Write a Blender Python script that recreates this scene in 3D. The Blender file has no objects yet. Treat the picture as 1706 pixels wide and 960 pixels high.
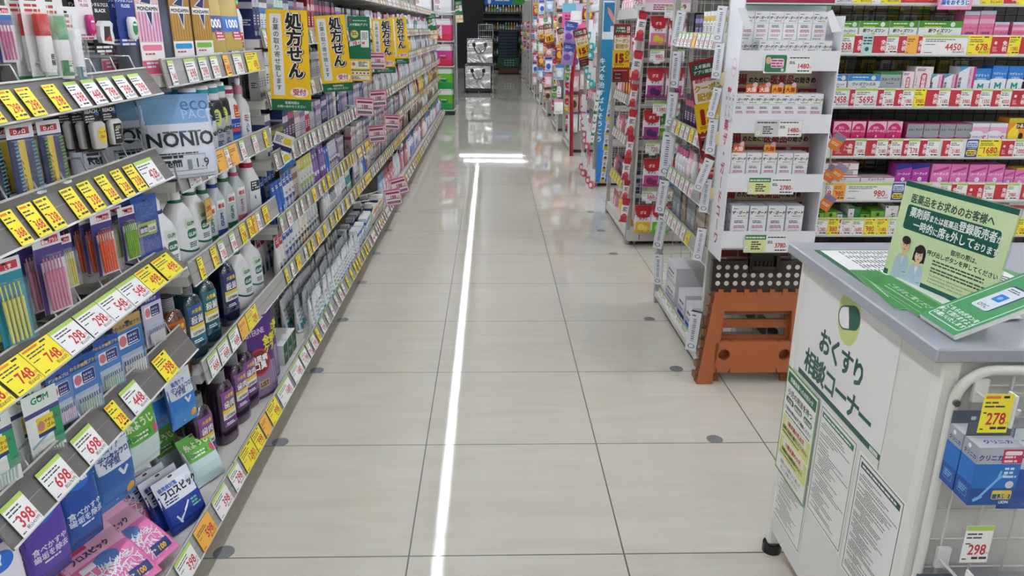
import bpy, math, random
from mathutils import Vector, Matrix
random.seed(7)
SC = bpy.context.scene
COL = SC.collection
PI = math.pi

# ------------------------------------------------------------ camera, world, exposure
FPX, PITCH, YAW, ROLL, CAMH = 1272.07, 0.326890, 0.0284049, 0.00769065, 1.38839
SC.view_settings.view_transform = 'Standard'
SC.view_settings.look = 'None'
SC.view_settings.gamma = 1.0
SC.view_settings.use_curve_mapping = False
SC.view_settings.exposure = 1.35
cp, sp_, cy, sy, cr, sr = math.cos(PITCH), math.sin(PITCH), math.cos(YAW), math.sin(YAW), math.cos(ROLL), math.sin(ROLL)
FW = Vector((sy * cp, cy * cp, -sp_))
_rt = Vector((cy, -sy, 0)); _up = _rt.cross(FW)
RT = cr * _rt + sr * _up; UP = -sr * _rt + cr * _up
CAMO = Vector((0, 0, CAMH))
cam_d = bpy.data.cameras.new('camera')
cam_d.sensor_width = 36.0; cam_d.lens = FPX / 1706 * 36.0
cam_d.clip_start = 0.05; cam_d.clip_end = 120
cam = bpy.data.objects.new('camera', cam_d); COL.objects.link(cam)
_m = Matrix((RT, UP, -FW)).transposed().to_4x4(); _m.translation = CAMO
cam.matrix_world = _m
SC.camera = cam

def U(u, v, axis, val):
    """where the sight line through photo pixel (u, v) meets the plane axis = val (x, y or z), in metres"""
    d = (u - 853) / FPX * RT - (v - 480) / FPX * UP + FW
    i = 'xyz'.index(axis)
    return CAMO + d * ((val - CAMO[i]) / d[i])

W = bpy.data.worlds.new('world'); SC.world = W; W.use_nodes = True
W.node_tree.nodes['Background'].inputs[0].default_value = (0.93, 0.97, 1.0, 1)
W.node_tree.nodes['Background'].inputs[1].default_value = 0.50
LAMP_POWER = 26.0
try:
    SC.cycles.transparent_max_bounces = 24
    SC.cycles.max_bounces = 8
except Exception:
    pass

# ------------------------------------------------------------ materials
def lin(c): return c / 12.92 if c <= 0.04045 else ((c + 0.055) / 1.055) ** 2.4
def rgb(h):
    h = h.lstrip('#')
    return tuple(lin(int(h[i:i + 2], 16) / 255) for i in (0, 2, 4))
_MC = {}
def M(h, kind='p'):
    """h: sRGB hex; kind p print, k plastic, f crinkled film, m metal, g glass-like tint, c clear film, e emission"""
    key = (h, kind)
    if key in _MC: return _MC[key]
    names = dict(p='print', k='plastic', f='film', m='metal', g='tinted', c='clear', e='lamp', h='dim_lamp', s='silver_foil', l='lacquer')
    m = bpy.data.materials.new(names[kind] + '_' + h); m.use_nodes = True
    nt = m.node_tree; N = nt.nodes; L = nt.links
    b = N['Principled BSDF']; c = rgb(h) + (1,)
    b.inputs['Base Color'].default_value = c
    if kind == 'p': b.inputs['Roughness'].default_value = 0.42
    elif kind == 'k': b.inputs['Roughness'].default_value = 0.22
    elif kind == 'l': b.inputs['Roughness'].default_value = 0.35
    elif kind == 'm':
        b.inputs['Metallic'].default_value = 0.85; b.inputs['Roughness'].default_value = 0.32
    elif kind in 'fs':
        b.inputs['Roughness'].default_value = 0.2 if kind == 'f' else 0.24
        if kind == 's': b.inputs['Metallic'].default_value = 0.95
        tc = N.new('ShaderNodeTexCoord'); no = N.new('ShaderNodeTexNoise'); bp = N.new('ShaderNodeBump')
        no.inputs['Scale'].default_value = 38 if kind == 'f' else 5; no.inputs['Detail'].default_value = 4 if kind == 'f' else 1.5
        no.inputs['Distortion'].default_value = 1.2
        bp.inputs['Strength'].default_value = 0.55 if kind == 'f' else 1.0; bp.inputs['Distance'].default_value = 0.006 if kind == 'f' else 0.06
        L.new(tc.outputs['Object'], no.inputs['Vector']); L.new(no.outputs['Fac'], bp.inputs['Height'])
        L.new(bp.outputs['Normal'], b.inputs['Normal'])
    elif kind in 'eh':
        b.inputs['Emission Color'].default_value = c; b.inputs['Emission Strength'].default_value = LAMP_POWER if kind == 'e' else 5.0
    elif kind in 'gc':
        t = N.new('ShaderNodeBsdfTransparent'); g = N.new('ShaderNodeBsdfGlossy'); mx = N.new('ShaderNodeMixShader')
        lw = N.new('ShaderNodeLayerWeight'); mt = N.new('ShaderNodeMath'); mt.operation = 'MULTIPLY_ADD'
        lw.inputs['Blend'].default_value = 0.35
        t.inputs[0].default_value = c; g.inputs[0].default_value = (1, 1, 1, 1); g.inputs['Roughness'].default_value = 0.08
        mt.inputs[1].default_value = 0.45; mt.inputs[2].default_value = 0.05
        L.new(lw.outputs['Facing'], mt.inputs[0]); L.new(mt.outputs[0], mx.inputs[0])
        L.new(t.outputs[0], mx.inputs[1]); L.new(g.outputs[0], mx.inputs[2])
        if kind == 'c':
            tc = N.new('ShaderNodeTexCoord'); no = N.new('ShaderNodeTexNoise'); bp = N.new('ShaderNodeBump')
            no.inputs['Scale'].default_value = 25; no.inputs['Detail'].default_value = 3
            bp.inputs['Strength'].default_value = 0.35; bp.inputs['Distance'].default_value = 0.01
            L.new(tc.outputs['Object'], no.inputs['Vector']); L.new(no.outputs['Fac'], bp.inputs['Height']); L.new(bp.outputs['Normal'], g.inputs['Normal'])
        L.new(mx.outputs[0], N['Material Output'].inputs['Surface'])
        N.remove(b)
    _MC[key] = m
    return m
def MT(c):
    """'abc123' or 'abc123:k' -> material"""
    if not isinstance(c, str): return c
    h, _, k = c.partition(':')
    return M(h, k or 'p')

# ------------------------------------------------------------ glyphs
_GC = {}
_fc = bpy.data.curves.new('glyph_source', 'FONT'); _fc.resolution_u = 2
_fo = bpy.data.objects.new('glyph_source', _fc); COL.objects.link(_fo)
def glyph(ch, bold):
    k = (ch, bold)
    if k in _GC: return _GC[k]
    _fc.offset = bold
    def ev(s):
        _fc.body = s; bpy.context.view_layer.update()
        o = _fo.evaluated_get(bpy.context.evaluated_depsgraph_get()); m = o.to_mesh()
        r = ([(v.co.x, v.co.y) for v in m.vertices], [tuple(p.vertices) for p in m.polygons]); o.to_mesh_clear(); return r
    vs, fs = ev(ch)
    if ord(ch) >= 0x2e80: adv = 1.0
    elif ch == ' ': adv = 0.3
    else:
        v2, _ = ev(ch + ch)
        adv = max(x for x, y in v2) - max(x for x, y in vs)
    _GC[k] = (vs, fs, adv)
    return _GC[k]

class Art:
    """flat printed artwork in metres on a w x h panel (origin bottom left), mapped on to a surface later"""
    def __init__(s, w, h, res=0.03): s.w, s.h, s.res, s.it = w, h, res, []
    def rect(s, x, y, w, h, c, l=1):
        n = max(1, math.ceil(w / s.res)); m = max(1, math.ceil(h / s.res))
        vs = [(x + w * i / n, y + h * j / m) for j in range(m + 1) for i in range(n + 1)]
        fs = [(j * (n + 1) + i, j * (n + 1) + i + 1, (j + 1) * (n + 1) + i + 1, (j + 1) * (n + 1) + i) for j in range(m) for i in range(n)]
        s.it.append((l, c, vs, fs)); return s
    def fill(s, c, l=0): return s.rect(0, 0, s.w, s.h, c, l)
    def rr(s, x, y, w, h, r, c, l=2):
        p = []
        for cx, cy_, a in ((x + w - r, y + r, -90), (x + w - r, y + h - r, 0), (x + r, y + h - r, 90), (x + r, y + r, 180)):
            for i in range(5):
                t = math.radians(a + 22.5 * i); p.append((cx + r * math.cos(t), cy_ + r * math.sin(t)))
        return s.poly(p, c, l)
    def ell(s, x, y, rx, ry, c, l=2, n=20, a0=0, a1=2 * PI):
        p = [(x + rx * math.cos(a0 + (a1 - a0) * i / n), y + ry * math.sin(a0 + (a1 - a0) * i / n)) for i in range(n + (abs(a1 - a0) < 6.2))]
        return s.poly(p, c, l)
    def poly(s, p, c, l=2): s.it.append((l, c, p, [tuple(range(len(p)))])); return s
    def line(s, x0, y0, x1, y1, t, c, l=2):
        d = math.hypot(x1 - x0, y1 - y0) or 1; nx, ny = -(y1 - y0) / d * t / 2, (x1 - x0) / d * t / 2
        return s.poly([(x0 + nx, y0 + ny), (x0 - nx, y0 - ny), (x1 - nx, y1 - ny), (x1 + nx, y1 + ny)], c, l)
    def spin(s, k, cx, cy_, ang):
        c, q = math.cos(ang), math.sin(ang)
        for i in range(len(s.it) - k, len(s.it)):
            l, co, vs, fs = s.it[i]
            s.it[i] = (l, co, [(cx + (x - cx) * c - (y - cy_) * q, cy_ + (x - cx) * q + (y - cy_) * c) for x, y in vs], fs)
        return s
    def frame(s, x, y, w, h, t, c, l=2):
        s.rect(x, y, w, t, c, l); s.rect(x, y + h - t, w, t, c, l); s.rect(x, y + t, t, h - 2 * t, c, l); return s.rect(x + w - t, y + t, t, h - 2 * t, c, l)
    def bars(s, x, y, w, n, lh, c, l=3, seed=1, th=0.55, full=False):
        """n lines of print too small to read"""
        r = random.Random(seed); vs, fs = [], []
        for i in range(n):
            xx, end = x, x + (w if full else w * r.uniform(0.6, 1.0))
            while xx < end - lh * 0.3:
                ww = min(lh * r.uniform(0.8, 2.6), end - xx)
                fs.append(tuple(range(len(vs), len(vs) + 4))); vs += [(xx, y - i * lh), (xx + ww, y - i * lh), (xx + ww, y - i * lh + lh * th), (xx, y - i * lh + lh * th)]
                xx += ww + lh * 0.25
        s.it.append((l, c, vs, fs)); return s
    def text(s, t, x, y, size, c, al='l', b=0.0, l=4, sx=1.0, vert=False, rot=0.0, sp=1.0, shear=0.0):
        gl = [glyph(ch, 0.0) for ch in t]
        if vert:
            pos = [(-0.5 * g[2], -(i + 0.86) * sp) for i, g in enumerate(gl)]
        else:
            pos = []; a = 0
            for g in gl: pos.append((a, 0)); a += g[2] * sp
            o = {'l': 0, 'c': -a / 2, 'r': -a}[al]; pos = [(p[0] + o, 0) for p in pos]
        ca, sa = math.cos(rot), math.sin(rot)
        k = 1 if b < .008 else 4 if (b < .055 or size < .03) else 8
        for q in range(k):
            vs, fs = [], []
            for ch, g, p in zip(t, gl, pos):
                ox, oy = (b * math.cos(2 * PI * (q + .5) / k), b * math.sin(2 * PI * (q + .5) / k)) if k > 1 else (0, 0)
                n = len(vs)
                for vx, vy in g[0]:
                    if vert and ch in 'ー〜': vx, vy = 0.5 + (vy - 0.38), 0.38 - (vx - 0.5)
                    px, py = (vx + p[0] + ox) * size * sx, (vy + p[1] + oy) * size
                    px += shear * py
                    vs.append((x + px * ca - py * sa, y + px * sa + py * ca))
                fs += [tuple(n + i for i in f) for f in g[1]]
            s.it.append((l, c, vs, fs))
        return s
    def text2(s, t, x, y, size, c, oc, ob=0.05, **k):
        """outlined lettering"""
        l = k.pop('l', 4); b = k.pop('b', 0.0)
        s.text(t, x, y, size, oc, b=b + ob, l=l - 1, **k); return s.text(t, x, y, size, c, b=b, l=l, **k)
    def put(s, mb, f, eps=0.00018):
        for k, (l, c, vs, fs) in enumerate(sorted(s.it, key=lambda q: q[0])):
            d = 0.00008 + 0.000013 * k if eps is None else eps * 1.3 * (l + 1) + 0.000009 * k
            if eps is not None and len(fs) == 1 and len(vs) > 4:      # refine round shapes so that they follow a curved surface
                n = len(vs); mx, my = sum(p[0] for p in vs) / n, sum(p[1] for p in vs) / n
                vs = [(mx + (x - mx) * t, my + (y - my) * t) for t in (1, .75, .45) for x, y in vs] + [(mx, my)]
                fs = [(j * n + i, j * n + (i + 1) % n, (j + 1) * n + (i + 1) % n, (j + 1) * n + i) for j in (0, 1) for i in range(n)] + [(2 * n + i, 2 * n + (i + 1) % n, 3 * n) for i in range(n)]
            mb.add([f(u, v, d) for u, v in vs], fs, c)
    def flat(s, mb, o, u=(1, 0, 0), v=(0, 0, 1), n=(0, -1, 0), eps=None):
        o, u, v, n = Vector(o), Vector(u), Vector(v), Vector(n)
        s.put(mb, lambda a, b, d: o + u * a + v * b + n * d, eps)

# ------------------------------------------------------------ mesh builder
class MB:
    def __init__(s): s.v, s.f, s.mi, s.sm, s.m, s.mk = [], [], [], [], [], {}
    def add(s, vs, fs, mat, smooth=False):
        mat = MT(mat)
        if mat.name not in s.mk: s.mk[mat.name] = len(s.m); s.m.append(mat)
        k = s.mk[mat.name]; n = len(s.v)
        s.v += [tuple(p) for p in vs]
        for f in fs: s.f.append(tuple(n + i for i in f)); s.mi.append(k); s.sm.append(smooth)
        return s
    def box(s, x0, x1, y0, y1, z0, z1, mat, top=None, side=None, front=None):
        v = [(x, y, z) for z in (z0, z1) for y in (y0, y1) for x in (x0, x1)]
        F = dict(b=(0, 2, 3, 1), t=(4, 5, 7, 6), f=(0, 1, 5, 4), k=(2, 6, 7, 3), l=(0, 4, 6, 2), r=(1, 3, 7, 5))
        s.add(v, [F['b'], F['k']], mat); s.add(v, [F['t']], top or mat); s.add(v, [F['l'], F['r']], side or mat); s.add(v, [F['f']], front or mat); return s
    def cbox(s, x0, x1, y0, y1, z0, z1, c, mat):
        """box with chamfered edges"""
        vs, idx = [], {}
        for i, x in enumerate((x0, x1)):
            for j, y in enumerate((y0, y1)):
                for k, z in enumerate((z0, z1)):
                    dx, dy, dz = (c if i == 0 else -c), (c if j == 0 else -c), (c if k == 0 else -c)
                    for a, p in enumerate(((x, y + dy, z + dz), (x + dx, y, z + dz), (x + dx, y + dy, z))):
                        idx[i, j, k, a] = len(vs); vs.append(p)
        g = lambda i, j, k, a: idx[i, j, k, a]
        fs = []
        for i in (0, 1): q = [g(i, 0, 0, 0), g(i, 1, 0, 0), g(i, 1, 1, 0), g(i, 0, 1, 0)]; fs.append(q[::-1] if i == 0 else q)
        for j in (0, 1): q = [g(0, j, 0, 1), g(1, j, 0, 1), g(1, j, 1, 1), g(0, j, 1, 1)]; fs.append(q if j == 0 else q[::-1])
        for k in (0, 1): q = [g(0, 0, k, 2), g(1, 0, k, 2), g(1, 1, k, 2), g(0, 1, k, 2)]; fs.append(q[::-1] if k == 0 else q)
        for a in (0, 1):
            for b_ in (0, 1):
                fs.append([g(a, b_, 0, 0), g(a, b_, 0, 1), g(a, b_, 1, 1), g(a, b_, 1, 0)])
                fs.append([g(a, 0, b_, 0), g(a, 0, b_, 2), g(a, 1, b_, 2), g(a, 1, b_, 0)])
                fs.append([g(0, a, b_, 1), g(0, a, b_, 2), g(1, a, b_, 2), g(1, a, b_, 1)])
                for c_ in (0, 1): fs.append([g(a, b_, c_, 0), g(a, b_, c_, 1), g(a, b_, c_, 2)])
        s.add(vs, fs, mat); return s
    def loft(s, secs, mat, n=24, caps=True, smooth=True):
        """secs: (z, hx, hy, exponent[, cx, cy]) superellipse sections stacked up z"""
        vs = []
        for q in secs:
            z, hx, hy, e = q[:4]; cx, cy_ = (q[4], q[5]) if len(q) > 4 else (0, 0)
            for i in range(n):
                t = 2 * PI * i / n; c, si = math.cos(t), math.sin(t)
                vs.append((cx + hx * math.copysign(abs(c) ** (2 / e), c), cy_ + hy * math.copysign(abs(si) ** (2 / e), si), z))
        fs = [(j * n + i, j * n + (i + 1) % n, (j + 1) * n + (i + 1) % n, (j + 1) * n + i) for j in range(len(secs) - 1) for i in range(n)]
        s.add(vs, fs, mat, smooth)
        if caps: s.add(vs[:n], [tuple(range(n))[::-1]], mat); s.add(vs[-n:], [tuple(range(n))], mat)
        return s
    def cyl(s, p0, p1, r0, mat, n=12, r1=None, caps=True, smooth=True):
        p0, p1 = Vector(p0), Vector(p1); r1 = r0 if r1 is None else r1
        d = (p1 - p0).normalized(); a = d.orthogonal().normalized(); b = d.cross(a)
        vs = [p + (a * math.cos(2 * PI * i / n) + b * math.sin(2 * PI * i / n)) * r for p, r in ((p0, r0), (p1, r1)) for i in range(n)]
        s.add(vs, [(i, (i + 1) % n, n + (i + 1) % n, n + i) for i in range(n)], mat, smooth)
        if caps: s.add(vs[:n], [tuple(range(n))[::-1]], mat); s.add(vs[n:], [tuple(range(n))], mat)
        return s
    def tube(s, pts, r, mat, n=8):
        P = [Vector(p) for p in pts]; rings = []; a = None
        for i, p in enumerate(P):
            d = (P[min(i + 1, len(P) - 1)] - P[max(i - 1, 0)]).normalized()
            a = d.orthogonal().normalized() if a is None else (a - d * a.dot(d)).normalized()
            b = d.cross(a)
            rings += [p + (a * math.cos(2 * PI * k / n) + b * math.sin(2 * PI * k / n)) * r for k in range(n)]
        fs = [(j * n + i, j * n + (i + 1) % n, (j + 1) * n + (i + 1) % n, (j + 1) * n + i) for j in range(len(P) - 1) for i in range(n)]
        s.add(rings, fs, mat, True)
        s.add(rings[:n], [tuple(range(n))[::-1]], mat); s.add(rings[-n:], [tuple(range(n))], mat); return s
    def prism(s, pts, o, u, v, w, depth, mat, side=None):
        """polygon pts in the (u, v) plane at o, pushed depth along w"""
        o, u, v, w = Vector(o), Vector(u), Vector(v), Vector(w); n = len(pts)
        vs = [o + u * a + v * b for a, b in pts] + [o + u * a + v * b + w * depth for a, b in pts]
        s.add(vs, [tuple(range(n))[::-1], tuple(range(n, 2 * n))], mat)
        s.add(vs, [(i, (i + 1) % n, n + (i + 1) % n, n + i) for i in range(n)], side or mat); return s
    def mesh(s, name):
        me = bpy.data.meshes.new(name); me.from_pydata(s.v, [], s.f)
        for m in s.m: me.materials.append(m)
        me.polygons.foreach_set('material_index', s.mi); me.polygons.foreach_set('use_smooth', s.sm)
        me.update(); return me

def fmap(secs, cx=0.0, back=False):
    """maps artwork (u centred on cx, v = height) on to the front of a lofted body"""
    def f(u, v, d):
        u -= cx
        for a, b in zip(secs, secs[1:]):
            if v <= b[0] or b is secs[-1]:
                t = (v - a[0]) / max(1e-6, b[0] - a[0]); t = min(1, max(0, t)); break
        hx, hy, e = (a[i] + (b[i] - a[i]) * t for i in (1, 2, 3))
        oy = (a[5] + (b[5] - a[5]) * t) if len(a) > 5 else 0
        q = min(0.999, abs(u) / max(hx, 1e-5))
        y = hy * (1 - q ** e) ** (1 / e)
        return Vector((u, oy + y + d, v)) if back else Vector((u, oy - y - d, v))
    return f

# ------------------------------------------------------------ scene objects
_LAB = {}
def mark(o, label=None, cat=None, group=None, kind=None):
    if label:
        _LAB.setdefault(label, []).append(o.name); o['label'] = label
    if cat: o['category'] = cat
    if group: o['group'] = group
    if kind: o['kind'] = kind
    return o
def obj(name, mb, parent=None, loc=(0, 0, 0), rot=(0, 0, 0), label=None):
    o = bpy.data.objects.new(name, mb.mesh(name) if isinstance(mb, MB) else mb); COL.objects.link(o)
    if parent: o.parent = parent
    o.location = loc; o.rotation_euler = rot
    if label: o['label'] = label
    return o
def struct(name, mb, loc=(0, 0, 0), label=None):
    return mark(obj(name, mb, None, loc), label, None, None, 'structure')
class Kit:
    """a kind of thing: its own mesh and/or named parts [(name, MB, label or None, [sub-parts])]; put() makes an instance of its own objects"""
    def __init__(s, name, cat, mb=None, parts=()):
        s.name, s.cat = name, cat
        s.me = mb.mesh(name) if mb else None
        s.parts = [s._p(p) for p in parts]
    def _p(s, p):
        n, mb, lab, sub = (list(p) + [None, ()])[:4] if len(p) < 4 else p
        return (n, mb.mesh(n), lab, [s._p(q) for q in (sub or ())])
    def put(s, loc, label, rz=0.0, group=None, rx=0.0, ry=0.0, sc=None):
        r = bpy.data.objects.new(s.name, s.me); COL.objects.link(r)
        r.location = loc; r.rotation_euler = (rx, ry, rz)
        if sc: r.scale = (sc, sc, sc) if isinstance(sc, (int, float)) else sc
        mark(r, label, s.cat, group)
        def kids(ps, par):
            for n, me, lab, sub in ps:
                c = bpy.data.objects.new(n, me); COL.objects.link(c); c.parent = par
                if lab: c['label'] = lab
                kids(sub, c)
        kids(s.parts, r)
        return r
ORD = 'first second third fourth fifth sixth seventh eighth ninth tenth eleventh twelfth thirteenth fourteenth fifteenth sixteenth seventeenth eighteenth nineteenth twentieth'.split()
def nth(i):
    if i < 20: return ORD[i]
    t, u = divmod(i + 1, 10)
    tens = {2: 'twent', 3: 'thirt', 4: 'fort'}[t]
    return tens + 'ieth' if u == 0 else tens + 'y-' + ORD[u - 1]
LFT, RGT, FRT = PI / 2, -PI / 2, 0.0     # turned to face the aisle from the left, from the right, or the camera
# ------------------------------------------------------------ room: floor, ceiling, lamps, far wall
def floor_mat():
    m = bpy.data.materials.new('polished_floor_tile'); m.use_nodes = True
    nt = m.node_tree; N, L = nt.nodes, nt.links; b = N['Principled BSDF']
    tc = N.new('ShaderNodeTexCoord'); sx = N.new('ShaderNodeSeparateXYZ'); L.new(tc.outputs['Object'], sx.inputs[0])
    def mth(op, a, b_=None, c=None):
        n = N.new('ShaderNodeMath'); n.operation = op
        for i, q in enumerate((a, b_, c)):
            if q is None: continue
            if isinstance(q, (int, float)): n.inputs[i].default_value = q
            else: L.new(q, n.inputs[i])
        return n.outputs[0]
    def near(sock, off):
        f = mth('FRACT', mth('MULTIPLY_ADD', sock, 1 / 0.6, -off / 0.6))
        return mth('LESS_THAN', mth('MINIMUM', f, mth('SUBTRACT', 1.0, f)), 0.0037)
    g = mth('MAXIMUM', near(sx.outputs[0], -0.2304), near(sx.outputs[1], 1.7752))
    mp = N.new('ShaderNodeMapping'); mp.inputs['Scale'].default_value = (1.2, 6, 1); L.new(tc.outputs['Object'], mp.inputs[0])
    no = N.new('ShaderNodeTexNoise'); no.inputs['Scale'].default_value = 1.6; no.inputs['Detail'].default_value = 7; no.inputs['Distortion'].default_value = 1.5
    L.new(mp.outputs[0], no.inputs['Vector'])
    cr_ = N.new('ShaderNodeValToRGB'); cr_.color_ramp.elements[0].position = 0.3; cr_.color_ramp.elements[1].position = 0.75
    cr_.color_ramp.elements[0].color = rgb('cfcabb') + (1,); cr_.color_ramp.elements[1].color = rgb('d8d4c6') + (1,)
    L.new(no.outputs['Fac'], cr_.inputs[0])
    mx = N.new('ShaderNodeMix'); mx.data_type = 'RGBA'; mx.inputs[7].default_value = rgb('55524c') + (1,)
    L.new(g, mx.inputs[0]); L.new(cr_.outputs[0], mx.inputs[6]); L.new(mx.outputs[2], b.inputs['Base Color'])
    L.new(mth('MULTIPLY_ADD', g, 0.4, 0.032), b.inputs['Roughness'])
    b.inputs['IOR'].default_value = 1.75
    n2 = N.new('ShaderNodeTexNoise'); n2.inputs['Scale'].default_value = 5; L.new(tc.outputs['Object'], n2.inputs['Vector'])
    bp = N.new('ShaderNodeBump'); bp.inputs['Strength'].default_value = 0.005; bp.inputs['Distance'].default_value = 0.02
    L.new(n2.outputs['Fac'], bp.inputs['Height']); L.new(bp.outputs['Normal'], b.inputs['Normal'])
    return m
FLOOR = floor_mat()
struct('floor', MB().add([(-6, -3, 0), (8, -3, 0), (8, 31, 0), (-6, 31, 0)], [(0, 1, 2, 3)], FLOOR))
CEIL = 2.9
struct('ceiling', MB().box(-6, 8, -3, 27.2, CEIL, CEIL + 0.1, 'e4e4e2'))
struct('wall_back', MB().box(-6, 8, 29.6, 29.8, 0, 3.2, '1c1d1f').box(-6, 8, 27.2, 27.3, 2.35, CEIL + 0.1, '46484a'))
struct('wall_right', MB().box(7.5, 7.6, -3, 31, 0, 2.95, 'd9d7d1'))
struct('wall_front', MB().box(-6, 8, -3.1, -3, 0, 2.95, 'd9d7d1'))
struct('wall_far_left', MB().box(-6.1, -6, -3, 31, 0, 2.95, 'd9d7d1'))
# ceiling strip lamps: housing and glowing tube cover
lmb = MB().cbox(-0.06, 0.06, -1.17, 1.17, 0.03, 0.10, 0.006, 'e8e8e6')
def lamp_kit(L_, k='e'):
    return Kit('ceiling_light', 'ceiling light', None, [
        ('housing', MB().cbox(-0.06, 0.06, -L_ / 2, L_ / 2, 0.03, 0.10, 0.006, 'e8e8e6')),
        ('diffuser', MB().cbox(-0.010, 0.010, -L_ / 2 + 0.012, L_ / 2 - 0.012, 0.0, 0.03, 0.006, 'eff4ff:' + k), 'glowing white tube cover')])
LK = lamp_kit(2.36)
for r, x in enumerate((-3.0, -0.45, 3.0, 4.8)):  # rows off the aisle are unseen, added as fill light with reflections hidden
    for k in range(11 if r == 1 else 7):
        LK.put((x, -0.35 + 2.4 * k, CEIL - 0.10),
               'white ceiling strip light, ' + nth(k) + (' in the row over the aisle' if r == 1 else ' in the row over the ' + ('left shelving' if r == 0 else 'near ends of the right racks' if r == 2 else 'far ends of the right racks')),
               group='strip lights on the ceiling')
LK2 = lamp_kit(2.36, 'h')
LK2.put((0.25, 25.7, CEIL - 0.10), 'white ceiling strip light lying across the aisle end, nearer one', rz=PI / 2 - .04, sc=(.5, 1, 1), group='strip lights on the ceiling')
LK2.put((0.05, 26.9, CEIL - 0.10), 'white ceiling strip light lying across the aisle end, farther one', rz=PI / 2, sc=(.5, 1, 1), group='strip lights on the ceiling')
# round grey stickers along the aisle
DK = Kit('floor_sticker', 'floor sticker', MB().cyl((0, 0, 0), (0, 0, 0.0006), 0.029, '7b7d81', n=28))
for k in range(10):
    DK.put((-0.747, 1.80 + 0.6 * k, 0.0004), 'round grey sticker on the floor by the left shelves, %s from the front' % nth(k), group='round floor stickers')
for k, y in enumerate((2.4, 3.0, 3.6, 4.79, 5.4, 6.0)):
    DK.put((0.80, y, 0.0004), 'round grey sticker on the floor by the right racks, %s from the front' % nth(k), group='round floor stickers')

# ------------------------------------------------------------ price tags
_TK = {}
def tag_kit(style, price, w, h, fine=True):
    k = (style, price, round(w, 3), round(h, 3))
    if k in _TK: return _TK[k]
    a = Art(w, h, 1.0)
    base = {'y': 'f6e63c', 'w': 'f3f3f1', 'o': 'f5b54a', 'r': 'c4303c', 'p': 'f0a9c4', 'b': '34508f', 't': 'bfe3de', 'g': '3f8a4d'}[style]
    a.fill(base)
    rd = 'cc2a34'; bk = '2b2b2e'
    if style == 'w': a.rect(0, h * 0.87, w, h * 0.13, 'b4d363', 1)
    if style == 'y':
        a.rect(w * 0.05, h * 0.88, w * 0.5, h * 0.07, 'e0812c' if len(set(price)) % 2 else '8a7a2a', 1).rect(w * 0.65, h * 0.89, w * 0.2, h * 0.06, bk, 1)
    if style in 'wyo':
        sd = len(price) + int(price or 0)
        a.bars(w * 0.07, h * 0.76, w * 0.72, 2, h * 0.10, '46464a', seed=sd, th=0.42).bars(w * 0.07, h * 0.5, w * 0.25, 1, h * 0.06, bk, seed=sd)
        if price:
            s = min(h * 0.50, w * 0.80 / (0.60 * len(price) * 0.72)); fx = min(0.9, w * 0.80 / (0.60 * len(price) * s))
            a.text(price, w * 0.87, h * 0.22, s, rd, 'r', b=0.022, sx=fx)
            a.text('円', w * 0.875, h * 0.22, min(s * 0.32, w * .12), rd)
            p = int(price); t = str(int(p * (1.08 if p < 2 else 1.1)))
            if fine and w > 0.05: a.text('税込' + t + '円', w * 0.95, h * 0.08, h * 0.13, bk, 'r', b=0.01)
            else: a.bars(w * 0.4, h * 0.09, w * 0.55, 1, h * 0.12, bk, seed=3, full=True)
        a.bars(w * 0.06, h * 0.08, w * 0.2, 1, h * 0.06, bk, seed=sd)
    elif style == 'r':
        a.rect(0, h * 0.94, w, h * 0.06, 'f0f0ee', 1).rect(0, 0, w, h * 0.05, 'f0f0ee', 1)
        if w > 0.05: a.ell(w * 0.25, h * 0.62, w * 0.09, w * 0.09, 'f4dada').bars(w * 0.12, h * 0.36, w * 0.3, 3, h * 0.09, 'eeb9bd', seed=4)
        if w > 0.07: a.text('Tax', w * 0.5, h * 0.52, h * 0.2, 'ffffff').text('Free', w * 0.5, h * 0.32, h * 0.2, 'ffffff')
        a.text('免', w * 0.80, h * 0.5, h * 0.28, 'ffffff', 'c', b=0.02).text('税', w * 0.80, h * 0.2, h * 0.28, 'ffffff', 'c', b=0.02)
    elif style == 'b':
        a.rr(w * .06, h * .5, w * .88, h * .42, h * .1, 'dfe6f2').bars(w * .12, h * .75, w * .76, 3, h * .11, '34508f', seed=8, full=True).rr(w * .06, h * .08, w * .88, h * .34, h * .15, 'f0d648').bars(w * .15, h * .26, w * .7, 2, h * .12, bk, seed=9, full=True)
    elif style in 'tpg':
        c2 = {'t': '2c5a6b', 'p': '9b2f62', 'g': 'eef4e4'}[style]
        a.bars(w * .1, h * .8, w * .8, 3, h * .15, c2, seed=8, full=True).ell(w * .5, h * .25, w * .2, w * .2, c2)
    mb = MB().box(-w / 2, w / 2, 0, 0.0008, 0, h, base)
    a.flat(mb, (-w / 2, 0, 0))
    _TK[k] = Kit('price_tag', 'price tag', mb)
    return _TK[k]
STY = dict(y='yellow', w='white', o='orange', r='red', p='pink', b='blue', t='pale green', g='green')
def tag_on(style, price, loc, rz, lean, w, h, where, group):
    what = {'r': 'red tax-free card', 'b': 'blue and yellow offer card', 't': 'pale green offer card', 'p': 'pink offer card', 'g': 'green offer card'}.get(style)
    lab = what or ((STY[style] + ' price tag reading ' + price) if price else STY[style] + ' price tag')
    tag_kit(style, price, w, h).put(loc, lab + ' ' + where, rz=rz, rx=-lean, group=group)
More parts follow.
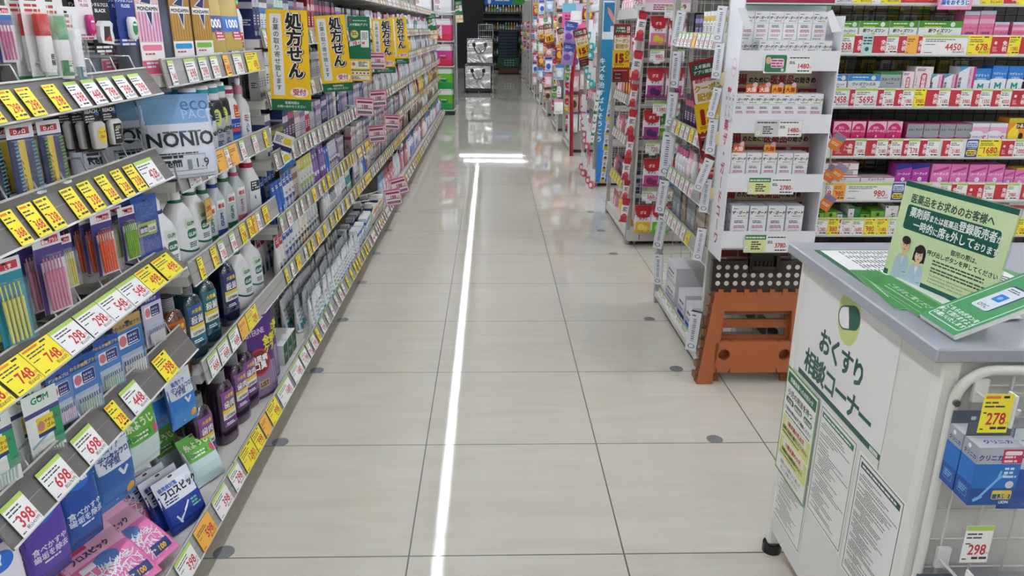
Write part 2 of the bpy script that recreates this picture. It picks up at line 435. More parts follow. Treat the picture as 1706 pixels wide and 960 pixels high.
# ------------------------------------------------------------ left run of shelving
GX = -0.98                       # base line of every left bay
XU, XB = -0.82, -0.75            # front edge of upper shelves / bottom shelf
RAILC, RAILE = 'a3a29d:k', 'dcdcd8:k'
def rail_mb(y0, y1, xb, zb, xt, zt, c=RAILC):
    """slanting label rail along y, with thin bright edges and a clear cover lip"""
    m = MB(); t = 0.004
    d = Vector((xt - xb, 0, zt - zb)); n = Vector((d.z, 0, -d.x)).normalized()
    def sl(a, b, dep, off, mat):
        p = [Vector((xb, 0, zb)) + d * a + n * off, Vector((xb, 0, zb)) + d * b + n * off]
        q = [x - n * dep for x in p]
        vs = [(v.x, y, v.z) for y in (y0, y1) for v in (p[0], p[1], q[1], q[0])]
        m.add(vs, [(0, 1, 2, 3), (7, 6, 5, 4), (0, 4, 5, 1), (1, 5, 6, 2), (2, 6, 7, 3), (3, 7, 4, 0)], mat)
    sl(0, 1, t, 0, c); sl(0.0, 0.05, 0.002, 0.0025, RAILE); sl(0.95, 1.0, 0.002, 0.0025, 'c9c9c4:k'); sl(0.48, 0.5, .001, .0012, '8e8d89:k')
    return m
SHELF_Z = {'A': [], 'B': [0.408, 0.705, 0.968, 1.24, 1.63], 'C': [0.406, 0.617, 0.868, 1.097, 1.316, 1.56]}
HOOKS = [(1.228, -0.030, 0.052), (1.018, -0.034, 0.062), (0.772, -0.043, 0.05), (0.532, -0.036, 0.062)]   # (bottom z, lean dx, rise) of the four hook-end rails
BASE_TOP = 0.115
def bay_kit(kind):
    x = lambda v: v - GX
    parts = [('back_panel', MB().box(x(-1.24), x(-1.215), -.449, .449, 0.02, 2.1, '4a4743' if kind == 'A' else '77736d')),
             ('upright', MB().box(x(-1.215), x(-1.18), -.449, -.425, 0.0, 2.1, '8d8a84')),
             ('upright', MB().box(x(-1.215), x(-1.18), .425, .449, 0.0, 2.1, '8d8a84')),
             ('kick_plate', MB().box(x(-1.18), x(-.80), -.449, .449, 0.0, 0.075, '6b6760'))]
    bs = MB().box(x(-1.215), x(-.772), -.449, .449, 0.08, BASE_TOP, 'd8d5cd')
    for i in range(44):
        yy = -.43 + i * 0.02; bs.add([(x(-.80), yy, BASE_TOP + .0004), (x(-.792), yy, BASE_TOP + .0004), (x(-.792), yy + .009, BASE_TOP + .0004), (x(-.80), yy + .009, BASE_TOP + .0004)], [(0, 1, 2, 3)], '2a2a2a')
    parts.append(('bottom_shelf', bs, None, [('price_rail', rail_mb(-.447, .447, x(XB), .085, x(XB - .026), .152), 'grey price rail')]))
    for z in SHELF_Z[kind]:
        sh = MB().box(x(-1.215), x(XU - .018), -.447, .447, z + 0.002, z + 0.03, 'd5d2ca').box(x(-1.2), x(-.86), -.447, -.435, z - .02, z + .002, 'bab7b0')
        parts.append(('shelf', sh, None, [('price_rail', rail_mb(-.445, .445, x(XU), z, x(XU - .012), z + .072), 'grey price rail')]))
    if kind == 'A':
        for z, dx, dz in HOOKS:
            m = rail_mb(-.449, .42, x(XU), z, x(XU + dx * 1.25), z + dz * 1.25, '74716d:k')
            hk = []
            for i in range(9):
                yy = -.40 + i * 0.095; t = (x(XU + dx * 1.2), z + dz * 1.2)
                hk.append(('hook', MB().tube([(x(-1.21), yy, t[1] + .035), (x(-1.0), yy, t[1] + .03), (t[0] - .01, yy, t[1] + .03), (t[0], yy, t[1])], 0.0025, 'b8b8b8:m', 6)))
            hk.append(('crossbar', MB().box(x(-1.215), x(-1.195), -.447, .447, z + .085, z + .105, '5a5854')))
            parts.append(('price_rail', m, 'smoky clear price rail on hook ends', hk))
    return Kit('shelving_bay', 'shelving', None, parts)
KA, KB, KC = bay_kit('A'), bay_kit('B'), bay_kit('C')
BAY0 = 1.12
for k in range(13):
    y = BAY0 + 0.9 * k + 0.45
    (KA if k == 0 else KB if k == 1 else KC).put((GX, y, 0), ['nearest bay of the left shelving, hung with hook rails of dental floss', 'second bay of the left shelving, with mouthwash bottles'][k] if k < 2 else '%s bay of the left shelving, counted from the camera' % nth(k), group='bays of the long left shelving')
# price tags on the near left rails: pixel of lower left and lower right corner along each rail's bottom edge
def tags_left(rows, xb, zb, dx, dz, line, h, where):
    lean = math.atan2(-dx, dz)
    (x0, y0), (x1, y1) = line
    g = {}
    for n, (st, pr, a, b) in enumerate(rows):
        ya, yb = [U(p, y0 + (y1 - y0) * (p - x0) / (x1 - x0), 'x', xb).y for p in (a, b)]
        off = 0.0035
        tag_on(st, pr, (xb + off * math.cos(lean), (ya + yb) / 2, zb + off * math.sin(lean) + .004), LFT, lean, yb - ya, h, where + ', %s from its near end' % nth(n), 'price tags on the left shelves')
tags_left([('y', '298', -10, 12), ('y', '298', 27, 49), ('y', '298', 57, 79), ('y', '298', 99, 119), ('w', '698', 134, 153), ('w', '448', 161, 180), ('w', '798', 186, 204), ('w', '398', 211, 229), ('w', '398', 235, 252)],
          XU, HOOKS[0][0], HOOKS[0][1], HOOKS[0][2], ((0, 212), (262, 160)), .056, 'on the top hook rail')
tags_left([('y', '368', 37, 57), ('y', '368', 67, 87.5), ('y', '338', 92, 112), ('y', '338', 132, 151), ('y', '338', 159, 177), ('y', '338', 187, 202), ('y', '338', 211, 225), ('y', '338', 231, 246), ('w', '428', 248, 274)],
          XU, HOOKS[1][0], HOOKS[1][1], HOOKS[1][2], ((0, 440), (272, 302)), .066, 'on the second hook rail')
tags_left([('y', '748', -12, 29), ('y', '748', 34, 76), ('y', '748', 77, 120), ('w', '298', 121, 157), ('w', '298', 159, 193), ('w', '548', 194, 225), ('w', '548', 226, 254), ('y', '498', 255, 278), ('y', '498', 281, 305)],
          XU, HOOKS[2][0], HOOKS[2][1], HOOKS[2][2], ((0, 705), (302, 455)), .062, 'on the third hook rail')
tags_left([('w', '398', 36, 69), ('w', '698', 93, 129), ('w', '698', 148, 178), ('y', '278', 202, 216), ('w', '448', 225, 249), ('y', '398', 277, 297)],
          XU, HOOKS[3][0], HOOKS[3][1], HOOKS[3][2], ((20, 905), (315, 595)), .066, 'on the lowest hook rail')
tags_left([('w', '398', 309, 333), ('o', '598', 340, 362), ('w', '398', 369, 389), ('w', '298', 395, 409), ('y', '1280', 413, 431), ('y', '998', 432, 443), ('o', '', 445, 454), ('y', '998', 456, 470), ('w', '1680', 473, 490), ('w', '1680', 494, 507), ('w', '1198', 509, 517)],
          XB, .085, -.026, .067, ((333, 937), (492, 653)), .064, 'on the bottom shelf rail')
SL = 'on the %s mouthwash shelf'
tags_left([('w', '748', 288, 297), ('w', '698', 315, 331), ('w', '398', 338, 350), ('w', '598', 357, 368), ('o', '498', 378, 386), ('w', '798', 394, 407), ('y', '698', 414, 433)],
          XU, 1.24, -.012, .072, ((287, 146), (440, 119)), .062, SL % 'top')
tags_left([('w', '598', 317, 335), ('w', '748', 345, 361), ('o', '', 364, 377), ('w', '498', 378, 384), ('o', '', 385, 397), ('w', '598', 402, 409), ('w', '618', 422, 429), ('y', '798', 440, 445)],
          XU, .968, -.012, .072, ((315, 317), (446, 212)), .062, SL % 'second')
tags_left([('y', '778', 336, 343), ('y', '778', 357, 365), ('w', '598', 369, 377), ('w', '698', 387, 394), ('y', '798', 403, 411), ('y', '298', 415, 422), ('o', '', 423, 428), ('w', '598', 429, 434), ('y', '698', 440, 447)],
          XU, .705, -.012, .072, ((333, 472), (460, 332)), .062, SL % 'third')
tags_left([('w', '668', 353, 367), ('w', '668', 369, 383), ('w', '668', 386, 399), ('o', '', 401, 412), ('y', '298', 413, 428)],
          XU, .408, -.012, .072, ((352, 634), (431.5, 503)), .062, SL % 'lowest')
rt_ = random.Random(5)
STUFF_TAGS = MB()
for k in range(2, 13):
    for si, z in enumerate([0.085] + SHELF_Z['C']):
        yy = BAY0 + .9 * k + .01
        xb, dx, dz = (XB, -.026, .067) if si == 0 else (XU, -.012, .072)
        lean = math.atan2(-dx, dz); n = 0
        yel = rt_.random() < .35
        while yy < BAY0 + .9 * (k + 1) - .06:
            w = rt_.choice([.032, .036, .04, .062])
            st = 'y' if (rt_.random() < (.8 if yel and si in (0, 1, 2) else .12)) else 'w'
            if 3.6 < yy < 5.2 and si in (1, 2): st = 'y' if rt_.random() < .8 else 'w'
            pr = rt_.choice(['298', '398', '498', '598', '698', '798', '998'])
            if k < 4 and si < (6 if k == 2 else 4):
                tag_on(st, pr, (xb + .0035, yy + w / 2, z + .006), LFT, lean, w, .06, 'on shelf %s up, %s left bay, %s along' % (['one','two','three','four','five','six','seven'][si], nth(k), nth(n)), 'price tags on the left shelves')
            else:
                c = 'f0e04a' if st == 'y' else 'efefec'
                p = [(xb + .0035 + .06 * dx / .07 * t, y, z + .006 + .058 * t) for y in (yy, yy + w) for t in (0, 1)]
                STUFF_TAGS.add([p[0], p[2], p[3], p[1]], [(0, 1, 2, 3)], c)
                q = lambda a, b: (xb + .004 + .06 * dx / .07 * b, yy + w * a, z + .006 + .058 * b)
                STUFF_TAGS.add([q(.3, .25), q(.9, .25), q(.9, .5), q(.3, .5)], [(0, 1, 2, 3)], 'c8404a')
                STUFF_TAGS.add([q(0, .88), q(1, .88), q(1, 1), q(0, 1)], [(0, 1, 2, 3)], 'b4d363' if st == 'w' else 'd8a43a')
            yy += w + rt_.choice([.008, .03, .045, .06]) + (.025 if k < 4 else 0); n += 1
mark(obj('price_tags', STUFF_TAGS), 'rows of small price tags on the far left shelf rails', 'price tags', None, 'stuff')
# ------------------------------------------------------------ product builders (front faces -y, base on z = 0)
def carton(name, w, d, h, art=None, body='f2f2f0', side=None, top=None, sart=None, tart=None, cat='box'):
    m = MB().cbox(-w / 2, w / 2, 0, d, 0, h, 0.0008, body)
    if side: m.add([(-w / 2 - .0002, .001, .001), (-w / 2 - .0002, d - .001, .001), (-w / 2 - .0002, d - .001, h - .001), (-w / 2 - .0002, .001, h - .001)], [(3, 2, 1, 0)], side); m.add([(w / 2 + .0002, .001, .001), (w / 2 + .0002, d - .001, .001), (w / 2 + .0002, d - .001, h - .001), (w / 2 + .0002, .001, h - .001)], [(0, 1, 2, 3)], side)
    if top: m.add([(-w / 2 + .001, .001, h + .0002), (w / 2 - .001, .001, h + .0002), (w / 2 - .001, d - .001, h + .0002), (-w / 2 + .001, d - .001, h + .0002)], [(0, 1, 2, 3)], top)
    if art: art.flat(m, (-art.w / 2, 0, 0))
    if sart:
        sart.flat(m, (-w / 2, d, 0), (0, -1, 0), (0, 0, 1), (-1, 0, 0)); sart.flat(m, (w / 2, 0, 0), (0, 1, 0), (0, 0, 1), (1, 0, 0))
    if tart: tart.flat(m, (-w / 2, 0, h), (1, 0, 0), (0, 1, 0), (0, 0, 1))
    return Kit(name, cat, m)

def pouch_secs(w, h, d, top=0.0015, bulge=0.55, waist=0.0):
    S = []
    for t, k in ((0, .78), (.03, .98), (.12, 1.0), (.3, .92), (.5, .72), (.7, .46), (.85, .2), (.93, .04), (1, .02)):
        S.append((h * t, w / 2 * (1 - waist * math.sin(PI * t)), max(top, d / 2 * k), 2.6))
    return S
def pouch(name, w, h, d, art, body, cat='pouch', kind='f', backc=None, parts=()):
    secs = pouch_secs(w, h, d); m = MB().loft(secs, body + ':' + kind, 28)
    f = fmap(secs); art.put(m, lambda u, v, dd: f((u - w / 2) * 0.985, v, dd), 0.0002)
    return Kit(name, cat, m, parts) if not parts else Kit(name, cat, None, [('bag', m)] + list(parts))
def bag_secs(w, h, d, head=0.16):
    S = []
    for t, k in ((0, .03), (.04, .12), (.14, .7), (.32, 1), (.55, .95), (.72, .62), (1 - head, .1), (1 - head + .02, .04), (1, .03)):
        S.append((h * t, w / 2, max(.0012, d / 2 * k), 2.8))
    return S
def bag(name, w, h, d, art, body, cat='bag', kind='f', head=.16):
    """pillow bag with a flat header and hang hole"""
    secs = bag_secs(w, h, d, head); m = MB().loft(secs, body + ':' + kind, 24)
    f = fmap(secs); art.ell(w / 2, h * .965, .008, .003, '3a3a3a', 5); art.put(m, lambda u, v, dd: f((u - w / 2) * 0.985, v, dd), 0.0002)
    return Kit(name, cat, m)
def tube_secs(w, h, d):
    """stand-up toothpaste tube on its cap: round foot, crimped flat top"""
    return [(0, w * .33, d * .5, 2), (h * .10, w * .33, d * .5, 2), (h * .11, w * .40, d * .5, 2), (h * .3, w * .45, d * .46, 2), (h * .6, w * .48, d * .3, 2.2), (h * .93, w * .5, d * .06, 2.6), (h, w * .5, d * .05, 2.6)]
def tube(name, w, h, d, art, body, cap, kind='k', cat='tube'):
    S = tube_secs(w, h, d); m = MB().loft(S[2:], body + ':' + kind, 20)
    f = fmap(S[2:]); art.put(m, lambda u, v, dd: f((u - w / 2) * .93, v, dd), .0002)
    return Kit(name, cat, None, [('tube_body', m), ('cap', MB().loft(S[:2], cap + ':k', 20))])
def bottle(name, secs, art, body, caps, cat='bottle', kind='k', aw=None, extra=(), n=28, label_c=None):
    """secs: lofted body; caps: [(sections, colour)] for the cap part; artwork w = 2*aw wrapped on the front"""
    m = MB().loft(secs, body + ':' + kind, n)
    parts = [('body', m)]
    if art:
        lm = MB(); f = fmap(secs); art.put(lm, lambda u, v, dd: f(u - art.w / 2, v + art.z0, dd), .0002); parts.append(('label', lm))
    if caps:
        cm = MB()
        for cs, cc in caps: cm.loft(cs, cc if ':' in cc else cc + ':k', 24)
        parts.append(('cap', cm))
    return Kit(name, cat, None, parts + list(extra))
def hang_card(name, w, h, art, back='e8e8e6', bub=None, items=(), cat='blister pack', bubc='ffffff', t=.0008):
    """card with printed face, clear bubble (x0,z0,w,h,depth) and the items inside it; origin at the foot of the card"""
    m = MB().box(-w / 2, w / 2, 0, t, 0, h, back)
    art.ell(w / 2, h - .012, .007, .003, '2b2b2b', 6); art.flat(m, (-w / 2, 0, 0))
    parts = [('card', m)] + list(items)
    if bub:
        x0, z0, bw, bh, bd = bub; x0 -= w / 2
        b = MB(); c = .004
        o = [(x0, 0, z0), (x0 + bw, 0, z0), (x0 + bw, 0, z0 + bh), (x0, 0, z0 + bh)]
        i = [(x0 + c, -bd, z0 + c), (x0 + bw - c, -bd, z0 + c), (x0 + bw - c, -bd, z0 + bh - c), (x0 + c, -bd, z0 + bh - c)]
        b.add(o + i, [(4, 5, 6, 7), (0, 1, 5, 4), (1, 2, 6, 5), (2, 3, 7, 6), (3, 0, 4, 7)], bubc + ':c'); parts.append(('clear_bubble', b))
    return Kit(name, cat, None, parts)
def sticks(n, w, h, z0, c, r=.0022, y=-.008, lean=.0, tip=None):
    """a row of small brush handles behind a bubble, one printed-pattern part"""
    m = MB()
    for i in range(n):
        x = -w / 2 + w * (i + .5) / n
        m.cyl((x, y, z0), (x + lean, y, z0 + h), r * .75, c + ':k', 8, r)
        if tip: m.cyl((x + lean, y, z0 + h), (x + lean * 1.5, y, z0 + h * 1.35), r * .45, tip + ':k', 6)
    return m
def A_(w, h, z0=0.0, res=.007):
    a = Art(w, h, res); a.z0 = z0; return a

# ---- mouthwash and rinse bottles
def listerine(body, lab, mid, txt, cap='2e3034', big='殺菌', neck=None):
    S = [(0, .043, .034, 3.2), (.01, .046, .037, 3.2), (.062, .046, .037, 3.4), (.066, .043, .035, 3.2), (.17, .043, .035, 3.2), (.2, .036, .03, 2.6), (.212, .021, .021, 2)]
    a = A_(.062, .118, .062)
    a.rect(0, 0, .062, .118, lab).rect(0, .044, .062, .014, 'f0d23c', 2).rect(0, .004, .062, .018, mid, 2).rect(.0, .024, .062, .022, 'f4f2ec', 2)
    a.text('LISTERINE', .031, .029, .0125, '16161a', 'c', b=.03, sx=.85)
    a.text2(big, .031, .064, .026, 'ffffff', '20242c', .05, al='c', b=.02).text('大容量', .031, .096, .014, 'f0d23c', 'c', b=.03).bars(.008, .009, .046, 2, .006, 'ffffff', seed=3)
    cap_s = [(.205, .0215, .0215, 2), (.25, .0205, .0205, 2), (.2505, .018, .018, 2)]
    rib = MB().loft(cap_s, cap + ':k', 24)
    for k in range(9): rib.loft([(.208 + k * .0045, .0222, .0222, 2), (.2100 + k * .0045, .0226, .0226, 2)], 'a9abb0:k', 20)
    shell = {'7': 'e8cfa8', '1': 'b4d0dc', '4': 'd8c4dc'}[body[0]]
    return Kit('mouthwash_bottle', 'bottle', None, [('body', MB().loft(S, shell + ':g', 28)), ('liquid', MB().loft([(.003, .042, .033, 3.2), (.063, .0445, .0355, 3.3), (.067, .0415, .0335, 3.2), (.17, .0415, .0335, 3.2), (.198, .034, .028, 2.6), (.208, .019, .019, 2)], body + ':k', 20)),
               ('label', _lab(S, a)), ('cap', rib)])
def _lab(S, a, back=False):
    m = MB(); f = fmap(S); a.put(m, lambda u, v, dd: f(u - a.w / 2, v + a.z0, dd), .0002); return m
LIST_AMBER = listerine('70400f', 'b8661c', 'c98a22', '')
LIST_BLUE = listerine('1e5468', '2c5f9a', '1f6e86', '')
LIST_TEAL = listerine('1a5c66', '1f7a80', '14606a', '')
LIST_NAVY = listerine('1b2850', '2b3f86', '3a2a6a', '')
LIST_PURP = listerine('432448', '8a4f9a', '6a3a86', '', big='歯肉')
def gum(lab, sw, cap, txt='GUM', body='f2f3f4'):
    S = [(0, .052, .036, 3.5), (.008, .056, .039, 3.5), (.05, .056, .039, 3.5), (.14, .054, .038, 3.2), (.165, .046, .034, 2.6), (.19, .026, .026, 2), (.198, .02, .02, 2)]
    a = A_(.085, .15, .008)
    [a.poly([(x, .036 - 9 * (x - .02) * (.11 - x) * .5 + .01), (x + .0085, .036 - 9 * (x - .0115) * (.1015 - x) * .5 + .01), (x + .0085, .029 - 9 * (x - .0115) * (.1015 - x) * .5 + .01), (x, .029 - 9 * (x - .02) * (.11 - x) * .5 + .01)], sw, 1) for x in [.0085 * i for i in range(10)]]; a.rr(.036, .075, .042, .03, .01, lab, 2).text(txt, .057, .083, .016, 'ffffff', 'c', b=.03).bars(.04, .06, .036, 3, .006, '3a5a4a', seed=2).rr(.030, .11, .05, .032, .003, 'd9e4d2', 2).text('GUM', .055, .118, .015, lab, 'c', b=.04)
    caps = [([(.196, .021, .021, 2), (.206, .022, .022, 2), (.2065, .021, .021, 2)], cap), ([(.206, .0185, .0185, 2), (.232, .017, .017, 2), (.240, .013, .012, 2), (.246, .008, .008, 2)], 'f4f4f4')]
    return bottle('mouthwash_jug', S, a, body, caps)
GUM_NAVY, GUM_GREEN = gum('2f6f57', '28347e', '28347e'), gum('1f7a58', '1f6b4a', '1f6b4a')
def gumslim(c, sw):
    S = [(0, .034, .026, 3), (.006, .036, .028, 3), (.13, .036, .028, 3), (.155, .02, .02, 2), (.165, .016, .016, 2)]
    a = A_(.052, .12, .01)
    a.rr(.006, .085, .04, .03, .003, 'f4f0ee', 2).text('歯垢', .026, .091, .016, 'c8303a', 'c', b=.04).text('GUM', .030, .03, .02, sw, 'l', b=.04, rot=PI / 2).rect(0, 0, .052, .02, sw, 1)
    return bottle('rinse_bottle', S, a, 'c9d3d4', [([(.164, .017, .017, 2), (.176, .017, .017, 2)], sw), ([(.176, .013, .013, 2), (.196, .012, .012, 2), (.2, .006, .006, 2)], 'e8e8e8')], kind='k')
GSLIM_G, GSLIM_B, GSLIM_P = gumslim('', '1f6b4a'), gumslim('', '2a4a9a'), gumslim('', 'c05a7a')
def nonio(capc, stick, body='dfe3ea'):
    S = [(0, .037, .027, 2.8), (.006, .04, .03, 2.8), (.12, .04, .03, 2.8), (.16, .036, .028, 2.6), (.175, .026, .024, 2)]
    a = A_(.066, .165, .004)
    a.rect(0, .108, .066, .057, '1f2228', 1).text('NONIO', .033, .062, .0205, '121214', 'c', b=.02).bars(.02, .054, .03, 2, .006, '5a5f6a', seed=4).rect(.012, .014, .03, .012, '3a7cc0', 2).bars(.012, .034, .03, 2, .006, '30343c', seed=6)
    a.ell(.022, .11, .017, .028, stick, 3).bars(.012, .122, .02, 4, .008, '2a4a7a', l=5, seed=7)
    return bottle('mouthwash_bottle', S, a, body, [([(.172, .027, .025, 2), (.19, .028, .026, 2)], 'e6e8ea'), ([(.19, .028, .026, 2), (.208, .027, .025, 2)], capc), ([(.208, .027, .025, 2), (.218, .026, .024, 2), (.22, .02, .02, 2)], 'eceef0')])
NON_B, NON_T, NON_Y = nonio('2f7fd0', '3f7fb8'), nonio('2a9aa4', '4a86b4'), nonio('2a9aa4', 'd4dc72', 'b9bcc2')
def clinica():
    S = [(0, .038, .028, 3), (.006, .041, .031, 3), (.12, .041, .031, 3), (.15, .034, .028, 2.5), (.168, .022, .022, 2)]
    a = A_(.066, .15, .002)
    a.rect(0, .018, .066, .075, '1f4fae', 1).rect(0, .018, .066, .02, '3a86d8', 2).text('クリニカ', .033, .066, .016, 'ffffff', 'c', b=.03).rect(.012, .05, .042, .012, 'e0554a', 3).rr(.03, .095, .034, .045, .006, 'd8442e', 2).bars(.034, .128, .026, 4, .009, 'ffe9a0', seed=2, full=True)
    return bottle('mouthwash_bottle', S, a, 'f4f5f7', [([(.166, .024, .024, 2), (.178, .025, .025, 2)], 'eceef0'), ([(.178, .025, .025, 2), (.192, .025, .025, 2)], 'a8246a'), ([(.192, .025, .025, 2), (.202, .023, .023, 2), (.203, .018, .018, 2)], 'f2f2f2')])
CLIN = clinica()
def pump(tint, lab):
    S = [(0, .03, .026, 3), (.005, .033, .028, 3), (.12, .033, .028, 3), (.145, .024, .022, 2.4), (.155, .013, .013, 2), (.17, .012, .012, 2)]
    a = A_(.05, .1, .01); a.rect(0, 0, .05, .09, lab, 1).text('デント', .030, .02, .018, '3a5a9a', 'l', b=.03, rot=PI / 2).bars(.01, .08, .025, 3, .007, 'c04a5a', seed=5)
    return bottle('pump_bottle', S, a, tint, [([(.165, .014, .014, 2), (.185, .016, .016, 2), (.196, .012, .012, 2)], 'd890ae'), ([(.196, .009, .009, 2), (.214, .013, .010, 2), (.22, .010, .008, 2)], 'f0f0f2')])
PUMP = pump('eef0f4', 'f6f6f8')
def mondamin(lab1, lab2, lab3, band):
    S = [(0, .047, .036, 2.8), (.01, .052, .04, 2.8), (.15, .05, .04, 2.8), (.21, .036, .03, 2.4), (.235, .022, .022, 2)]
    a = A_(.078, .30, .012, .02)
    a.rect(0, 0, .078, .30, lab1, 1).rect(0, .225, .078, .075, lab2, 2).rect(0, .0, .078, .032, lab2, 2).rect(0, .034, .078, .042, 'f6f2ee', 2).rr(.006, .056, .066, .014, .005, band, 3).bars(.012, .046, .05, 1, .008, 'c0506a', seed=4)
    for i in range(7): a.rect(.006 + i * .0105, .078, .005, .09, lab3, 2)
    a.poly([(.012, .17), (.062, .205), (.052, .165)], 'f4f6fa', 3).poly([(.03, .15), (.056, .15), (.047, .105)], 'f4f6fa', 3).poly([(.017, .171), (.058, .198), (.05, .166)], '26306a', 4).poly([(.034, .148), (.052, .148), (.0465, .113)], '26306a', 4)
    a.rect(.002, .148, .074, .018, 'f6f4f2', 5).text('MONDAMIN', .039, .151, .0132, '15151a', 'c', b=.045, l=7, sx=.92).text('徹底ケア', .039, .242, .02, 'ffffff', 'c', b=.03, l=6).bars(.012, .285, .054, 2, .01, 'ffffff', seed=3).bars(.012, .024, .05, 2, .009, 'e8eef8', seed=9)
    sl = MB().box(-.040, .040, -.046, -.044, .0, .315, lab1)    # hang-tag sleeve standing in front of the bottle
    a.flat(sl, (-.039, -.046, .004))
    return Kit('mouthwash_bottle', 'bottle', None, [('body', MB().loft(S, '8d95a8:k', 24)), ('sleeve', sl), ('cap', MB().loft([(.23, .023, .023, 2), (.275, .021, .021, 2)], 'e8e8ee:k', 20))])
MOND_P, MOND_G, MOND_N = mondamin('eac3c0', 'd8607e', 'c77ab8', 'e8809a'), mondamin('a87a34', '2a6fc0', 'c29a48', '2a9ad8'), mondamin('a87a34', '8cc63c', 'c29a48', '7ab83a')
JUG = bottle('mouthwash_jug', [(0, .05, .038, 3), (.01, .056, .042, 3), (.17, .054, .042, 2.8), (.23, .03, .03, 2.2), (.25, .022, .022, 2)], A_(.07, .06, .05).fill('7d4a78', 1).bars(.012, .045, .046, 3, .012, 'c9a9c6', seed=2), '9aa0b4', [([(.25, .023, .023, 2), (.29, .021, .021, 2)], 'd8d8e0')])
def nonio_pouch():
    w, h = .18, .217; a = Art(w, h, .012)
    a.rect(0, 0, w, h, 'ccd1da', 0).rect(0, h * .66, w, h * .34, '6f9abf', 1).text('eco', w * .56, h * .81, .052, '33618f', 'l', b=-.015).text('PACK', w * .56, h * .71, .034, '9dbcd4', 'l', b=-.01)
    a.text('NONIO', w * .5, h * .395, .0505, '101114', 'c', b=.03).bars(w * .25, h * .55, w * .55, 1, .009, '5a6570', seed=5, full=True)
    a.frame(w * .1, h * .1, w * .7, h * .19, .001, '3a3f48').text('Refill', w * .15, h * .15, .027, '22262c', b=.03).bars(w * .15, h * .255, w * .34, 2, .012, '22262c', seed=2).text('1.9', w * .62, h * .13, .034, '22262c', b=0).rr(w * .52, h * .11, .012, .026, .003, '7a8290').bars(w * .1, h * .3, w * .6, 1, .007, '3a3f48', seed=8, full=True)
    a.rect(0, 0, w, h * .05, '6f9abf', 2)
    return pouch('refill_pouch', w, h, .085, a, 'ccd1da')
NPOUCH = nonio_pouch()
def gold_pouch(c1, c2, n):
    w, h = .14, .27; a = Art(w, h, .015)
    a.rect(0, 0, w, h, 'b9a04c', 0).rect(0, h * .38, w, h * .18, c1, 1).poly([(0, h * .55), (w, h * .62), (w, h * .9), (0, h * .8)], c2, 1).text(n, w * .5, h * .43, .036, 'ffffff', 'c', b=.04).rr(w * .45, h * .3, w * .45, h * .1, .008, 'b83a5a', 3).bars(w * .5, h * .36, w * .34, 3, .009, 'ffd9e2', l=5, seed=3).rect(0, 0, w, h * .16, c1 if c1 != '2a3a86' else '8f8a94', 1).bars(w * .15, h * .13, w * .6, 2, .014, 'e8e8f0', seed=5)
    return pouch('refill_pouch', w, h, .07, a, 'b9a04c')
GP1, GP2 = gold_pouch('2a3a86', '9a8a84', '1000'), gold_pouch('2f6fc8', '2f6fc8', '1000')
def purple_pouch():
    w, h = .15, .30; a = Art(w, h, .015)
    a.rect(0, 0, w, h, '8d7c9a', 0).rect(0, h * .44, w, h * .56, '4f2a78', 1).text('LISTERINE', w * .08, h * .80, .028, 'd9c8e8', b=.03, sx=.8).ell(w * .42, h * .47, w * .33, w * .33, 'b83236', 3, 28).ell(w * .42, h * .47, w * .28, w * .28, '7c1f2a', 4, 28)
    a.text('歯周病', w * .42, h * .48, .026, 'ffffff', 'c', b=.04, l=6).text('口臭', w * .42, h * .39, .03, 'ffffff', 'c', b=.04, l=6).text('全部', w * .62, h * .66, .034, 'd8cf3a', b=.06, l=6).text('ケア', w * .62, h * .56, .03, 'd8cf3a', b=.06, l=6).rr(w * .3, h * .14, w * .34, h * .1, .003, 'b9a27c', 3).text('LIST', w * .34, h * .165, .022, '1c1a20', b=.04, l=5)
    return pouch('refill_pouch', w, h, .06, a, '6a5480')
PPOUCH = purple_pouch()

# ---- floss and interdental packs
def brush_pack(w, h, top, rib, lab, txt, stick, n=9, tip=None, name='interdental_brush_pack'):
    a = Art(w, h, .03)
    a.fill('eef0f2', 0).rect(0, h * .80, w, h * .2, top, 1).rect(0, h * .48, w, h * .32, rib, 1).rr(w * .12, h * .53, w * .76, h * .22, .004, 'f0f0f2', 3).rr(w * .42, h * .54, w * .45, h * .2, .003, '2a3578', 4).ell(w * .27, h * .64, w * .13, h * .085, 'd77a86', 4).text('スキマに', w * .45, h * .66, w * .085, 'ffffff', b=.03, l=6).text('フィット', w * .45, h * .60, w * .085, 'ffffff', b=.03, l=6).bars(w * .45, h * .56, w * .36, 1, h * .03, 'ffffff', l=6, seed=2)
    a.text(txt, w * .5, h * .84, h * .07, lab, 'c', b=.03, l=6).rect(0, 0, w, h * .48, rib, 1).rect(w * .08, h * .05, w * .84, h * .38, 'c9d8ea', 2)
    return hang_card(name, w, h, a, 'e6e8ec', (w * .06, h * .04, w * .88, h * .40, .012), [('brushes', sticks(n, w * .78, h * .2, h * .07, stick, .0024, -.006, 0, tip or '3a4a9a'))])
IB_BLUE = brush_pack(.075, .135, '1f4fa0', '4a7fc0', 'e8c860', 'やわらか歯間ブラシ', 'bfe0d0', tip='2a3f8a')
IB_WHITE = brush_pack(.075, .135, 'b89a5a', '3f78bc', '20305a', 'やわらか歯間ブラシ', 'eef2f4', tip='2a3f8a')
IB_LILAC = brush_pack(.062, .13, '2f5aa6', '6a8fc8', 'e8d890', 'デンタルプロ', 'e0c8e0', tip='3a4f9a')
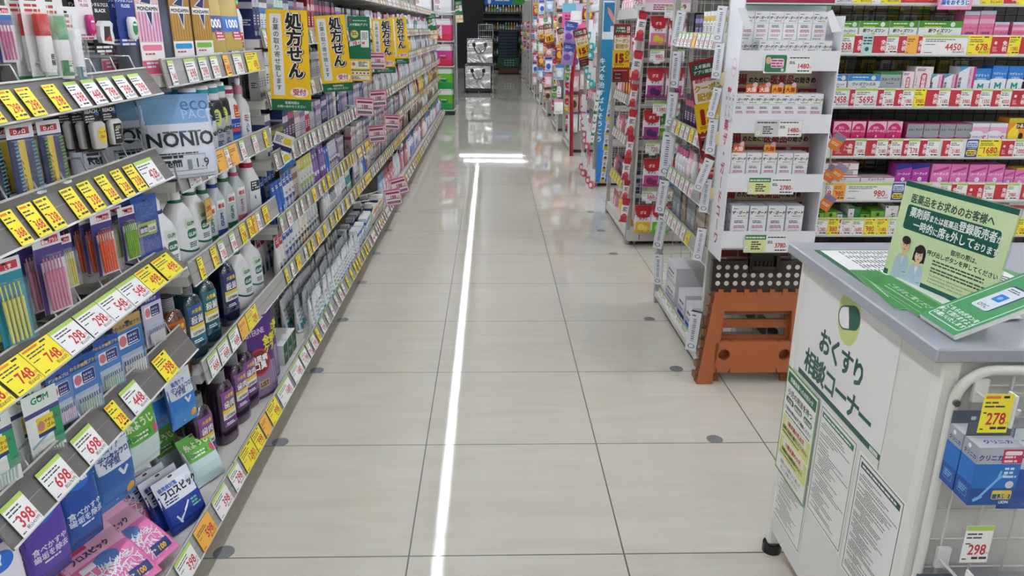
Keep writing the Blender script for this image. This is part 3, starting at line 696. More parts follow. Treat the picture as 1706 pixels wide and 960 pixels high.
def pick_pack(w, h, head, stick, n=6, txt='歯間ブラシ', back='e4e2e8', lab='3a2a6a', name='interdental_pick_pack', ln=None):
    a = Art(w, h, .03)
    a.fill(back, 0).rect(0, h * .84, w, h * .16, 'e9e9ec', 1).rect(0, h * .66, w, h * .18, head, 2).rr(w * .3, h * .87, w * .6, h * .09, .002, 'c83a4a', 3).text(txt, w * .6, h * .88, h * .06, 'ffffff', 'c', b=.03, l=5, sx=.8).rect(0, 0, w * .16, h * .66, lab, 2)
    return hang_card(name, w, h, a, back, (w * .12, h * .02, w * .86, h * .76, .02), [('picks', sticks(n, w * .7, h * .5, h * .05, stick, w * .055, -.010, -.003, stick))])
PK_ORANGE = pick_pack(.07, .17, '4a3a86', 'f0633a')
PK_PINK = pick_pack(.07, .17, '4a3a86', 'd987ac')
PK_YELL = pick_pack(.06, .15, '4a3a86', 'd8cf3a')
PK_LIME = pick_pack(.06, .15, '4a3a86', '86c440', ln=1)
PK_TEALY = pick_pack(.085, .21, '2a8ea4', 'e2de72', 5, 'Ｌ字', '2a9ab4', '2a8ea4')
PK_BROWN = pick_pack(.07, .17, '3a2a6a', '8a4a3a', 4)
def pik_grid(c, c2):
    w, h = .062, .15; a = Art(w, h, .03); a.fill('23306a', 0).rect(0, h * .8, w, h * .2, 'e8e8ea', 1).rr(w * .15, h * .85, w * .7, h * .09, .002, 'b83a46', 3).text('Dプロ', w * .5, h * .865, .010, 'ffffff', 'c', b=.03, l=5)
    a.rect(w * .36, h * .08, w * .26, h * .7, 'e8c83a', 2).text('歯間ブラシ', w * .44, h * .1, .013, '6a2a4a', 'l', b=.03, l=4, rot=PI / 2)
    m = MB()
    for i in range(14):
        z = h * .08 + i * h * .05
        for x in (-w * .34, w * .3): m.cyl((x, -.005, z), (x + w * .1, -.009, z + .003), .0022, c + ':k', 6)
    return hang_card('interdental_brush_pack', w, h, a, '23306a', (w * .04, h * .03, w * .92, h * .76, .012), [('brushes', m), ('end_cap', MB().cyl((-w * .2, -.006, .006), (w * .45, -.006, .010), .004, 'eef0f2:k', 8))])
PG_TEAL, PG_GREEN = pik_grid('6ab4c4', ''), pik_grid('7ab83a', '')
def reach(body='d4d4d2', yel=True):
    w, h = .068, .15; a = Art(w, h, .03); a.fill('17181a', 0).text('REACH', w * .5, h * .80, .0165, 'f4f4f4', 'c', b=.05).bars(w * .12, h * .72, w * .7, 3, .008, 'd0d0d0', seed=3).rect(w * .75, h * .74, w * .2, h * .08, '2a5ab8', 2)
    la = A_(.05, .075, .012)
    if yel: la.ell(.03, .04, .019, .026, 'ecd23c', 2).text('リーチ', .03, .046, .010, 'b8402a', 'c', b=.03).text('55m', .03, .032, .012, 'b8402a', 'c', b=.03)
    else: la.rect(.008, .0, .036, .068, '1c1c1e', 2).text('450', .026, .05, .015, 'e8e0a0', 'c', b=.03).bars(.012, .044, .028, 4, .009, 'cfcfcf', seed=3)
    S = [(.01, .022, .012, 3), (.014, .026, .014, 3), (.085, .029, .014, 3), (.095, .02, .009, 2.6)]
    S = [(z, x, y, e, 0, -.014) for z, x, y, e in S]
    it = MB().loft(S, body + ':k', 20); f = fmap(S); la.put(it, lambda u, v, dd: f(u - .025, v + .012, dd), .0002)
    return hang_card('floss_pack', w, h, a, '17181a', None, [('floss_case', it)])
REACH_Y, REACH_K = reach(), reach('e2e2e0', False)
def toothpaste_travel(cap, body, txt='歯ブラシ'):
    w, h = .066, .2; a = Art(w, h, .03); a.fill('efeeec', 0).rect(0, 0, w, h * .1, '2f9a5a', 1).bars(w * .2, h * .88, w * .6, 1, .013, '4a4a4a', seed=6).bars(w * .15, h * .82, w * .7, 2, .01, 'c03a3a', seed=3)
    S = [(.03, .017, .011, 2), (.035, .018, .012, 2), (.10, .018, .012, 2), (.105, .0165, .011, 2)]
    S = [(z, x, y, e, 0, -.014) for z, x, y, e in S]
    C = [(.105, .018, .012, 2, 0, -.014), (.148, .018, .012, 2, 0, -.014), (.15, .014, .009, 2, 0, -.014)]
    la = A_(.03, .06, .036); la.rect(.0, 0, .03, .03, body, 1).text('薬用', .024, .006, .013, '2a2a2e' if body == 'f4f4f4' else 'ffffff', 'l', b=.03, rot=PI / 2)
    tb = MB().loft(S, 'f4f4f4:k', 18); f = fmap(S); la.put(tb, lambda u, v, dd: f(u - .015, v + .036, dd), .0002)
    return hang_card('toothpaste_travel_pack', w, h, a, 'f0efed', (w * .1, h * .12, w * .8, h * .66, .03), [('tube_body', tb), ('cap', MB().loft(C, cap + ':k', 18))])
TT_RED, TT_GREEN = toothpaste_travel('c8322e', 'f4f4f4'), toothpaste_travel('6aa878', '2a8a4a')
def floss_card(card, caseC, badge, txt, tc='f2f2f2', kind=0):
    w, h = .08, .17; a = Art(w, h, .03); a.fill(card, 0).text(txt, w * .5, h * .8, .0125, tc, 'c', b=.03, sx=.9).text('BLACK' if kind == 0 else 'FLOSS', w * .55, h * .70, .014, tc, 'c', b=.04).bars(w * .1, h * .08, w * .8, 2, .012, tc, seed=5, full=True)
    it = MB()
    if kind == 0:
        P = [(-.024, .03), (.02, .025), (.026, .045), (.022, .066), (.027, .085), (.018, .094), (-.014, .094), (-.026, .08), (-.028, .05)]
        it.prism(P, (0, -.0008, 0), (1, 0, 0), (0, 0, 1), (0, -1, 0), .018, caseC + ':k'); aa = Art(.06, .1, 1); aa.poly([(.014, .036), (.045, .034), (.042, .06), (.044, .078), (.02, .078)], '3a2a2c', 1).poly([(.016, .037), (.043, .036), (.04, .052)], badge, 2); aa.flat(it, (-.03, -.0188, 0))
    else:
        it.loft([(.02, .012, .01, 2.4, .008, -.012), (.03, .019, .012, 2.4, .008, -.012), (.08, .019, .012, 2.4, .008, -.012), (.09, .012, .01, 2.4, .008, -.012)], caseC + ':k', 20)
        aa = Art(.03, .06, 1); aa.ell(.015, .03, .011, .022, badge, 1).rr(.007, .038, .016, .006, .002, 'f0f4f0', 2); aa.flat(it, (-.007, -.0242, .025))
    return hang_card('floss_pack', w, h, a, card, None, [('floss_case', it)])
FL_BLACK, FL_BLUE = floss_card('1b1a1c', 'e6e6e6', 'c8382e', 'デンタルフロス'), floss_card('2a3f8e', 'eceeee', '2a8a50', 'デンタルフロス', kind=1)
def flat_blue_pack():
    w, h = .085, .15; a = Art(w, h, .03); a.fill('2452a8', 0)
    for i in range(16):
        a.rect(w * .05 + i * w * .057, h * .66, w * .02, h * .24, '4f86d0', 2); a.rect(w * .05 + i * w * .057, h * .06, w * .02, h * .2, '8a9ad0', 2)
    a.rr(w * .12, h * .34, w * .76, h * .22, .003, 'b8cc4a', 3).rr(w * .17, h * .38, w * .34, h * .13, .002, '2a3f8e', 4).rr(w * .54, h * .38, w * .3, h * .13, .002, 'eef0f4', 4).text('歯間', w * .2, h * .405, .013, 'ffffff', b=.03, l=6).text('50本', w * .56, h * .405, .011, '2a3f8e', b=.03, l=6)
    return hang_card('interdental_pick_pack', w, h, a, '2452a8', (w * .03, h * .03, w * .94, h * .9, .007))
FB = flat_blue_pack()
def soft_pack(head, gr):
    w, h = .085, .17; a = Art(w, h, .03); a.fill('eef2ee', 0).rect(0, h * .78, w, h * .22, 'e8f0ea', 1).rect(0, h * .7, w, h * .06, '4a4a86', 2).rect(w * .7, h * .2, w * .3, h * .5, gr, 2).rr(w * .28, h * .4, w * .5, h * .26, .002, 'e8d23a', 3).rect(w * .28, h * .40, w * .5, h * .05, '2a3a7a', 4).ell(w * .4, h * .54, w * .1, h * .07, 'd08a78', 4).text('やわらか', w * .5, h * .56, .009, '8a2a2a', b=.03, l=5).text('ゴム', w * .54, h * .49, .010, '8a2a2a', b=.03, l=5).text('GUM', w * .5, h * .86, .02, gr, 'c', b=.04)
    a.line(w * .05, h * .3, w * .6, h * .42, h * .03, '7ac0d8', 2)
    return hang_card('soft_pick_pack', w, h, a, 'eef2ee', (w * .05, h * .03, w * .9, h * .33, .01), [('picks', sticks(8, w * .7, h * .16, h * .05, 'cfe6e2', .0026, -.005, .003))])
SOFT = soft_pack('', '2a9a68')
def floss_bag(w, h, d, body, ttl, tc, c2, kind, name='floss_pick_bag'):
    a = Art(w, h, .009); a.fill(body, 0)
    if kind == 'y':      # light blue Y-shaped floss
        a.rect(0, h * .55, w, h * .45, 'e2eaf2', 1).rect(0, h * .3, w, h * .27, c2, 1).text('歯周ケア', w * .2, h * .78, .013, '2a5aa8', b=.03).text('デンタルフロス', w * .12, h * .68, .0145, '2a4a8a', b=.04, sx=.9).text('Y字型', w * .2, h * .60, .016, '2a4a8a', b=.04).line(w * .45, h * .08, w * .62, h * .42, .008, 'dfe8f2', 3).line(w * .62, h * .42, w * .52, h * .52, .007, 'dfe8f2', 3).line(w * .62, h * .42, w * .75, h * .5, .007, 'dfe8f2', 3).ell(w * .78, h * .16, .012, .012, 'd8a03a', 3)
    elif kind == 'n':    # navy floss picks
        a.rect(0, h * .52, w, h * .48, 'e4e9f0', 1).text('フロスピック', w * .08, h * .66, .024, '10131c', b=.06, sx=.86).text('歯周病対策', w * .08, h * .80, .0125, '2a5ab8', b=.04).bars(w * .1, h * .6, w * .5, 2, .007, '1a2a5a', seed=3).ell(w * .86, h * .72, w * .1, w * .12, 'cfd8e4', 3).line(w * .25, h * .16, w * .5, h * .36, .006, 'f0f2f4', 3).line(w * .5, h * .36, w * .6, h * .44, .005, 'f0f2f4', 3).line(w * .2, h * .3, w * .3, h * .14, .005, 'f0f2f4', 3)
        a.bars(w * .65, h * .4, w * .25, 3, .009, '7ac8a0', seed=4)
    elif kind == 'p':    # pink bag with a window of white picks
        a.rect(0, h * .62, w, h * .38, 'f2b8d2', 1).line(0, h * .62, w, h * .66, .003, '2a2a6a', 3).rr(w * .08, h * .8, w * .4, h * .08, .006, 'd83a5a', 3).text('フロスピック', w * .1, h * .68, .019, '5a3a78', b=.05, sx=.9).ell(w * .5, h * .52, w * .2, h * .1, '5a7ac0', 3).rr(w * .1, h * .5, w * .22, h * .08, .002, 'f0f0f4', 4)
        r = random.Random(3)
        for i in range(120):
            x, y, t = w * r.uniform(.12, .88), h * r.uniform(.1, .46), r.uniform(0, 3.1)
            a.line(x - .009 * math.cos(t), y - .009 * math.sin(t), x + .009 * math.cos(t), y + .009 * math.sin(t), .0024, r.choice(['f4f4f6', 'e4e6ee', 'fafafa']), 3)
        a.rr(w * .55, h * .08, w * .36, h * .13, .002, '2a3a7a', 5).text('100', w * .73, h * .10, .017, 'f0b43a', 'c', b=.05, l=7)
    elif kind == 'g':    # green header, white picks below
        a.rect(0, h * .5, w, h * .5, '62b43a', 1).text('糸ようじ', w * .5, h * .74, .022, 'e8f4c8', 'c', b=.05).rr(w * .1, h * .56, w * .6, h * .1, .004, '3f9a3a', 3).bars(w * .14, h * .62, w * .5, 2, .009, 'e8f4d0', seed=2).ell(w * .85, h * .6, .008, .012, 'd84a7a', 3)
        for i in range(9): a.line(w * (.15 + .08 * i), h * .06, w * (.2 + .08 * i), h * .44, .004, 'e6eaee', 3)
    else:                # plain coloured bag with a big title
        a.rect(0, 0, w, h * .12, c2, 1).ell(w * .5, h * .82, w * .34, h * .11, '2a6fd0', 2).text(ttl, w * .5, h * .79, .026, 'ffffff', 'c', b=.06, l=5).text('食べかすや', w * .5, h * .42, .0175, tc, 'c', b=.03).text('歯垢を除去', w * .5, h * .33, .0175, tc, 'c', b=.03).bars(w * .3, h * .27, w * .4, 1, .009, tc, seed=2)
    return bag(name, w, h, d, a, body, head=.14)
FB_Y = floss_bag(.1, .155, .028, '3f8ad8', '', '', '2f7fd0', 'y'); FB_N = floss_bag(.125, .15, .03, '1f3a9a', '', '', '', 'n')
FB_P = floss_bag(.16, .19, .045, 'e67ab2', '', '', '', 'p'); FB_G = floss_bag(.11, .15, .04, 'cfe4e2', '', '', '', 'g')
FB_PUR = floss_bag(.105, .2, .03, '5a3fa8', 'Oral', 'e8e0f4', '3a2a80', 'o'); FB_BLU = floss_bag(.09, .19, .03, '1f4fa8', 'Oral', 'dfe8f8', '163a86', 'o')
FB_MID = floss_bag(.1, .16, .035, '2f6fb8', '', '', '2a62ac', 'y')
# ------------------------------------------------------------ goods on the nearest two left bays
def hang(kit, h, u, vt, vb, label, n=1, dx=.03, x=-.868, rz=LFT - .32, group=None, rx=0.0, jit=0.0):
    """hang a pack of height h so that its face spans photo rows vt..vb at column u on the plane x, n copies back along the hook"""
    b, t = U(u, vb, 'x', x), U(u, vt, 'x', x)
    y, z, s = b.y, b.z, (t.z - b.z) / h
    for i in range(n):
        lab = label if n == 1 else ('%s, front one on its hook' % label if i == 0 else '%s, %s on its hook' % (label, nth(i)))
        kit.put((x - i * dx * s, y + jit * i, z), lab, rz=rz, group=group, rx=rx, sc=s)
TT_WHITE = toothpaste_travel('eef2f2', '2a7a86'); FL_PINK = floss_card('f0e8ec', 'c02a78', 'd84a90', '糸ようじ', 'b03a6a', kind=1)
PK_PINK2 = pick_pack(.07, .17, '3f6ab0', 'c84a8a', 4)
hang(PK_PINK2, .17, 17, 10, 104, 'pink brush pack at the left edge of the top rail', 2)
hang(TT_RED, .2, 79, -16, 142, 'travel toothpaste pack with red cap', 2)
hang(TT_GREEN, .2, 107, -16, 156, 'travel toothpaste pack with pale green cap', 2)
hang(TT_WHITE, .2, 131, 12, 158, 'travel toothpaste pack with white cap', 1)
hang(FL_PINK, .17, 148, -12, 66, 'pink dental floss on a white card', 1, x=-.88)
hang(FL_BLACK, .17, 176, -8, 88, 'white floss case on a black card', 3)
hang(FL_BLUE, .17, 217, -14, 76, 'oval white floss case on a blue card', 3)
GH = 'packs hung above the second hook rail'
hang(PG_TEAL, .15, 54, 200, 330, 'teal interdental brush pack', 5, .035, group=GH)
hang(PG_GREEN, .15, 99, 196, 312, 'lime green interdental brush pack', 5, .035, group=GH)
hang(REACH_Y, .15, 162, 170, 252, 'white floss case with yellow sticker on black card', 3, .04, group=GH)
hang(REACH_K, .15, 190, 168, 244, 'floss case with black label on black card', 2, .04, group=GH)
GH = 'packs hung above the third hook rail'
hang(PK_TEALY, .21, 34, 418, 572, 'teal card of pale yellow angled picks', 3, .04, group=GH)
hang(PK_PINK, .17, 100, 378, 518, 'purple headed card of pink picks', 4, .034, group=GH)
hang(PK_YELL, .15, 118, 385, 480, 'purple headed card of yellow picks', 1, x=-.885, group=GH)
hang(PK_ORANGE, .17, 183, 346, 456, 'purple headed card of orange picks', 7, .03, group=GH)
hang(PK_LIME, .15, 222, 338, 432, 'purple headed card of lime picks', 3, .034, group=GH)
hang(FB, .15, 252, 320, 424, 'blue pick pack with a lime label', 3, .03, x=-.875, group=GH)
GH = 'packs hung above the lowest hook rail'
hang(SOFT, .17, 10, 670, 812, 'white and green soft pick pack at the left edge', 2, .03, group=GH)
hang(SOFT, .17, 88, 632, 770, 'white and green soft pick pack beside the blue packs', 4, .03, group=GH)
hang(IB_LILAC, .13, 112, 604, 706, 'blue interdental pack with lilac brushes', 2, .03, group=GH)
hang(IB_BLUE, .135, 152, 580, 688, 'blue interdental pack with mint brushes, nearest column', 4, .03, group=GH)
hang(IB_BLUE, .135, 190, 550, 648, 'blue interdental pack with mint brushes, second column', 4, .03, group=GH)
hang(IB_WHITE, .135, 226, 514, 628, 'blue interdental pack with white brushes', 4, .03, group=GH)
IB_PALE = brush_pack(.062, .13, '3a3a86', 'c9c4dc', 'e8e0f0', 'やわらか', 'e8e4ee', tip='8a7ab8')
hang(IB_PALE, .13, 262, 476, 574, 'pale lilac interdental pack', 3, .03, group=GH)
GH = 'bags hung below the lowest hook rail'
hang(FB_PUR, .2, 88, 800, 962, 'purple floss bag', 3, .05, x=-.86, group=GH)
hang(FB_BLU, .19, 146, 748, 902, 'deep blue floss bag', 3, .05, x=-.86, group=GH)
hang(FB_MID, .16, 196, 700, 838, 'mid blue floss bag with white label', 3, .045, x=-.87, group=GH)
hang(FB_G, .15, 240, 668, 776, 'green headed floss bag', 2, .045, x=-.90, group=GH)
hang(FB_Y, .155, 309, 606, 706, 'light blue floss bag by the amber mouthwash', 3, .05, x=-.86, group=GH, rx=-.06)
WB = floss_bag(.1, .2, .03, 'e8e4ec', 'Ｙ', '4a3a6a', '3a2a5a', 'o')
hang(WB, .2, 22, 880, 1040, 'white floss bag with dark purple foot at the left edge', 2, .05, x=-.86)
# loose bags on the bottom shelf
def lay(kit, u, v, z, rz, rx, label, group, ry=0.0):
    p = U(u, v, 'z', z); kit.put((p.x, p.y, z), label, rz=rz, rx=rx, ry=ry, group=group)
GP = 'pink floss pick bags on the bottom shelf'
for i, (u, v, z, rz, rx, lab) in enumerate([(262, 942, .15, 1.25, -1.0, 'pink floss bag lying nearest the empty shelf strip'), (150, 985, .15, 1.3, -1.05, 'pink floss bag lying at the front left corner of the shelf'),
        (262, 858, .16, 1.2, -.95, 'pink floss bag lying beside the navy floss bags'), (170, 905, .18, 1.35, -1.1, 'pink floss bag lying below the blue hanging bags'), (95, 925, .19, 1.3, -1.1, 'pink floss bag lying behind the purple hanging bags'),
        (200, 830, .18, 1.3, -1.0, 'pink floss bag lying deepest under the hooks'), (60, 985, .20, 1.4, -1.0, 'pink floss bag lying half under the white hanging bag'), (225, 985, .165, 1.15, -1.05, 'pink floss bag lying lowest in the picture by the rail'), (130, 860, .21, 1.25, -.9, 'pink floss bag standing up between the purple and blue bags')]):
    lay(FB_P, u, v, z, rz, rx, lab, GP)
p0 = U(318, 872, 'z', .12)
for i in range(5):
    FB_N.put((p0.x - .035 * i, p0.y + .004 * i, .118), 'navy floss pick bag, %s from the front of the leaning file' % nth(i), rz=1.15, rx=-.38, group='navy floss pick bags standing in a file')
lay(FB_G, 352, 800, .12, 1.1, -.45, 'green headed floss bag at the shelf front by the purple bottles', 'green floss bags on the bottom shelf')
lay(FB_G, 300, 790, .12, 1.2, -.5, 'green headed floss bag behind the navy floss bags', 'green floss bags on the bottom shelf')

# ---- second bay
def stand(kit, u, v, x, z, label, n=1, dx=.085, rz=LFT - .34, group=None, sc=None, jy=0.0):
    y = U(u, v, 'x', x).y; d = .045
    for i in range(n):
        lab = label if n == 1 else ('%s, front of its file' % label if i == 0 else '%s, %s in its file' % (label, nth(i)))
        kit.put((x - d - i * dx, y + jy * i, z), lab, rz=rz, group=group, sc=sc)
B1, B2, B3, B4, BB = 1.2705, .9985, .7355, .4385, .1155
GM = 'large mouthwash bottles on the top shelf'
stand(MOND_P, 264, 112, -.85, B1, 'grey mouthwash bottle with pink sleeve', 2, .1, group=GM)
stand(MOND_G, 314, 100, -.85, B1, 'grey mouthwash bottle with gold and blue sleeve', 2, .1, group=GM)
stand(MOND_N, 347, 94, -.85, B1, 'grey mouthwash bottle with gold and green sleeve', 2, .1, group=GM)
for i, (u, x) in enumerate([(232, -.99), (200, -1.07), (166, -1.14)]):
    JUG.put((x, U(u + 6, 118, 'x', x).y, B1), 'grey jug with purple label, %s behind the pink sleeved bottle' % nth(i), rz=LFT, group='grey jugs on the top shelf')
GP2.put((-.885, U(396, 84, 'x', -.85).y, B1), 'blue and gold refill pouch on the top shelf', rz=1.3)
GP1.put((-.88, U(366, 90, 'x', -.85).y, B1), 'gold refill pouch with navy band on the top shelf', rz=1.3)
WG = bottle('mouthwash_bottle', [(0, .028, .022, 3), (.005, .03, .024, 3), (.15, .03, .024, 3), (.18, .02, .02, 2)], A_(.046, .11, .02).rr(.01, .03, .026, .05, .002, 'd83a3a').bars(.013, .07, .02, 4, .011, 'f4f4f4', l=4, seed=2), 'f2f3f2', [([(.178, .022, .022, 2), (.19, .022, .022, 2)], 'c83a3a'), ([(.19, .022, .022, 2), (.225, .02, .02, 2), (.23, .012, .012, 2)], '4aa83a')])
stand(WG, 415, 78, -.85, B1, 'white bottle with green cap on the top shelf', 1)
p = U(290, 300, 'z', B2)
NPOUCH.put((p.x + .02, p.y + .02, B2 + .004), 'large grey refill pouch with blue top, standing forward on the shelf', rz=.62, rx=-.06)
for i, (dx, dy) in enumerate([(-.11, .06), (-.19, .05), (-.19, .15)]):
    NPOUCH.put((p.x + dx - .02, p.y + .03 + dy, B2 + .004), 'grey and blue refill pouch, %s behind the foremost pouch' % nth(i), rz=.85, rx=-.05, group='grey refill pouches on the second shelf')
GB = 'mouthwash bottles on the second shelf'
stand(NON_B, 350, 262, -.853, B2, 'slim mouthwash bottle with bright blue cap band', 3, .07, group=GB)
stand(NON_T, 368, 250, -.853, B2, 'pale slim mouthwash bottle with teal cap band', 3, .07, group=GB)
stand(NON_Y, 382, 238, -.853, B2, 'grey slim mouthwash bottle with lime sticker, nearer one', 3, .07, group=GB)
stand(NON_Y, 392, 232, -.858, B2, 'grey slim mouthwash bottle with lime sticker, farther one', 2, .07, group=GB)
stand(CLIN, 405, 226, -.853, B2, 'white and blue mouthwash bottle with magenta cap band', 3, .075, group=GB)
stand(PUMP, 424, 218, -.853, B2, 'clear pump bottle with pink collar', 2, .07, group=GB)
GB = 'dental rinse bottles on the third shelf'
stand(GUM_NAVY, 299, 452, -.853, B3, 'white jug with navy swoosh', 3, .092, group=GB, sc=.92)
stand(GUM_GREEN, 331, 440, -.853, B3, 'white jug with green swoosh, nearer file', 3, .092, group=GB, sc=.92)
stand(GUM_GREEN, 352, 420, -.853, B3, 'white jug with green swoosh, farther file', 3, .092, group=GB, sc=.92)
SALE = MB(); Art(.05, .07).fill('b8963a').rect(.004, .02, .042, .046, 'd8b04a', 1).text('28%', .025, .032, .02, 'c02a2a', 'c', b=.05).bars(.006, .01, .036, 1, .008, 'f2e8c8', seed=2).flat(SALE, (-.025, 0, 0)); SALE.box(-.025, .025, .0, .001, 0, .07, 'b8963a')
Kit('offer_card', 'offer card', SALE).put((-.846, U(348, 352, 'x', -.846).y, .835), 'gold offer card with red digits over the green swoosh jugs', rz=LFT)
stand(GSLIM_G, 370, 402, -.853, B3, 'clear slim rinse bottle with green foot, nearer file', 2, .07, group=GB)
stand(GSLIM_B, 385, 388, -.853, B3, 'clear slim rinse bottle with blue foot', 2, .07, group=GB)
stand(GSLIM_G, 401, 372, -.853, B3, 'clear slim rinse bottle with green foot, farther file', 2, .07, group=GB)
stand(GSLIM_P, 417, 360, -.853, B3, 'clear slim rinse bottle with pink foot', 2, .07, group=GB)
RC = bottle('rinse_bottle', [(0, .04, .032, 3), (.006, .044, .035, 3), (.12, .044, .035, 3), (.16, .026, .026, 2.2), (.17, .022, .022, 2)], A_(.07, .13, .006).rect(0, 0, .07, .05, 'e6e8ee', 1).poly([(0, .0), (.05, .0), (.03, .06), (0, .09)], '2a5ab8', 2).rect(.01, .08, .05, .035, '26262c', 2).bars(.015, .105, .04, 3, .009, 'e8e8e8', seed=4), 'f3f3f3', [([(.168, .024, .024, 2), (.186, .024, .024, 2)], 'b8243a'), ([(.186, .022, .022, 2), (.2, .02, .02, 2)], 'f2f2f2')])
stand(RC, 436, 340, -.853, B3, 'white bottle with red cap band by the bay end', 2, .08, group=GB)
GB = 'large mouthwash bottles on the lowest shelf'
stand(LIST_AMBER, 318, 616, -.853, B4, 'amber mouthwash bottle, dark ribbed cap', 3, .085, group=GB)
stand(LIST_BLUE, 347, 596, -.853, B4, 'blue green mouthwash bottle, blue label', 3, .085, group=GB)
stand(LIST_TEAL, 369, 566, -.853, B4, 'teal mouthwash bottle, green label', 2, .085, group=GB)
stand(LIST_NAVY, 399, 522, -.853, B4, 'navy mouthwash bottle by the white rinse bottles', 3, .085, group=GB)
stand(GUM_GREEN, 419, 500, -.86, B4, 'white jug beside the navy mouthwash', 2, .085, group=GB)
TJ = gum('1f7a78', '1c7f7c', 'd8d8dc'); stand(TJ, 436, 478, -.86, B4, 'white jug with teal swoosh at the bay end', 2, .085, group=GB)
GB = 'purple mouthwash bottles on the bottom shelf'
for i, (u, v, x) in enumerate([(356, 742, -.84), (392, 704, -.83), (412, 668, -.83), (426, 640, -.83), (376, 655, -.95), (400, 618, -.95), (330, 690, -.97), (350, 640, -1.04)]):
    LIST_PURP.put((x - .04, U(u, v, 'x', x).y, BB), ('purple mouthwash bottle, %s along the front of the bottom shelf' % nth(i)) if i < 4 else 'purple mouthwash bottle, %s in the rear row of the bottom shelf' % nth(i - 4), rz=1.25, group=GB)
p = U(452, 640, 'x', -.80)
PPOUCH.put((-.84, p.y, BB), 'purple refill pouch with a red round emblem, front one', rz=1.05)
PPOUCH.put((-.86, p.y + .13, BB), 'purple refill pouch, just behind the front one', rz=1.2)
BOXG = carton('soap_box', .06, .09, .085, Art(.06, .085, 1).fill('1f5a34').text('薬用', .03, .03, .016, 'e8f0e4', 'c'), 'eef0ec', None, 'eef0ec')
for i in range(3): BOXG.put((-.82, U(484, 576, 'x', -.8).y + .066 * i, BB), 'green fronted small box, %s before the silver toothpaste tubes' % nth(i), rz=LFT, group='green boxes on the bottom shelf')
# ---- small sale cards stuck on the rails
# ------------------------------------------------------------ generic small goods for the long run of shelves
def sq_tube(desc, w, h, d, top, mid, foot, txt='', tc='2a3f8e', body='e8e9ec', kind='k'):
    S = [(0, w * .47, d * .5, 3), (h * .25, w * .48, d * .46, 3), (h * .6, w * .5, d * .3, 3), (h * .92, w * .5, d * .07, 3), (h, w * .5, d * .06, 3)]
    a = Art(w * .92, h, .009); a.fill(body, 0).rect(0, h * .72, w, h * .28, top, 1).rect(0, h * .34, w, h * .1, mid, 1).rect(0, 0, w, h * .24, foot, 1)
    if txt: a.text(txt, w * .46, h * .52, w * .3, tc, 'c', b=.05, sx=.9)
    a.bars(w * .12, h * .3, w * .6, 2, h * .04, tc, seed=3).bars(w * .15, h * .86, w * .6, 2, h * .05, 'f4f4f6', seed=5)
    m = MB().loft(S, body + ':' + kind, 16); f = fmap(S); a.put(m, lambda u, v, dd: f((u - w * .46) * 1.0, v, dd), .0002)
    return desc, w, Kit('toothpaste_tube', 'toothpaste', m)
def slim_box(desc, w, h, d, c, band, tc='3a3a48', name='carton', side=None, txt='', kind='p', vert=False):
    a = Art(w, h, 1); a.fill(c + ':' + kind, 0).rect(0, h * .7, w, h * .16, band, 1).bars(w * .12, h * .5, w * .76, 4, h * .06, tc, seed=len(desc)).rect(w * .1, h * .08, w * .8, h * .1, band, 1)
    if txt: a.text(txt, w * .5, h * .9 if vert else h * .58, w * (.5 if vert else .8 / max(1, len(txt))), tc, 'c', b=.04, vert=vert)
    sa = Art(d, h, 1); sa.fill(side or c, 0).rect(0, h * .66, d, h * .14, band, 1).bars(d * .2, h * .4, d * .6, 3, h * .05, tc, seed=2)
    m = MB().box(-w / 2, w / 2, 0, d, 0, h, c)
    a.flat(m, (-w / 2, 0, 0)); sa.flat(m, (-w / 2, d, 0), (0, -1, 0), (0, 0, 1), (-1, 0, 0)); sa.flat(m, (w / 2, 0, 0), (0, 1, 0), (0, 0, 1), (1, 0, 0))
    return desc, w, Kit(name, 'box', m)
def s_bag(desc, w, h, d, c, band, win, name='hanging_bag', txt=''):
    a = Art(w, h, .012); a.fill(c, 0).rect(0, h * .78, w, h * .22, band, 1).ell(w * .5, h * .4, w * .34, h * .2, win, 2).bars(w * .15, h * .7, w * .7, 2, h * .05, 'f6f6f6', seed=4).bars(w * .15, h * .14, w * .6, 2, h * .04, band, seed=6)
    if txt: a.text(txt, w * .5, h * .82, h * .09, 'f4f4f4', 'c', b=.05)
    S = bag_secs(w, h, d); m = MB().loft(S, c + ':f', 16); f = fmap(S); a.put(m, lambda u, v, dd: f((u - w / 2) * .98, v, dd), .0002)
    return desc, w, Kit(name, 'bag', m)
def s_bottle(desc, r, h, c, cap, lab, kind='k'):
    S = [(0, r * .95, r * .7, 3), (h * .03, r, r * .75, 3), (h * .6, r, r * .75, 3), (h * .74, r * .6, r * .55, 2.4), (h * .78, r * .4, r * .4, 2)]
    m = MB().loft(S, c + ':' + kind, 18); m.loft([(h * .78, r * .46, r * .46, 2), (h * .98, r * .42, r * .42, 2), (h, r * .34, r * .34, 2)], cap + ':k', 14)
    a = Art(r * 1.6, h * .4, .007); a.fill(lab, 0).bars(r * .3, h * .3, r, 3, h * .05, '3a3a4a', seed=3).rect(0, h * .05, r * 1.6, h * .06, cap, 1); f = fmap(S); a.put(m, lambda u, v, dd: f(u - r * .8, v + h * .1, dd), .0002)
    return desc, r * 2, Kit('care_bottle', 'bottle', m)
T_BLUE = sq_tube('blue topped white toothpaste tube', .052, .165, .036, '2458b4', '2a4f9e', '7a6ab8', 'Ora2')
T_BLUE2 = sq_tube('deep blue toothpaste tube', .052, .16, .036, '1f56b8', '3a78d0', 'e8ecf4', '', 'f0f0f4', '2a62c0', 'f')
T_LIME = sq_tube('grey tube with lime and yellow top', .052, .18, .036, 'd8cf3a', '9ab83a', '5a8ab0', 'hu', '3a3a44', 'dcdcd8')
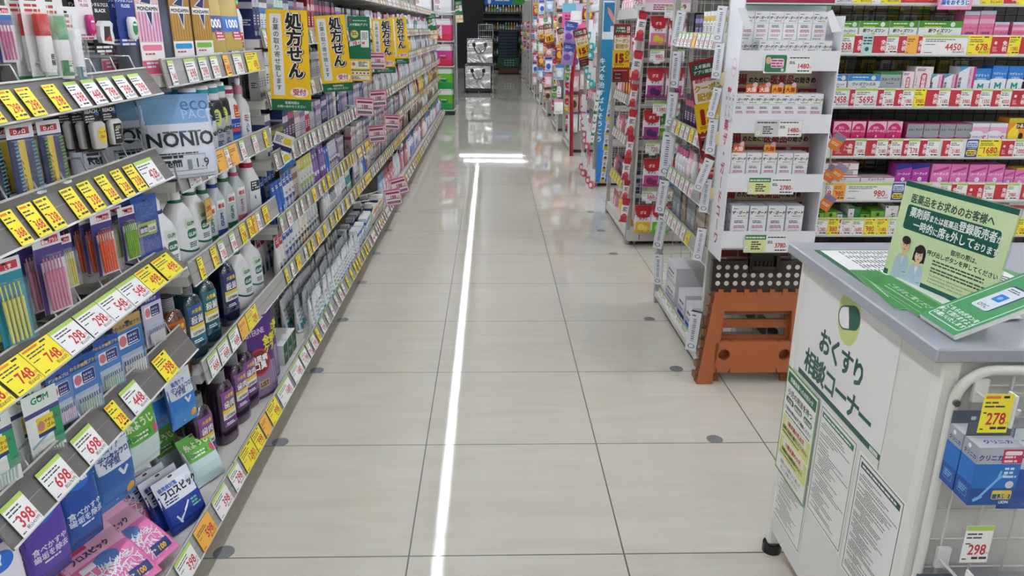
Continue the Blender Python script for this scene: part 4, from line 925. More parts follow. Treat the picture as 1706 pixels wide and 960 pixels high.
T_PURP = sq_tube('purple toothpaste tube', .052, .18, .036, '6a4a9a', 'e8e4f0', 'b84a86', 'hu', '3a2a5a', '8a6ab0')
T_RED = sq_tube('red and white toothpaste tube', .05, .16, .034, 'c0284a', 'f0f0f2', '2a6a6a', '', '6a2a3a', 'f0f0f0')
T_TEAL = sq_tube('white and teal toothpaste tube', .05, .165, .034, 'e4e6e8', '26262c', '3a9aa4', 'Cat', '2a2a2e', 'eef0f0')
T_ORNG = sq_tube('white and orange toothpaste tube', .05, .17, .034, 'e8e2da', '26262c', 'e0822a', 'Cat', '2a2a2e', 'f2ecd8')
T_PINK = sq_tube('pink toothpaste tube', .05, .16, .034, 'c03a62', 'f2e4ea', 'e8a0b8', '', '6a2a4a', 'f0dfe6')
T_SILV = sq_tube('silver toothpaste tube', .05, .165, .034, 'c9ccd2', '3a3a44', 'd8dade', 'ZACT', '1c1c22', 'd4d6da')
C_BEIGE = slim_box('beige toothpaste carton', .03, .16, .05, 'cfc3b0', '8a6a4a', name='toothpaste_carton')
C_WHITE = slim_box('white toothpaste carton', .035, .17, .05, 'eeeeec', '3a4a86', name='toothpaste_carton')
C_NAVY = slim_box('navy carton', .04, .16, .05, '2a356e', 'd0d4e2', 'e8e8f0')
C_DARK = slim_box('dark plum carton', .05, .17, .05, '3a2440', 'b84a76', 'e0c8d8')
C_GOLD = slim_box('dark carton with gold oval', .055, .12, .05, '2f3424', '8a8a2a', 'd0cf7a')
C_RED = slim_box('red carton', .04, .15, .05, 'b82a34', 'f0e8e4', 'f6e8e8')
C_ORNG = slim_box('white and orange carton', .05, .12, .06, 'f0ece6', 'e88a3a', '8a4a2a', name='toothpaste_carton')
C_CYAN = slim_box('white and blue carton', .05, .13, .05, 'eef2f4', '2f7fc8', '2a4a8a', name='toothpaste_carton')
C_SILV = slim_box('slim silver cosmetics carton', .028, .15, .04, 'c6c8cc', '8a8d96', '4a4a54', name='cosmetics_carton')
C_LILA = slim_box('slim lilac cosmetics carton', .03, .15, .04, 'cbbfd4', '8a6aa0', '4a3a5a', name='cream_carton')
C_PALE = slim_box('slim white cosmetics carton', .028, .16, .04, 'e6e5e3', 'b8a8a0', '5a5450', name='lotion_carton')
C_ROSE = slim_box('slim rose cosmetics carton', .03, .14, .04, 'd9b4bc', 'a84a6a', '6a3a4a', name='skincare_box')
C_STEEL = slim_box('slim steel blue carton', .028, .15, .04, '9aaac0', '3a5a8a', '2a3a5a', name='skincare_box')
C_BLACK = slim_box('slim black carton', .03, .15, .04, '2b2a2e', 'a08a5a', 'd0c8b8', name='skincare_box')
H_WINE = slim_box('wine red hair colour carton', .045, .17, .06, '9a2438', 'e8c8c0', 'f4e0dc', name='hair_colour_carton')
H_TEAL = slim_box('turquoise hair colour carton', .045, .17, .06, '2aa49a', 'e6f2ee', 'f0f8f6', name='hair_colour_carton')
H_BLUE = slim_box('pale blue hair colour carton', .045, .17, .06, '7a9ac4', 'e8eef6', '2a3a5a', name='hair_colour_carton')
G_CLEAR = s_bag('clear puff bag', .09, .16, .03, 'd4dade', 'c3c9d2', 'eef0f2', name='puff_bag')
G_YELL = s_bag('yellow puff bag', .09, .18, .035, 'e6c62a', 'd8a41a', 'f4e46a', name='puff_bag')
G_BLUE = s_bag('pale blue sheet bag', .09, .16, .03, 'b4cbe0', '4a7ab4', 'e4eef6', name='sheet_mask_bag')
G_RED = s_bag('red and gold bag', .1, .2, .04, '9c2f22', 'd8a42a', 'e8b43a', name='sweets_bag')
G_PINK = s_bag('pale pink mask bag', .09, .16, .03, 'e4c4cc', 'c87a8e', 'f4e6ea', name='sheet_mask_bag')
G_BROWN = s_bag('brown haired wig net bag', .09, .17, .035, 'b79f8a', '5a3f30', '4a3428', name='wig_net_bag')
G_NAVY = s_bag('white and navy bag', .09, .18, .04, 'e6e8ee', '2a3f96', '3a5ac0', name='wipes_bag')
G_WHITE = s_bag('white cotton bag', .1, .16, .05, 'ecece9', 'c8a0a8', 'f6f6f4', name='cotton_bag')
G_CANDY = s_bag('pink spotted bag', .09, .15, .04, 'd8909c', 'a83a4a', 'f0d8da', name='sweets_bag')
V_PINK, V_WHITE, V_TEAL, V_GREY = s_bottle('pink capped clear bottle', .024, .15, 'd9d6da', 'c86a92', 'f0eef0'), s_bottle('white care bottle', .024, .16, 'efefee', 'd0d0d4', 'e0e4ea'), s_bottle('teal care bottle', .022, .15, '4a9a9a', 'e6eaea', 'd8ecea'), s_bottle('grey care bottle', .024, .15, 'b4b6ba', '5a5a60', 'e6e6e6')
UPW = ['bottom', 'second', 'third', 'fourth', 'fifth', 'sixth', 'seventh']
def fill(y0, y1, zi, z, kits, seed, bay, xf, depth=2, gap=.004, face=LFT, sgn=-1, hang_z=None, cluster=(1, 4), tilt=0.0, sc=None):
    """put goods side by side from y0 to y1 on a shelf, 'depth' deep"""
    r = random.Random(seed); y, n = y0, 0
    while y < y1 - .02:
        desc, w, K = r.choice(kits)
        for c in range(r.randint(*cluster)):
            ww = w * (sc or 1) * r.uniform(1.0, 1.06)
            if y + ww > y1: y = y1; break
            for i in range(depth if c % 2 == 0 else 1):
                xx = xf + sgn * (.003 + i * .075 + r.uniform(0, .006))
                K.put((xx, y + ww / 2, z if hang_z is None else hang_z + r.uniform(-.012, .008)), '%s, %s%s, %s shelf, %s' % (desc, nth(n), '' if i == 0 else ' in rear row', UPW[zi], bay), rz=face + r.uniform(-.06, .06), group='goods along the %s shelf of the %s' % (UPW[zi], bay), rx=tilt, sc=sc)
            y += ww + gap; n += 1
        y += r.choice([0, 0, .006, .02])
def colz(zi): return BASE_TOP + .0005 if zi == 0 else SHELF_Z['C'][zi - 1] + .0305
CE = lambda k: BAY0 + .9 * k
bn = lambda k: nth(k) + ' left bay'
# third bay (k = 2): silver toothpaste files on the bottom shelf, tubes and cartons above
r7 = random.Random(11)
CC = {}
for nm, c, t in (('teal', '2a8f9c', 'クリア'), ('green', '3a9a4a', 'クリア'), ('blue', '2a62b0', 'クリア'), ('purple', '7a4a90', 'クリア')):
    w, h, d = .05, .15, .036
    S = [(0, w * .36, d * .5, 2.2), (h * .1, w * .42, d * .5, 2.4), (h * .35, w * .47, d * .42, 2.6), (h * .7, w * .5, d * .2, 3), (h * .93, w * .5, d * .05, 3), (h, w * .5, d * .045, 3)]
    a = Art(w * .92, h, .009); a.fill('e9ebed', 0).rect(0, h * .86, w, h * .14, 'd8dade', 1).rect(0, h * .08, w, h * .2, c, 1).text(t, w * .46, h * .62, w * .27, '2a2a30', 'c', b=.06).text('クリーン', w * .46, h * .49, w * .2, '2a2a30', 'c', b=.06).bars(w * .1, h * .4, w * .6, 2, h * .04, c, seed=2)
    m = MB().loft(S, 'e6e8ea:f', 18); f = fmap(S); a.put(m, lambda u, v, dd: f(u - w * .46, v, dd), .0002)
    CC[nm] = Kit('toothpaste_tube', 'toothpaste', m)
y = 3.16; n = 0
while y < 4.36:
    nm = ['teal', 'teal', 'green', 'blue', 'blue', 'purple'][min(5, int((y - 3.16) / .21))]
    for i in range(4):
        CC[nm].put((-.79 - i * .058 + r7.uniform(-.004, .004), y + r7.uniform(-.003, .003), colz(0) + .0022), 'silver toothpaste tube, %s foot, %s file along, %s from the front' % (nm, nth(n), nth(i)), rz=LFT + r7.uniform(-.12, .12), group='silver toothpaste tubes on the bottom shelf', rx=r7.uniform(-.1, 0))
    y += .0545; n += 1
fill(4.42, 4.68, 0, colz(0), [C_CYAN], 3, bn(3), -.79, 2)
def row(spec, y, zi, bay, x=-.862, depth=2):
    idx = 0
    for (desc, w, K), n in spec:
        for i in range(n):
            for j in range(depth):
                K.put((x - .003 - .075 * j, y + w / 2, colz(zi)), '%s, %s%s, %s shelf, %s' % (desc, nth(idx), ' along' if j == 0 else ' in rear row', UPW[zi], bay), rz=LFT, group='goods along the %s shelf of the %s' % (UPW[zi], bay))
            y += w + .004; idx += 1
    return y
row([(T_RED, 2), (T_BLUE, 3), (T_TEAL, 2), (T_ORNG, 3), (T_SILV, 4)], 2.96, 1, bn(2))
row([(T_BLUE2, 3), (T_BLUE, 3), (C_BEIGE, 3), (T_LIME, 5), (T_PURP, 2)], 2.97, 2, bn(2))
row([(C_WHITE, 2), (C_GOLD, 3), (C_NAVY, 2), (C_DARK, 2), (C_PALE, 3), (C_LILA, 3), (C_RED, 2), (C_SILV, 3), (C_STEEL, 4)], 2.99, 3, bn(2))
row([(C_SILV, 3), (C_WHITE, 4), (C_ROSE, 3), (C_PALE, 4), (C_LILA, 3), (C_SILV, 5), (C_NAVY, 2)], 2.97, 4, bn(2))
row([(C_NAVY, 2), (C_CYAN, 2), (C_SILV, 3), (H_TEAL, 3), (C_NAVY, 2), (C_STEEL, 3), (C_DARK, 1), (C_LILA, 4)], 2.97, 5, bn(2))
row([(T_PURP, 2), (T_BLUE2, 2), (T_SILV, 4), (T_PURP, 1), (C_SILV, 6)], 3.84, 2, bn(3))
row([(V_WHITE, 3), (V_GREY, 3), (V_WHITE, 3), (T_TEAL, 3), (V_TEAL, 3)], 3.85, 1, bn(3))
fill(CE(3) + .01, CE(4) - .02, 3, colz(3), [C_LILA, C_STEEL, C_SILV, C_NAVY, C_PALE, C_RED], 31, bn(3), -.852)
fill(CE(3) + .01, CE(4) - .02, 4, colz(4), [C_SILV, C_STEEL, C_LILA, C_PALE], 32, bn(3), -.852)
fill(CE(3) + .01, CE(4) - .02, 5, colz(5), [H_WINE, H_BLUE, C_DARK, C_LILA, H_WINE], 33, bn(3), -.852, cluster=(2, 5))
COS = [C_SILV, C_LILA, C_PALE, C_ROSE, C_STEEL, C_SILV, C_PALE]
fill(4.74, 5.0, 0, colz(0), [('white and lime carton',) + slim_box('white and lime carton', .05, .13, .05, 'e4eedc', '8ac43a')[1:], C_CYAN], 41, bn(4), -.79)
fill(5.0, 5.6, 0, colz(0), [C_WHITE, C_ORNG, V_TEAL, C_WHITE, C_ORNG], 42, bn(4), -.79)
for zi, ks, sd in ((1, [T_SILV, C_RED, C_PALE, V_WHITE, T_BLUE2], 43), (2, COS, 44), (3, COS + [C_NAVY], 45), (4, COS, 46), (5, [H_BLUE, C_LILA, C_SILV, V_GREY], 47)):
    fill(CE(4) + .01, CE(5) - .02, zi, colz(zi), ks, sd, bn(4), -.852)
for k in range(5, 13):
    bags = [G_CLEAR, G_PINK, G_WHITE, G_BLUE, G_BROWN]
    late = k > 8
    for zi in range(6):
        if k < 7: ks = [COS, COS + [C_BLACK], COS, [C_SILV, C_PALE, G_CLEAR], COS, [G_CLEAR, C_SILV, V_PINK]][zi] if zi else [C_ORNG, C_WHITE, G_CANDY, G_NAVY, G_CLEAR, G_BLUE]
        elif not late: ks = [[G_CANDY, G_WHITE, C_WHITE, G_NAVY, G_CLEAR, G_PINK], [C_BLACK, C_SILV, C_ROSE, G_BROWN], [G_YELL, G_CLEAR, C_RED, G_BROWN, C_SILV, G_CLEAR], [G_CLEAR, G_PINK, G_BLUE], [G_YELL, C_BLACK, G_BROWN, G_CLEAR, G_PINK, C_BLACK], [G_CLEAR, V_TEAL, C_RED, V_PINK]][zi]
        else: ks = [[G_NAVY, G_WHITE, G_BLUE, G_CANDY], [G_BROWN, G_PINK, G_WHITE], [G_RED, G_YELL, G_BROWN, G_CLEAR, G_BROWN], [G_PINK, G_CLEAR, G_BROWN, G_BLUE], [G_BLUE, G_CLEAR, G_BROWN], [V_TEAL, G_BLUE, C_RED, V_PINK]][zi]
        fill(CE(k) + .01, CE(k + 1) - .03, zi, colz(zi), ks, 100 + k * 7 + zi, bn(k), -.862 if zi else -.835, 1, .006 if k < 9 else .02, sc=1.45 if zi == 0 else 1.12 if k > 6 else None, cluster=(1, 2))

# ------------------------------------------------------------ yellow prescription signs and other cards standing out from the left rails
def rx_sign(w, h, side):
    a = Art(w, h, 1.0); Y = 'f8c820'
    a.fill(Y, 0).rect(0, 0, w, h * .115, '146b40', 1).rr(w * .08, h * .155, w * .28, h * .805, w * .02, 'ececea', 2)
    n = len(side); s = min(h * .70 / n, w * .17)
    a.text(side, w * .22, h * .93, s, '203a3a', 'l', b=.012, l=5, vert=True, sp=h * .73 / n / s)
    a.text('処方せん', w * .67, h * .965, w * .40, '1c1612', 'l', b=.125, l=4, vert=True, sp=.415 * h * .97 / w)
    for l, b, c in ((6, .10, 'f6f4f0'), (8, .05, '1c1612')): a.text('処方せん', w * .655, h * .968, w * .40, c, 'l', b=b, l=l, vert=True, sp=.415 * h * .97 / w)
    a.ell(w * .72, h * .185, w * .23, h * .052, 'f6f0ee', 5).text('受付', w * .72, h * .162, w * .17, 'c22a34', 'c', b=.03, l=7)
    a.text('営業時間は', w * .52, h * .067, w * .072, 'e8f2ea', 'c', b=.02).text('お問い合わせください', w * .5, h * .03, w * .072, 'e8f2ea', 'c', b=.02)
    m = MB().box(-w / 2, w / 2, 0, .0015, 0, h, Y); a.flat(m, (-w / 2, 0, 0)); return Kit('prescription_sign', 'sign', None, [('sign_board', m), ('clip', MB().box(-w / 2 - .06, -w / 2 + .004, .0016, .0046, h * .45, h * .52, 'dfe3e6:k'))])
S1, S4 = rx_sign(.15, .36, 'お薬の取り寄せ致します'), rx_sign(.15, .36, 'FAXやアプリでも受付')
def sign_px(K, w, h, tl, bl, y, label, rz=0.0, ry=None):
    p, q = U(*tl, 'y', y), U(*bl, 'y', y)
    L_ = (p - q).length; s = L_ / h; ang = math.atan2(p.x - q.x, p.z - q.z)
    c = q + Vector((w / 2 * s, 0, 0)) * 1.0
    K.put((q.x + w / 2 * s * math.cos(ang), y, q.z - w / 2 * s * math.sin(ang)), label, rz=rz, ry=ang, sc=s)
sign_px(S1, .15, .36, (442, 15), (453, 183), 2.92, 'yellow prescription sign with green foot, nearest and largest')
sign_px(S1, .15, .36, (522, 27), (539, 154), 3.82, 'yellow prescription sign with green foot, second from the camera')
sign_px(S1, .15, .36, (618, 32), (624, 122), 5.55, 'yellow prescription sign partly behind a pink card, third from the camera')
sign_px(S4, .15, .36, (645, 29), (651, 107), 6.45, 'yellow prescription sign about applications by app, farthest of the four')
def app_sign(full=True):
    w, h = .15, .42; a = Art(w, h, 1); G = '12704a'
    a.rect(0, h * .35, w, h * .65, G, 0).rect(0, 0, w, h * .35, 'f0b83a', 0)
    a.text('スギ薬局アプリ', w * .5, h * .86, w * .118, 'f2f4f0', 'c', b=.03).bars(w * .25, h * .93, w * .6, 1, .011, 'cfe4d6', seed=4, full=True).ell(w * .13, h * .945, .009, .009, 'd84a4a')
    a.ell(w * .3, h * .73, w * .19, w * .19, 'a88a2a', 2).ell(w * .3, h * .73, w * .16, w * .16, 'e0d48a', 3).bars(w * .18, h * .745, w * .24, 2, .012, '5a4a1a', l=4, seed=4, full=True)
    a.rr(w * .57, h * .53, w * .36, h * .26, .006, 'f0f0ee', 2).bars(w * .62, h * .74, w * .26, 4, .012, '8a8a8a', seed=5, full=True).rect(w * .62, h * .58, w * .12, .014, 'd85a5a', 3)
    a.poly([(w * .05, h * .54), (w * .55, h * .58), (w * .55, h * .65), (w * .05, h * .61)], 'f6f4f0', 3).text('10', w * .2, h * .565, w * .2, 'd0303a', 'l', b=.06, l=5, rot=.12).text('%', w * .44, h * .585, w * .12, 'd0303a', 'l', b=.04, l=5, rot=.12)
    a.rr(w * .08, h * .2, w * .84, h * .12, .004, 'f4f0dc', 2).ell(w * .2, h * .27, .012, .012, 'c87a5a', 3).bars(w * .42, h * .29, w * .44, 3, .012, '4a4a4a', seed=6).rect(w * .1, h * .165, w * .8, .008, '5a8a2a', 2).rr(w * .08, h * .1, w * .84, h * .055, .002, 'f4f0dc', 2).rr(w * .08, h * .025, w * .84, h * .06, .002, 'f4f0dc', 2).bars(w * .12, h * .06, w * .45, 2, .01, '3a3a3a', seed=7)
    for i in range(5): a.ell(w * (.16 + .17 * i), h * .127, .006, .006, '4a4a3a', 4)
    m = MB().box(-w / 2, w / 2, 0, .0015, 0, h, G); a.flat(m, (-w / 2, 0, 0)); return Kit('app_sign', 'sign', None, [('sign_board', m), ('clip', MB().box(-w / 2 - .2, -w / 2 + .004, .0016, .0046, h * .5, h * .56, 'dfe3e6:k'))])
AS = app_sign()
sign_px(AS, .15, .42, (578, 27), (583, 135), 4.72, 'green and yellow app coupon sign between the yellow prescription signs')
sign_px(AS, .15, .42, (710, 24), (716, 66), 11.0, 'green and yellow app coupon sign far down the left shelves')
sign_px(AS, .15, .42, (757, 2), (760, 38), 13.197, 'green and yellow app coupon sign before the toilet paper')
def hundred():
    w, h = .1, .1; a = Art(w, h, 1); a.fill('e88fb0', 0).rect(.004, .006, w - .008, h * .82, 'f2e4ea', 1).rect(.008, h * .70, w - .016, h * .12, 'b0325e', 2).text('100', w * .5, h * .43, .026, 'b0224a', 'c', b=.05).text('円', w * .76, h * .44, .014, 'b0224a').bars(w * .08, h * .38, w * .84, 1, .008, '6a3a4a', seed=3, full=True).rect(.01, h * .12, w - .02, h * .14, '4a3a4a', 2).bars(.014, h * .16, w - .03, 1, .009, 'b8a8b8', seed=4, full=True).bars(w * .1, h * .92, w * .8, 1, .006, 'b0325e', seed=6, full=True)
    m = MB().box(-w / 2, w / 2, 0, .001, 0, h, 'e88fb0'); a.flat(m, (-w / 2, 0, 0)); return Kit('coupon_card', 'offer card', None, [('card', m), ('clip', MB().box(-w / 2 - .2, -w / 2 + .01, .0012, .003, h * .5, h * .56, 'dfe3e6:k'))])
HC = hundred()
for i, (u0, v0, u1, v1, y) in enumerate([(618, 88, 640, 115, 5.3), (592, 163, 622, 193, 4.6), (619, 150, 643, 178, 5.3), (641, 191, 664, 216, 5.6), (616, 209, 642, 237, 4.75), (656, 295, 682, 323, 4.5), (643, 315, 671, 342, 4.3)]):
    p, q = U(u0, v1, 'y', y), U(u1, v0, 'y', y); s = (q.z - p.z) / .1
    HC.put(((p.x + q.x) / 2, y, p.z), 'pink and white hundred yen offer card, %s from the top of the left shelves' % nth([0, 2, 1, 3, 4, 5, 6][i]), ry=[.0, .05, -.08, .05, -.1, -.28, -.15][i], sc=s, group='pink offer cards on the left rails')
# small hanging offer cards on the third bay
for (u0, v0, u1, v1, x, c, lab, ry) in [(452, 222, 482, 250, -.78, 'd8d4e4', 'white and purple product card leaning on the rail', .35), (466, 254, 494, 280, -.78, '3a78c0', 'blue and yellow product card hanging from the rail', -.6)]:
    p, q = U(u0, v1, 'y', 2.95 + .1), U(u1, v0, 'y', 3.05); w, h = (q.x - p.x), (q.z - p.z)
    a = Art(w, h, 1); a.fill('f2f0f2', 0).rect(0, 0, w, h * .3, c if c != 'd8d4e4' else '2a2a6a', 1).rr(w * .5, h * .4, w * .4, h * .4, .004, 'e8d83a', 2).bars(w * .08, h * .75, w * .4, 4, h * .1, '4a4a7a', seed=2)
    m = MB().box(-w / 2, w / 2, 0, .002, 0, h, c); a.flat(m, (-w / 2, 0, 0)); Kit('product_card', 'offer card', m).put(((p.x + q.x) / 2, 3.05, p.z), lab, ry=ry)
# ------------------------------------------------------------ consultation counter on the right
CX, CY0, CY1, CZ = 0.776, 1.172, 1.80, 0.885
WHT = 'e6e4df:l'
wt = MB().cbox(CX - .028, 1.50, CY0 - .012, CY1 + .04, CZ - .026, CZ, .003, 'a2a6af:l')
sidep = MB().cbox(CX, CX + .02, CY0 + .03, CY1 - .03, .075, CZ - .026, .002, WHT)
seam = MB().box(CX - .0006, CX + .001, 1.3165, 1.3185, .1, CZ - .03, '8b8a86')
cpost = lambda y: MB().cbox(CX - .004, CX + .03, y, y + .03, .03, CZ - .026, .004, 'eceae5:l')
foot = lambda y: MB().cyl((CX + .013, y + .015, 0), (CX + .013, y + .015, .026), .026, '1d1d1f:k', 20).cyl((CX + .013, y + .015, .026), (CX + .013, y + .015, .034), .015, '9a9a9a:m', 12)
wire = MB()
P = []
x0, x1, z0, z1, r, yy = CX + .018, 1.46, .12, .846, .06, CY0 - .012
for i in range(9):
    t = PI + (-PI / 2) * i / 8
    P.append((x0 + r + r * math.cos(t), yy, z1 - r + r * math.sin(t)))
wire.tube([(x0, yy, z0)] + P + [(x1, yy, z1)], .009, 'e4e1da:k', 10)
for i in range(12): wire.tube([(x0, yy + .006, .815 - .0625 * i), (x1, yy + .006, .815 - .0625 * i)], .0022, 'dedbd4:k', 6)
for i in range(11): wire.tube([(x0 + .035 + .0625 * i, yy + .002, z0), (x0 + .035 + .0625 * i, yy + .002, z1)], .0022, 'dedbd4:k', 6)
wire.cyl((x0 - .002, yy - .008, .79), (x0 - .002, yy - .014, .79), .006, '8a8a8c:m', 12).cyl((x0 - .002, yy - .008, .40), (x0 - .002, yy - .014, .40), .006, '8a8a8c:m', 12)
Kit('consultation_counter', 'counter', None, [('worktop', wt, 'grey worktop'), ('side_panel', sidep, None, [('panel_seam', seam)]), ('back_panel', MB().box(1.40, 1.42, CY0 + .03, CY1 - .03, .06, CZ - .026, WHT)),
     ('front_panel', MB().box(CX + .02, 1.46, CY0 + .004, CY0 + .016, .06, CZ - .026, 'dddad3:l')), ('inner_shelf', MB().box(CX + .02, 1.44, CY0 + .02, CY1 - .02, .10, .12, WHT)),
     ('post', cpost(CY1 - .03)), ('post', cpost(CY0)), ('foot', foot(CY1 - .03)), ('foot', foot(CY0)), ('wire_panel', wire)]).put((0, 0, 0), 'white medicine consultation counter with grey top and wire mesh front')
def side_sheet(name, cat, y_l, z_b, w, h, a, label, off=.0012, back='f0efeb'):
    """sheet on the counter's aisle side; y_l: the viewer's left edge"""
    m = MB().box(0, .0008, -w, 0, 0, h, back); a.flat(m, (0, 0, 0), (0, -1, 0), (0, 0, 1), (-1, 0, 0))
    o = obj(name, m, None, (CX - off, y_l, z_b)); return mark(o, label, cat)
GD = '1d5a4c'
a = Art(.455, .29, 1); a.fill('eeedea', 0)
a.ell(.243, .228, .0525, .062, 'ccd885', 1, 36)
a.rr(.192, .201, .102, .054, .0268, GD, 2).ell(.2195, .228, .0238, .0235, 'f4f4f2', 3).rect(.2195, .2045, .0225, .047, 'f4f4f2', 4).spin(3, .243, .228, .33)
for i, ch in enumerate('おくすり'): a.text(ch, .122 + .0565 * i + .028, .107, .064, GD, 'c', b=.04)
for i, ch in enumerate('相談コーナー'): a.text(ch, .06 + .0575 * i + .028, .029, .064, GD, 'c', b=.04)
a.rect(.03, .001, .425, .014, GD, 1).rect(.41, .003, .035, .009, 'd4dcd8', 2)
side_sheet('counter_sign', 'sign', 1.77, .573, .455, .29, a, 'white counter sign with a pill emblem and green Japanese lettering')
def notice(w, h, seed, hd, dense, border='2c7a50'):
    a = Art(w, h, 1); a.fill('f2f1ee', 0).frame(.006, .006, w - .012, h - .012, .0025, border, 1).rect(.014, h - .03, w - .03, .014, border, 2).bars(.02, h - .026, w - .05, 1, .009, 'e8f0ea', seed=seed, full=True)
    r = random.Random(seed); z = h - .042
    while z > .02:
        wd = r.uniform(.25, .9) * (w - .04)
        a.bars(.016 + r.choice([0, 0, .01, .03]), z, min(wd, w - .06), 1, .0042, '55575a', seed=r.randint(0, 999), th=.5, full=True); z -= dense * r.choice([1, 1, 1, 1.6])
    return a
side_sheet('notice', 'notice', 1.592, .279, .19, .286, notice(.19, .286, 5, '', .0062), 'middle green framed notice of fine print on the counter side')
side_sheet('notice', 'notice', 1.392, .262, .19, .292, notice(.19, .292, 9, '', .0047, '2a4a3e'), 'right hand notice of dense fine print on the counter side')
side_sheet('notice', 'notice', 1.782, .132, .19, .20, notice(.19, .2, 13, '', .0060, '2c6a4a'), 'lowest green framed notice, beneath the child dosage poster')
w, h = .197, .30
a = Art(w, h, 1); a.fill('5d9a4c', 0).rect(.005, .006, w - .010, h - .012, 'f3f3ee', 1).rect(.009, h - .042, w - .018, .03, '1f6a4a', 2).text('保護者様へのお知らせ', w * .5, h - .034, .0145, 'eef4ec', 'c', b=.03)
a.text('小児の用法を持つ', w * .5, h - .070, .0195, '2a2a2a', 'c', b=.03)
for i, (x, s) in enumerate(((.014, 'かぜ薬'), (.068, '解熱鎮痛'), (.130, '鼻炎用薬'))): a.rr(x, h - .094, .050, .016, .008, '1f6a4a', 2).text(s, x + .025, h - .091, .0105, 'eef4ec', 'c', b=.02)
a.text('ご使用の際は必ずご確認ください', w * .5, h - .114, .0112, '2a2a2a', 'c', b=.02).bars(.02, h - .126, w - .04, 1, .007, '5a5a5a', seed=2, full=True)
a.rect(.010, .112, w - .020, .056, 'dfe28a', 2).rect(.010, .052, w - .020, .056, 'dfe28a', 2)
for z, s, t in ((.148, '2歳未満の乳幼児', '医師の診療を優先してください'), (.088, '15歳未満の小児', '保護者の指導監督のもとに')): a.rr(.028, z - .004, w - .056, .021, .009, 'f3f0e4', 3).text(s, w * .5, z + .001, .0145, 'c0303e', 'c', b=.04, l=6).text(t, w * .5, z - .018, .0115, '2a2a2a', 'c', b=.02, l=6).bars(.02, z - .028, w - .04, 1, .006, '5a5a5a', l=6, seed=4)
a.text('使用上の注意をよく読んで', w * .5, .034, .0112, '3a3a3a', 'c', b=.01).text('正しくお使いください。', w * .5, .018, .0112, '3a3a3a', 'c', b=.01)
side_sheet('poster', 'poster', 1.797, .268, w, h, a, 'green framed child dosage poster with yellow panels on the counter side', .004)
# things on the worktop
def top_sheet(name, cat, x0, y_l, w, d, art, label, z, rz=0.0, back='f2f2f0'):
    m = MB().box(0, d, -w, 0, 0, .0007, back); art.flat(m, (0, 0, .0007), (0, -1, 0), (1, 0, 0), (0, 0, 1))
    return mark(obj(name, m, None, (x0, y_l, z), (0, 0, rz)), label, cat)
a = Art(.42, .28, 1); a.fill('f3f4f1', 0).rect(0, 0, .42, .014, '1d6a4a', 1).rect(0, 0, .004, .28, '1d6a4a', 1)
for x, ww, t in ((.012, .07, 1), (.09, .22, 2), (.32, .09, 3)): a.rr(x, .262, ww, .012, .006, '1d6a4a', 2)
for i in range(11):
    a.rect(.018 + .036 * i, .245, .008, .008, '26282a', 2)
    a.bars(.014 + .036 * i, .232, .030, 22, .0085, '5a5e62', seed=i, th=.5)
top_sheet('menu_sheet', 'sheet', CX + .006, 1.765, .42, .28, a, 'laminated question sheet with green edge lying under the fliers', CZ + .0005)
def flier(seed):
    a = Art(.25, .175, 1); a.fill('f2f4ef', 0).rect(0, 0, .25, .062, '3f9a4e', 1).poly([(0, .062), (.25, .062), (.25, .072), (0, .066)], '7ac070', 1).bars(.02, .16, .21, 6, .013, '3a4a3e', seed=seed, full=True).text('こちらをご覧ください', .125, .026, .017, 'e6f4e4', 'c', b=.02).bars(.05, .014, .14, 1, .006, 'd0ecd0', seed=seed)
    return a
for i, (x, y, rz) in enumerate(((.795, 1.60, -.10), (.803, 1.56, -.04), (.80, 1.535, .03))):
    top_sheet('flier', 'flier', x, y, .25, .175, flier(i), 'green and white flier on the counter, %s of the loose pile' % ['lowest', 'middle', 'uppermost'][i], CZ + .0018 + .0011 * i, rz)
a = Art(.21, .15, 1); a.fill('eef2ea', 0).poly([(.0, .15), (.21, .15), (.21, .08), (.08, .12)], '4a9a4c', 1).bars(.02, .09, .16, 6, .014, '3a443c', seed=21, full=True)
top_sheet('flier', 'flier', 1.00, 1.60, .21, .15, a, 'flier with a green corner behind the acrylic sign and call button', CZ + .0008, .3)
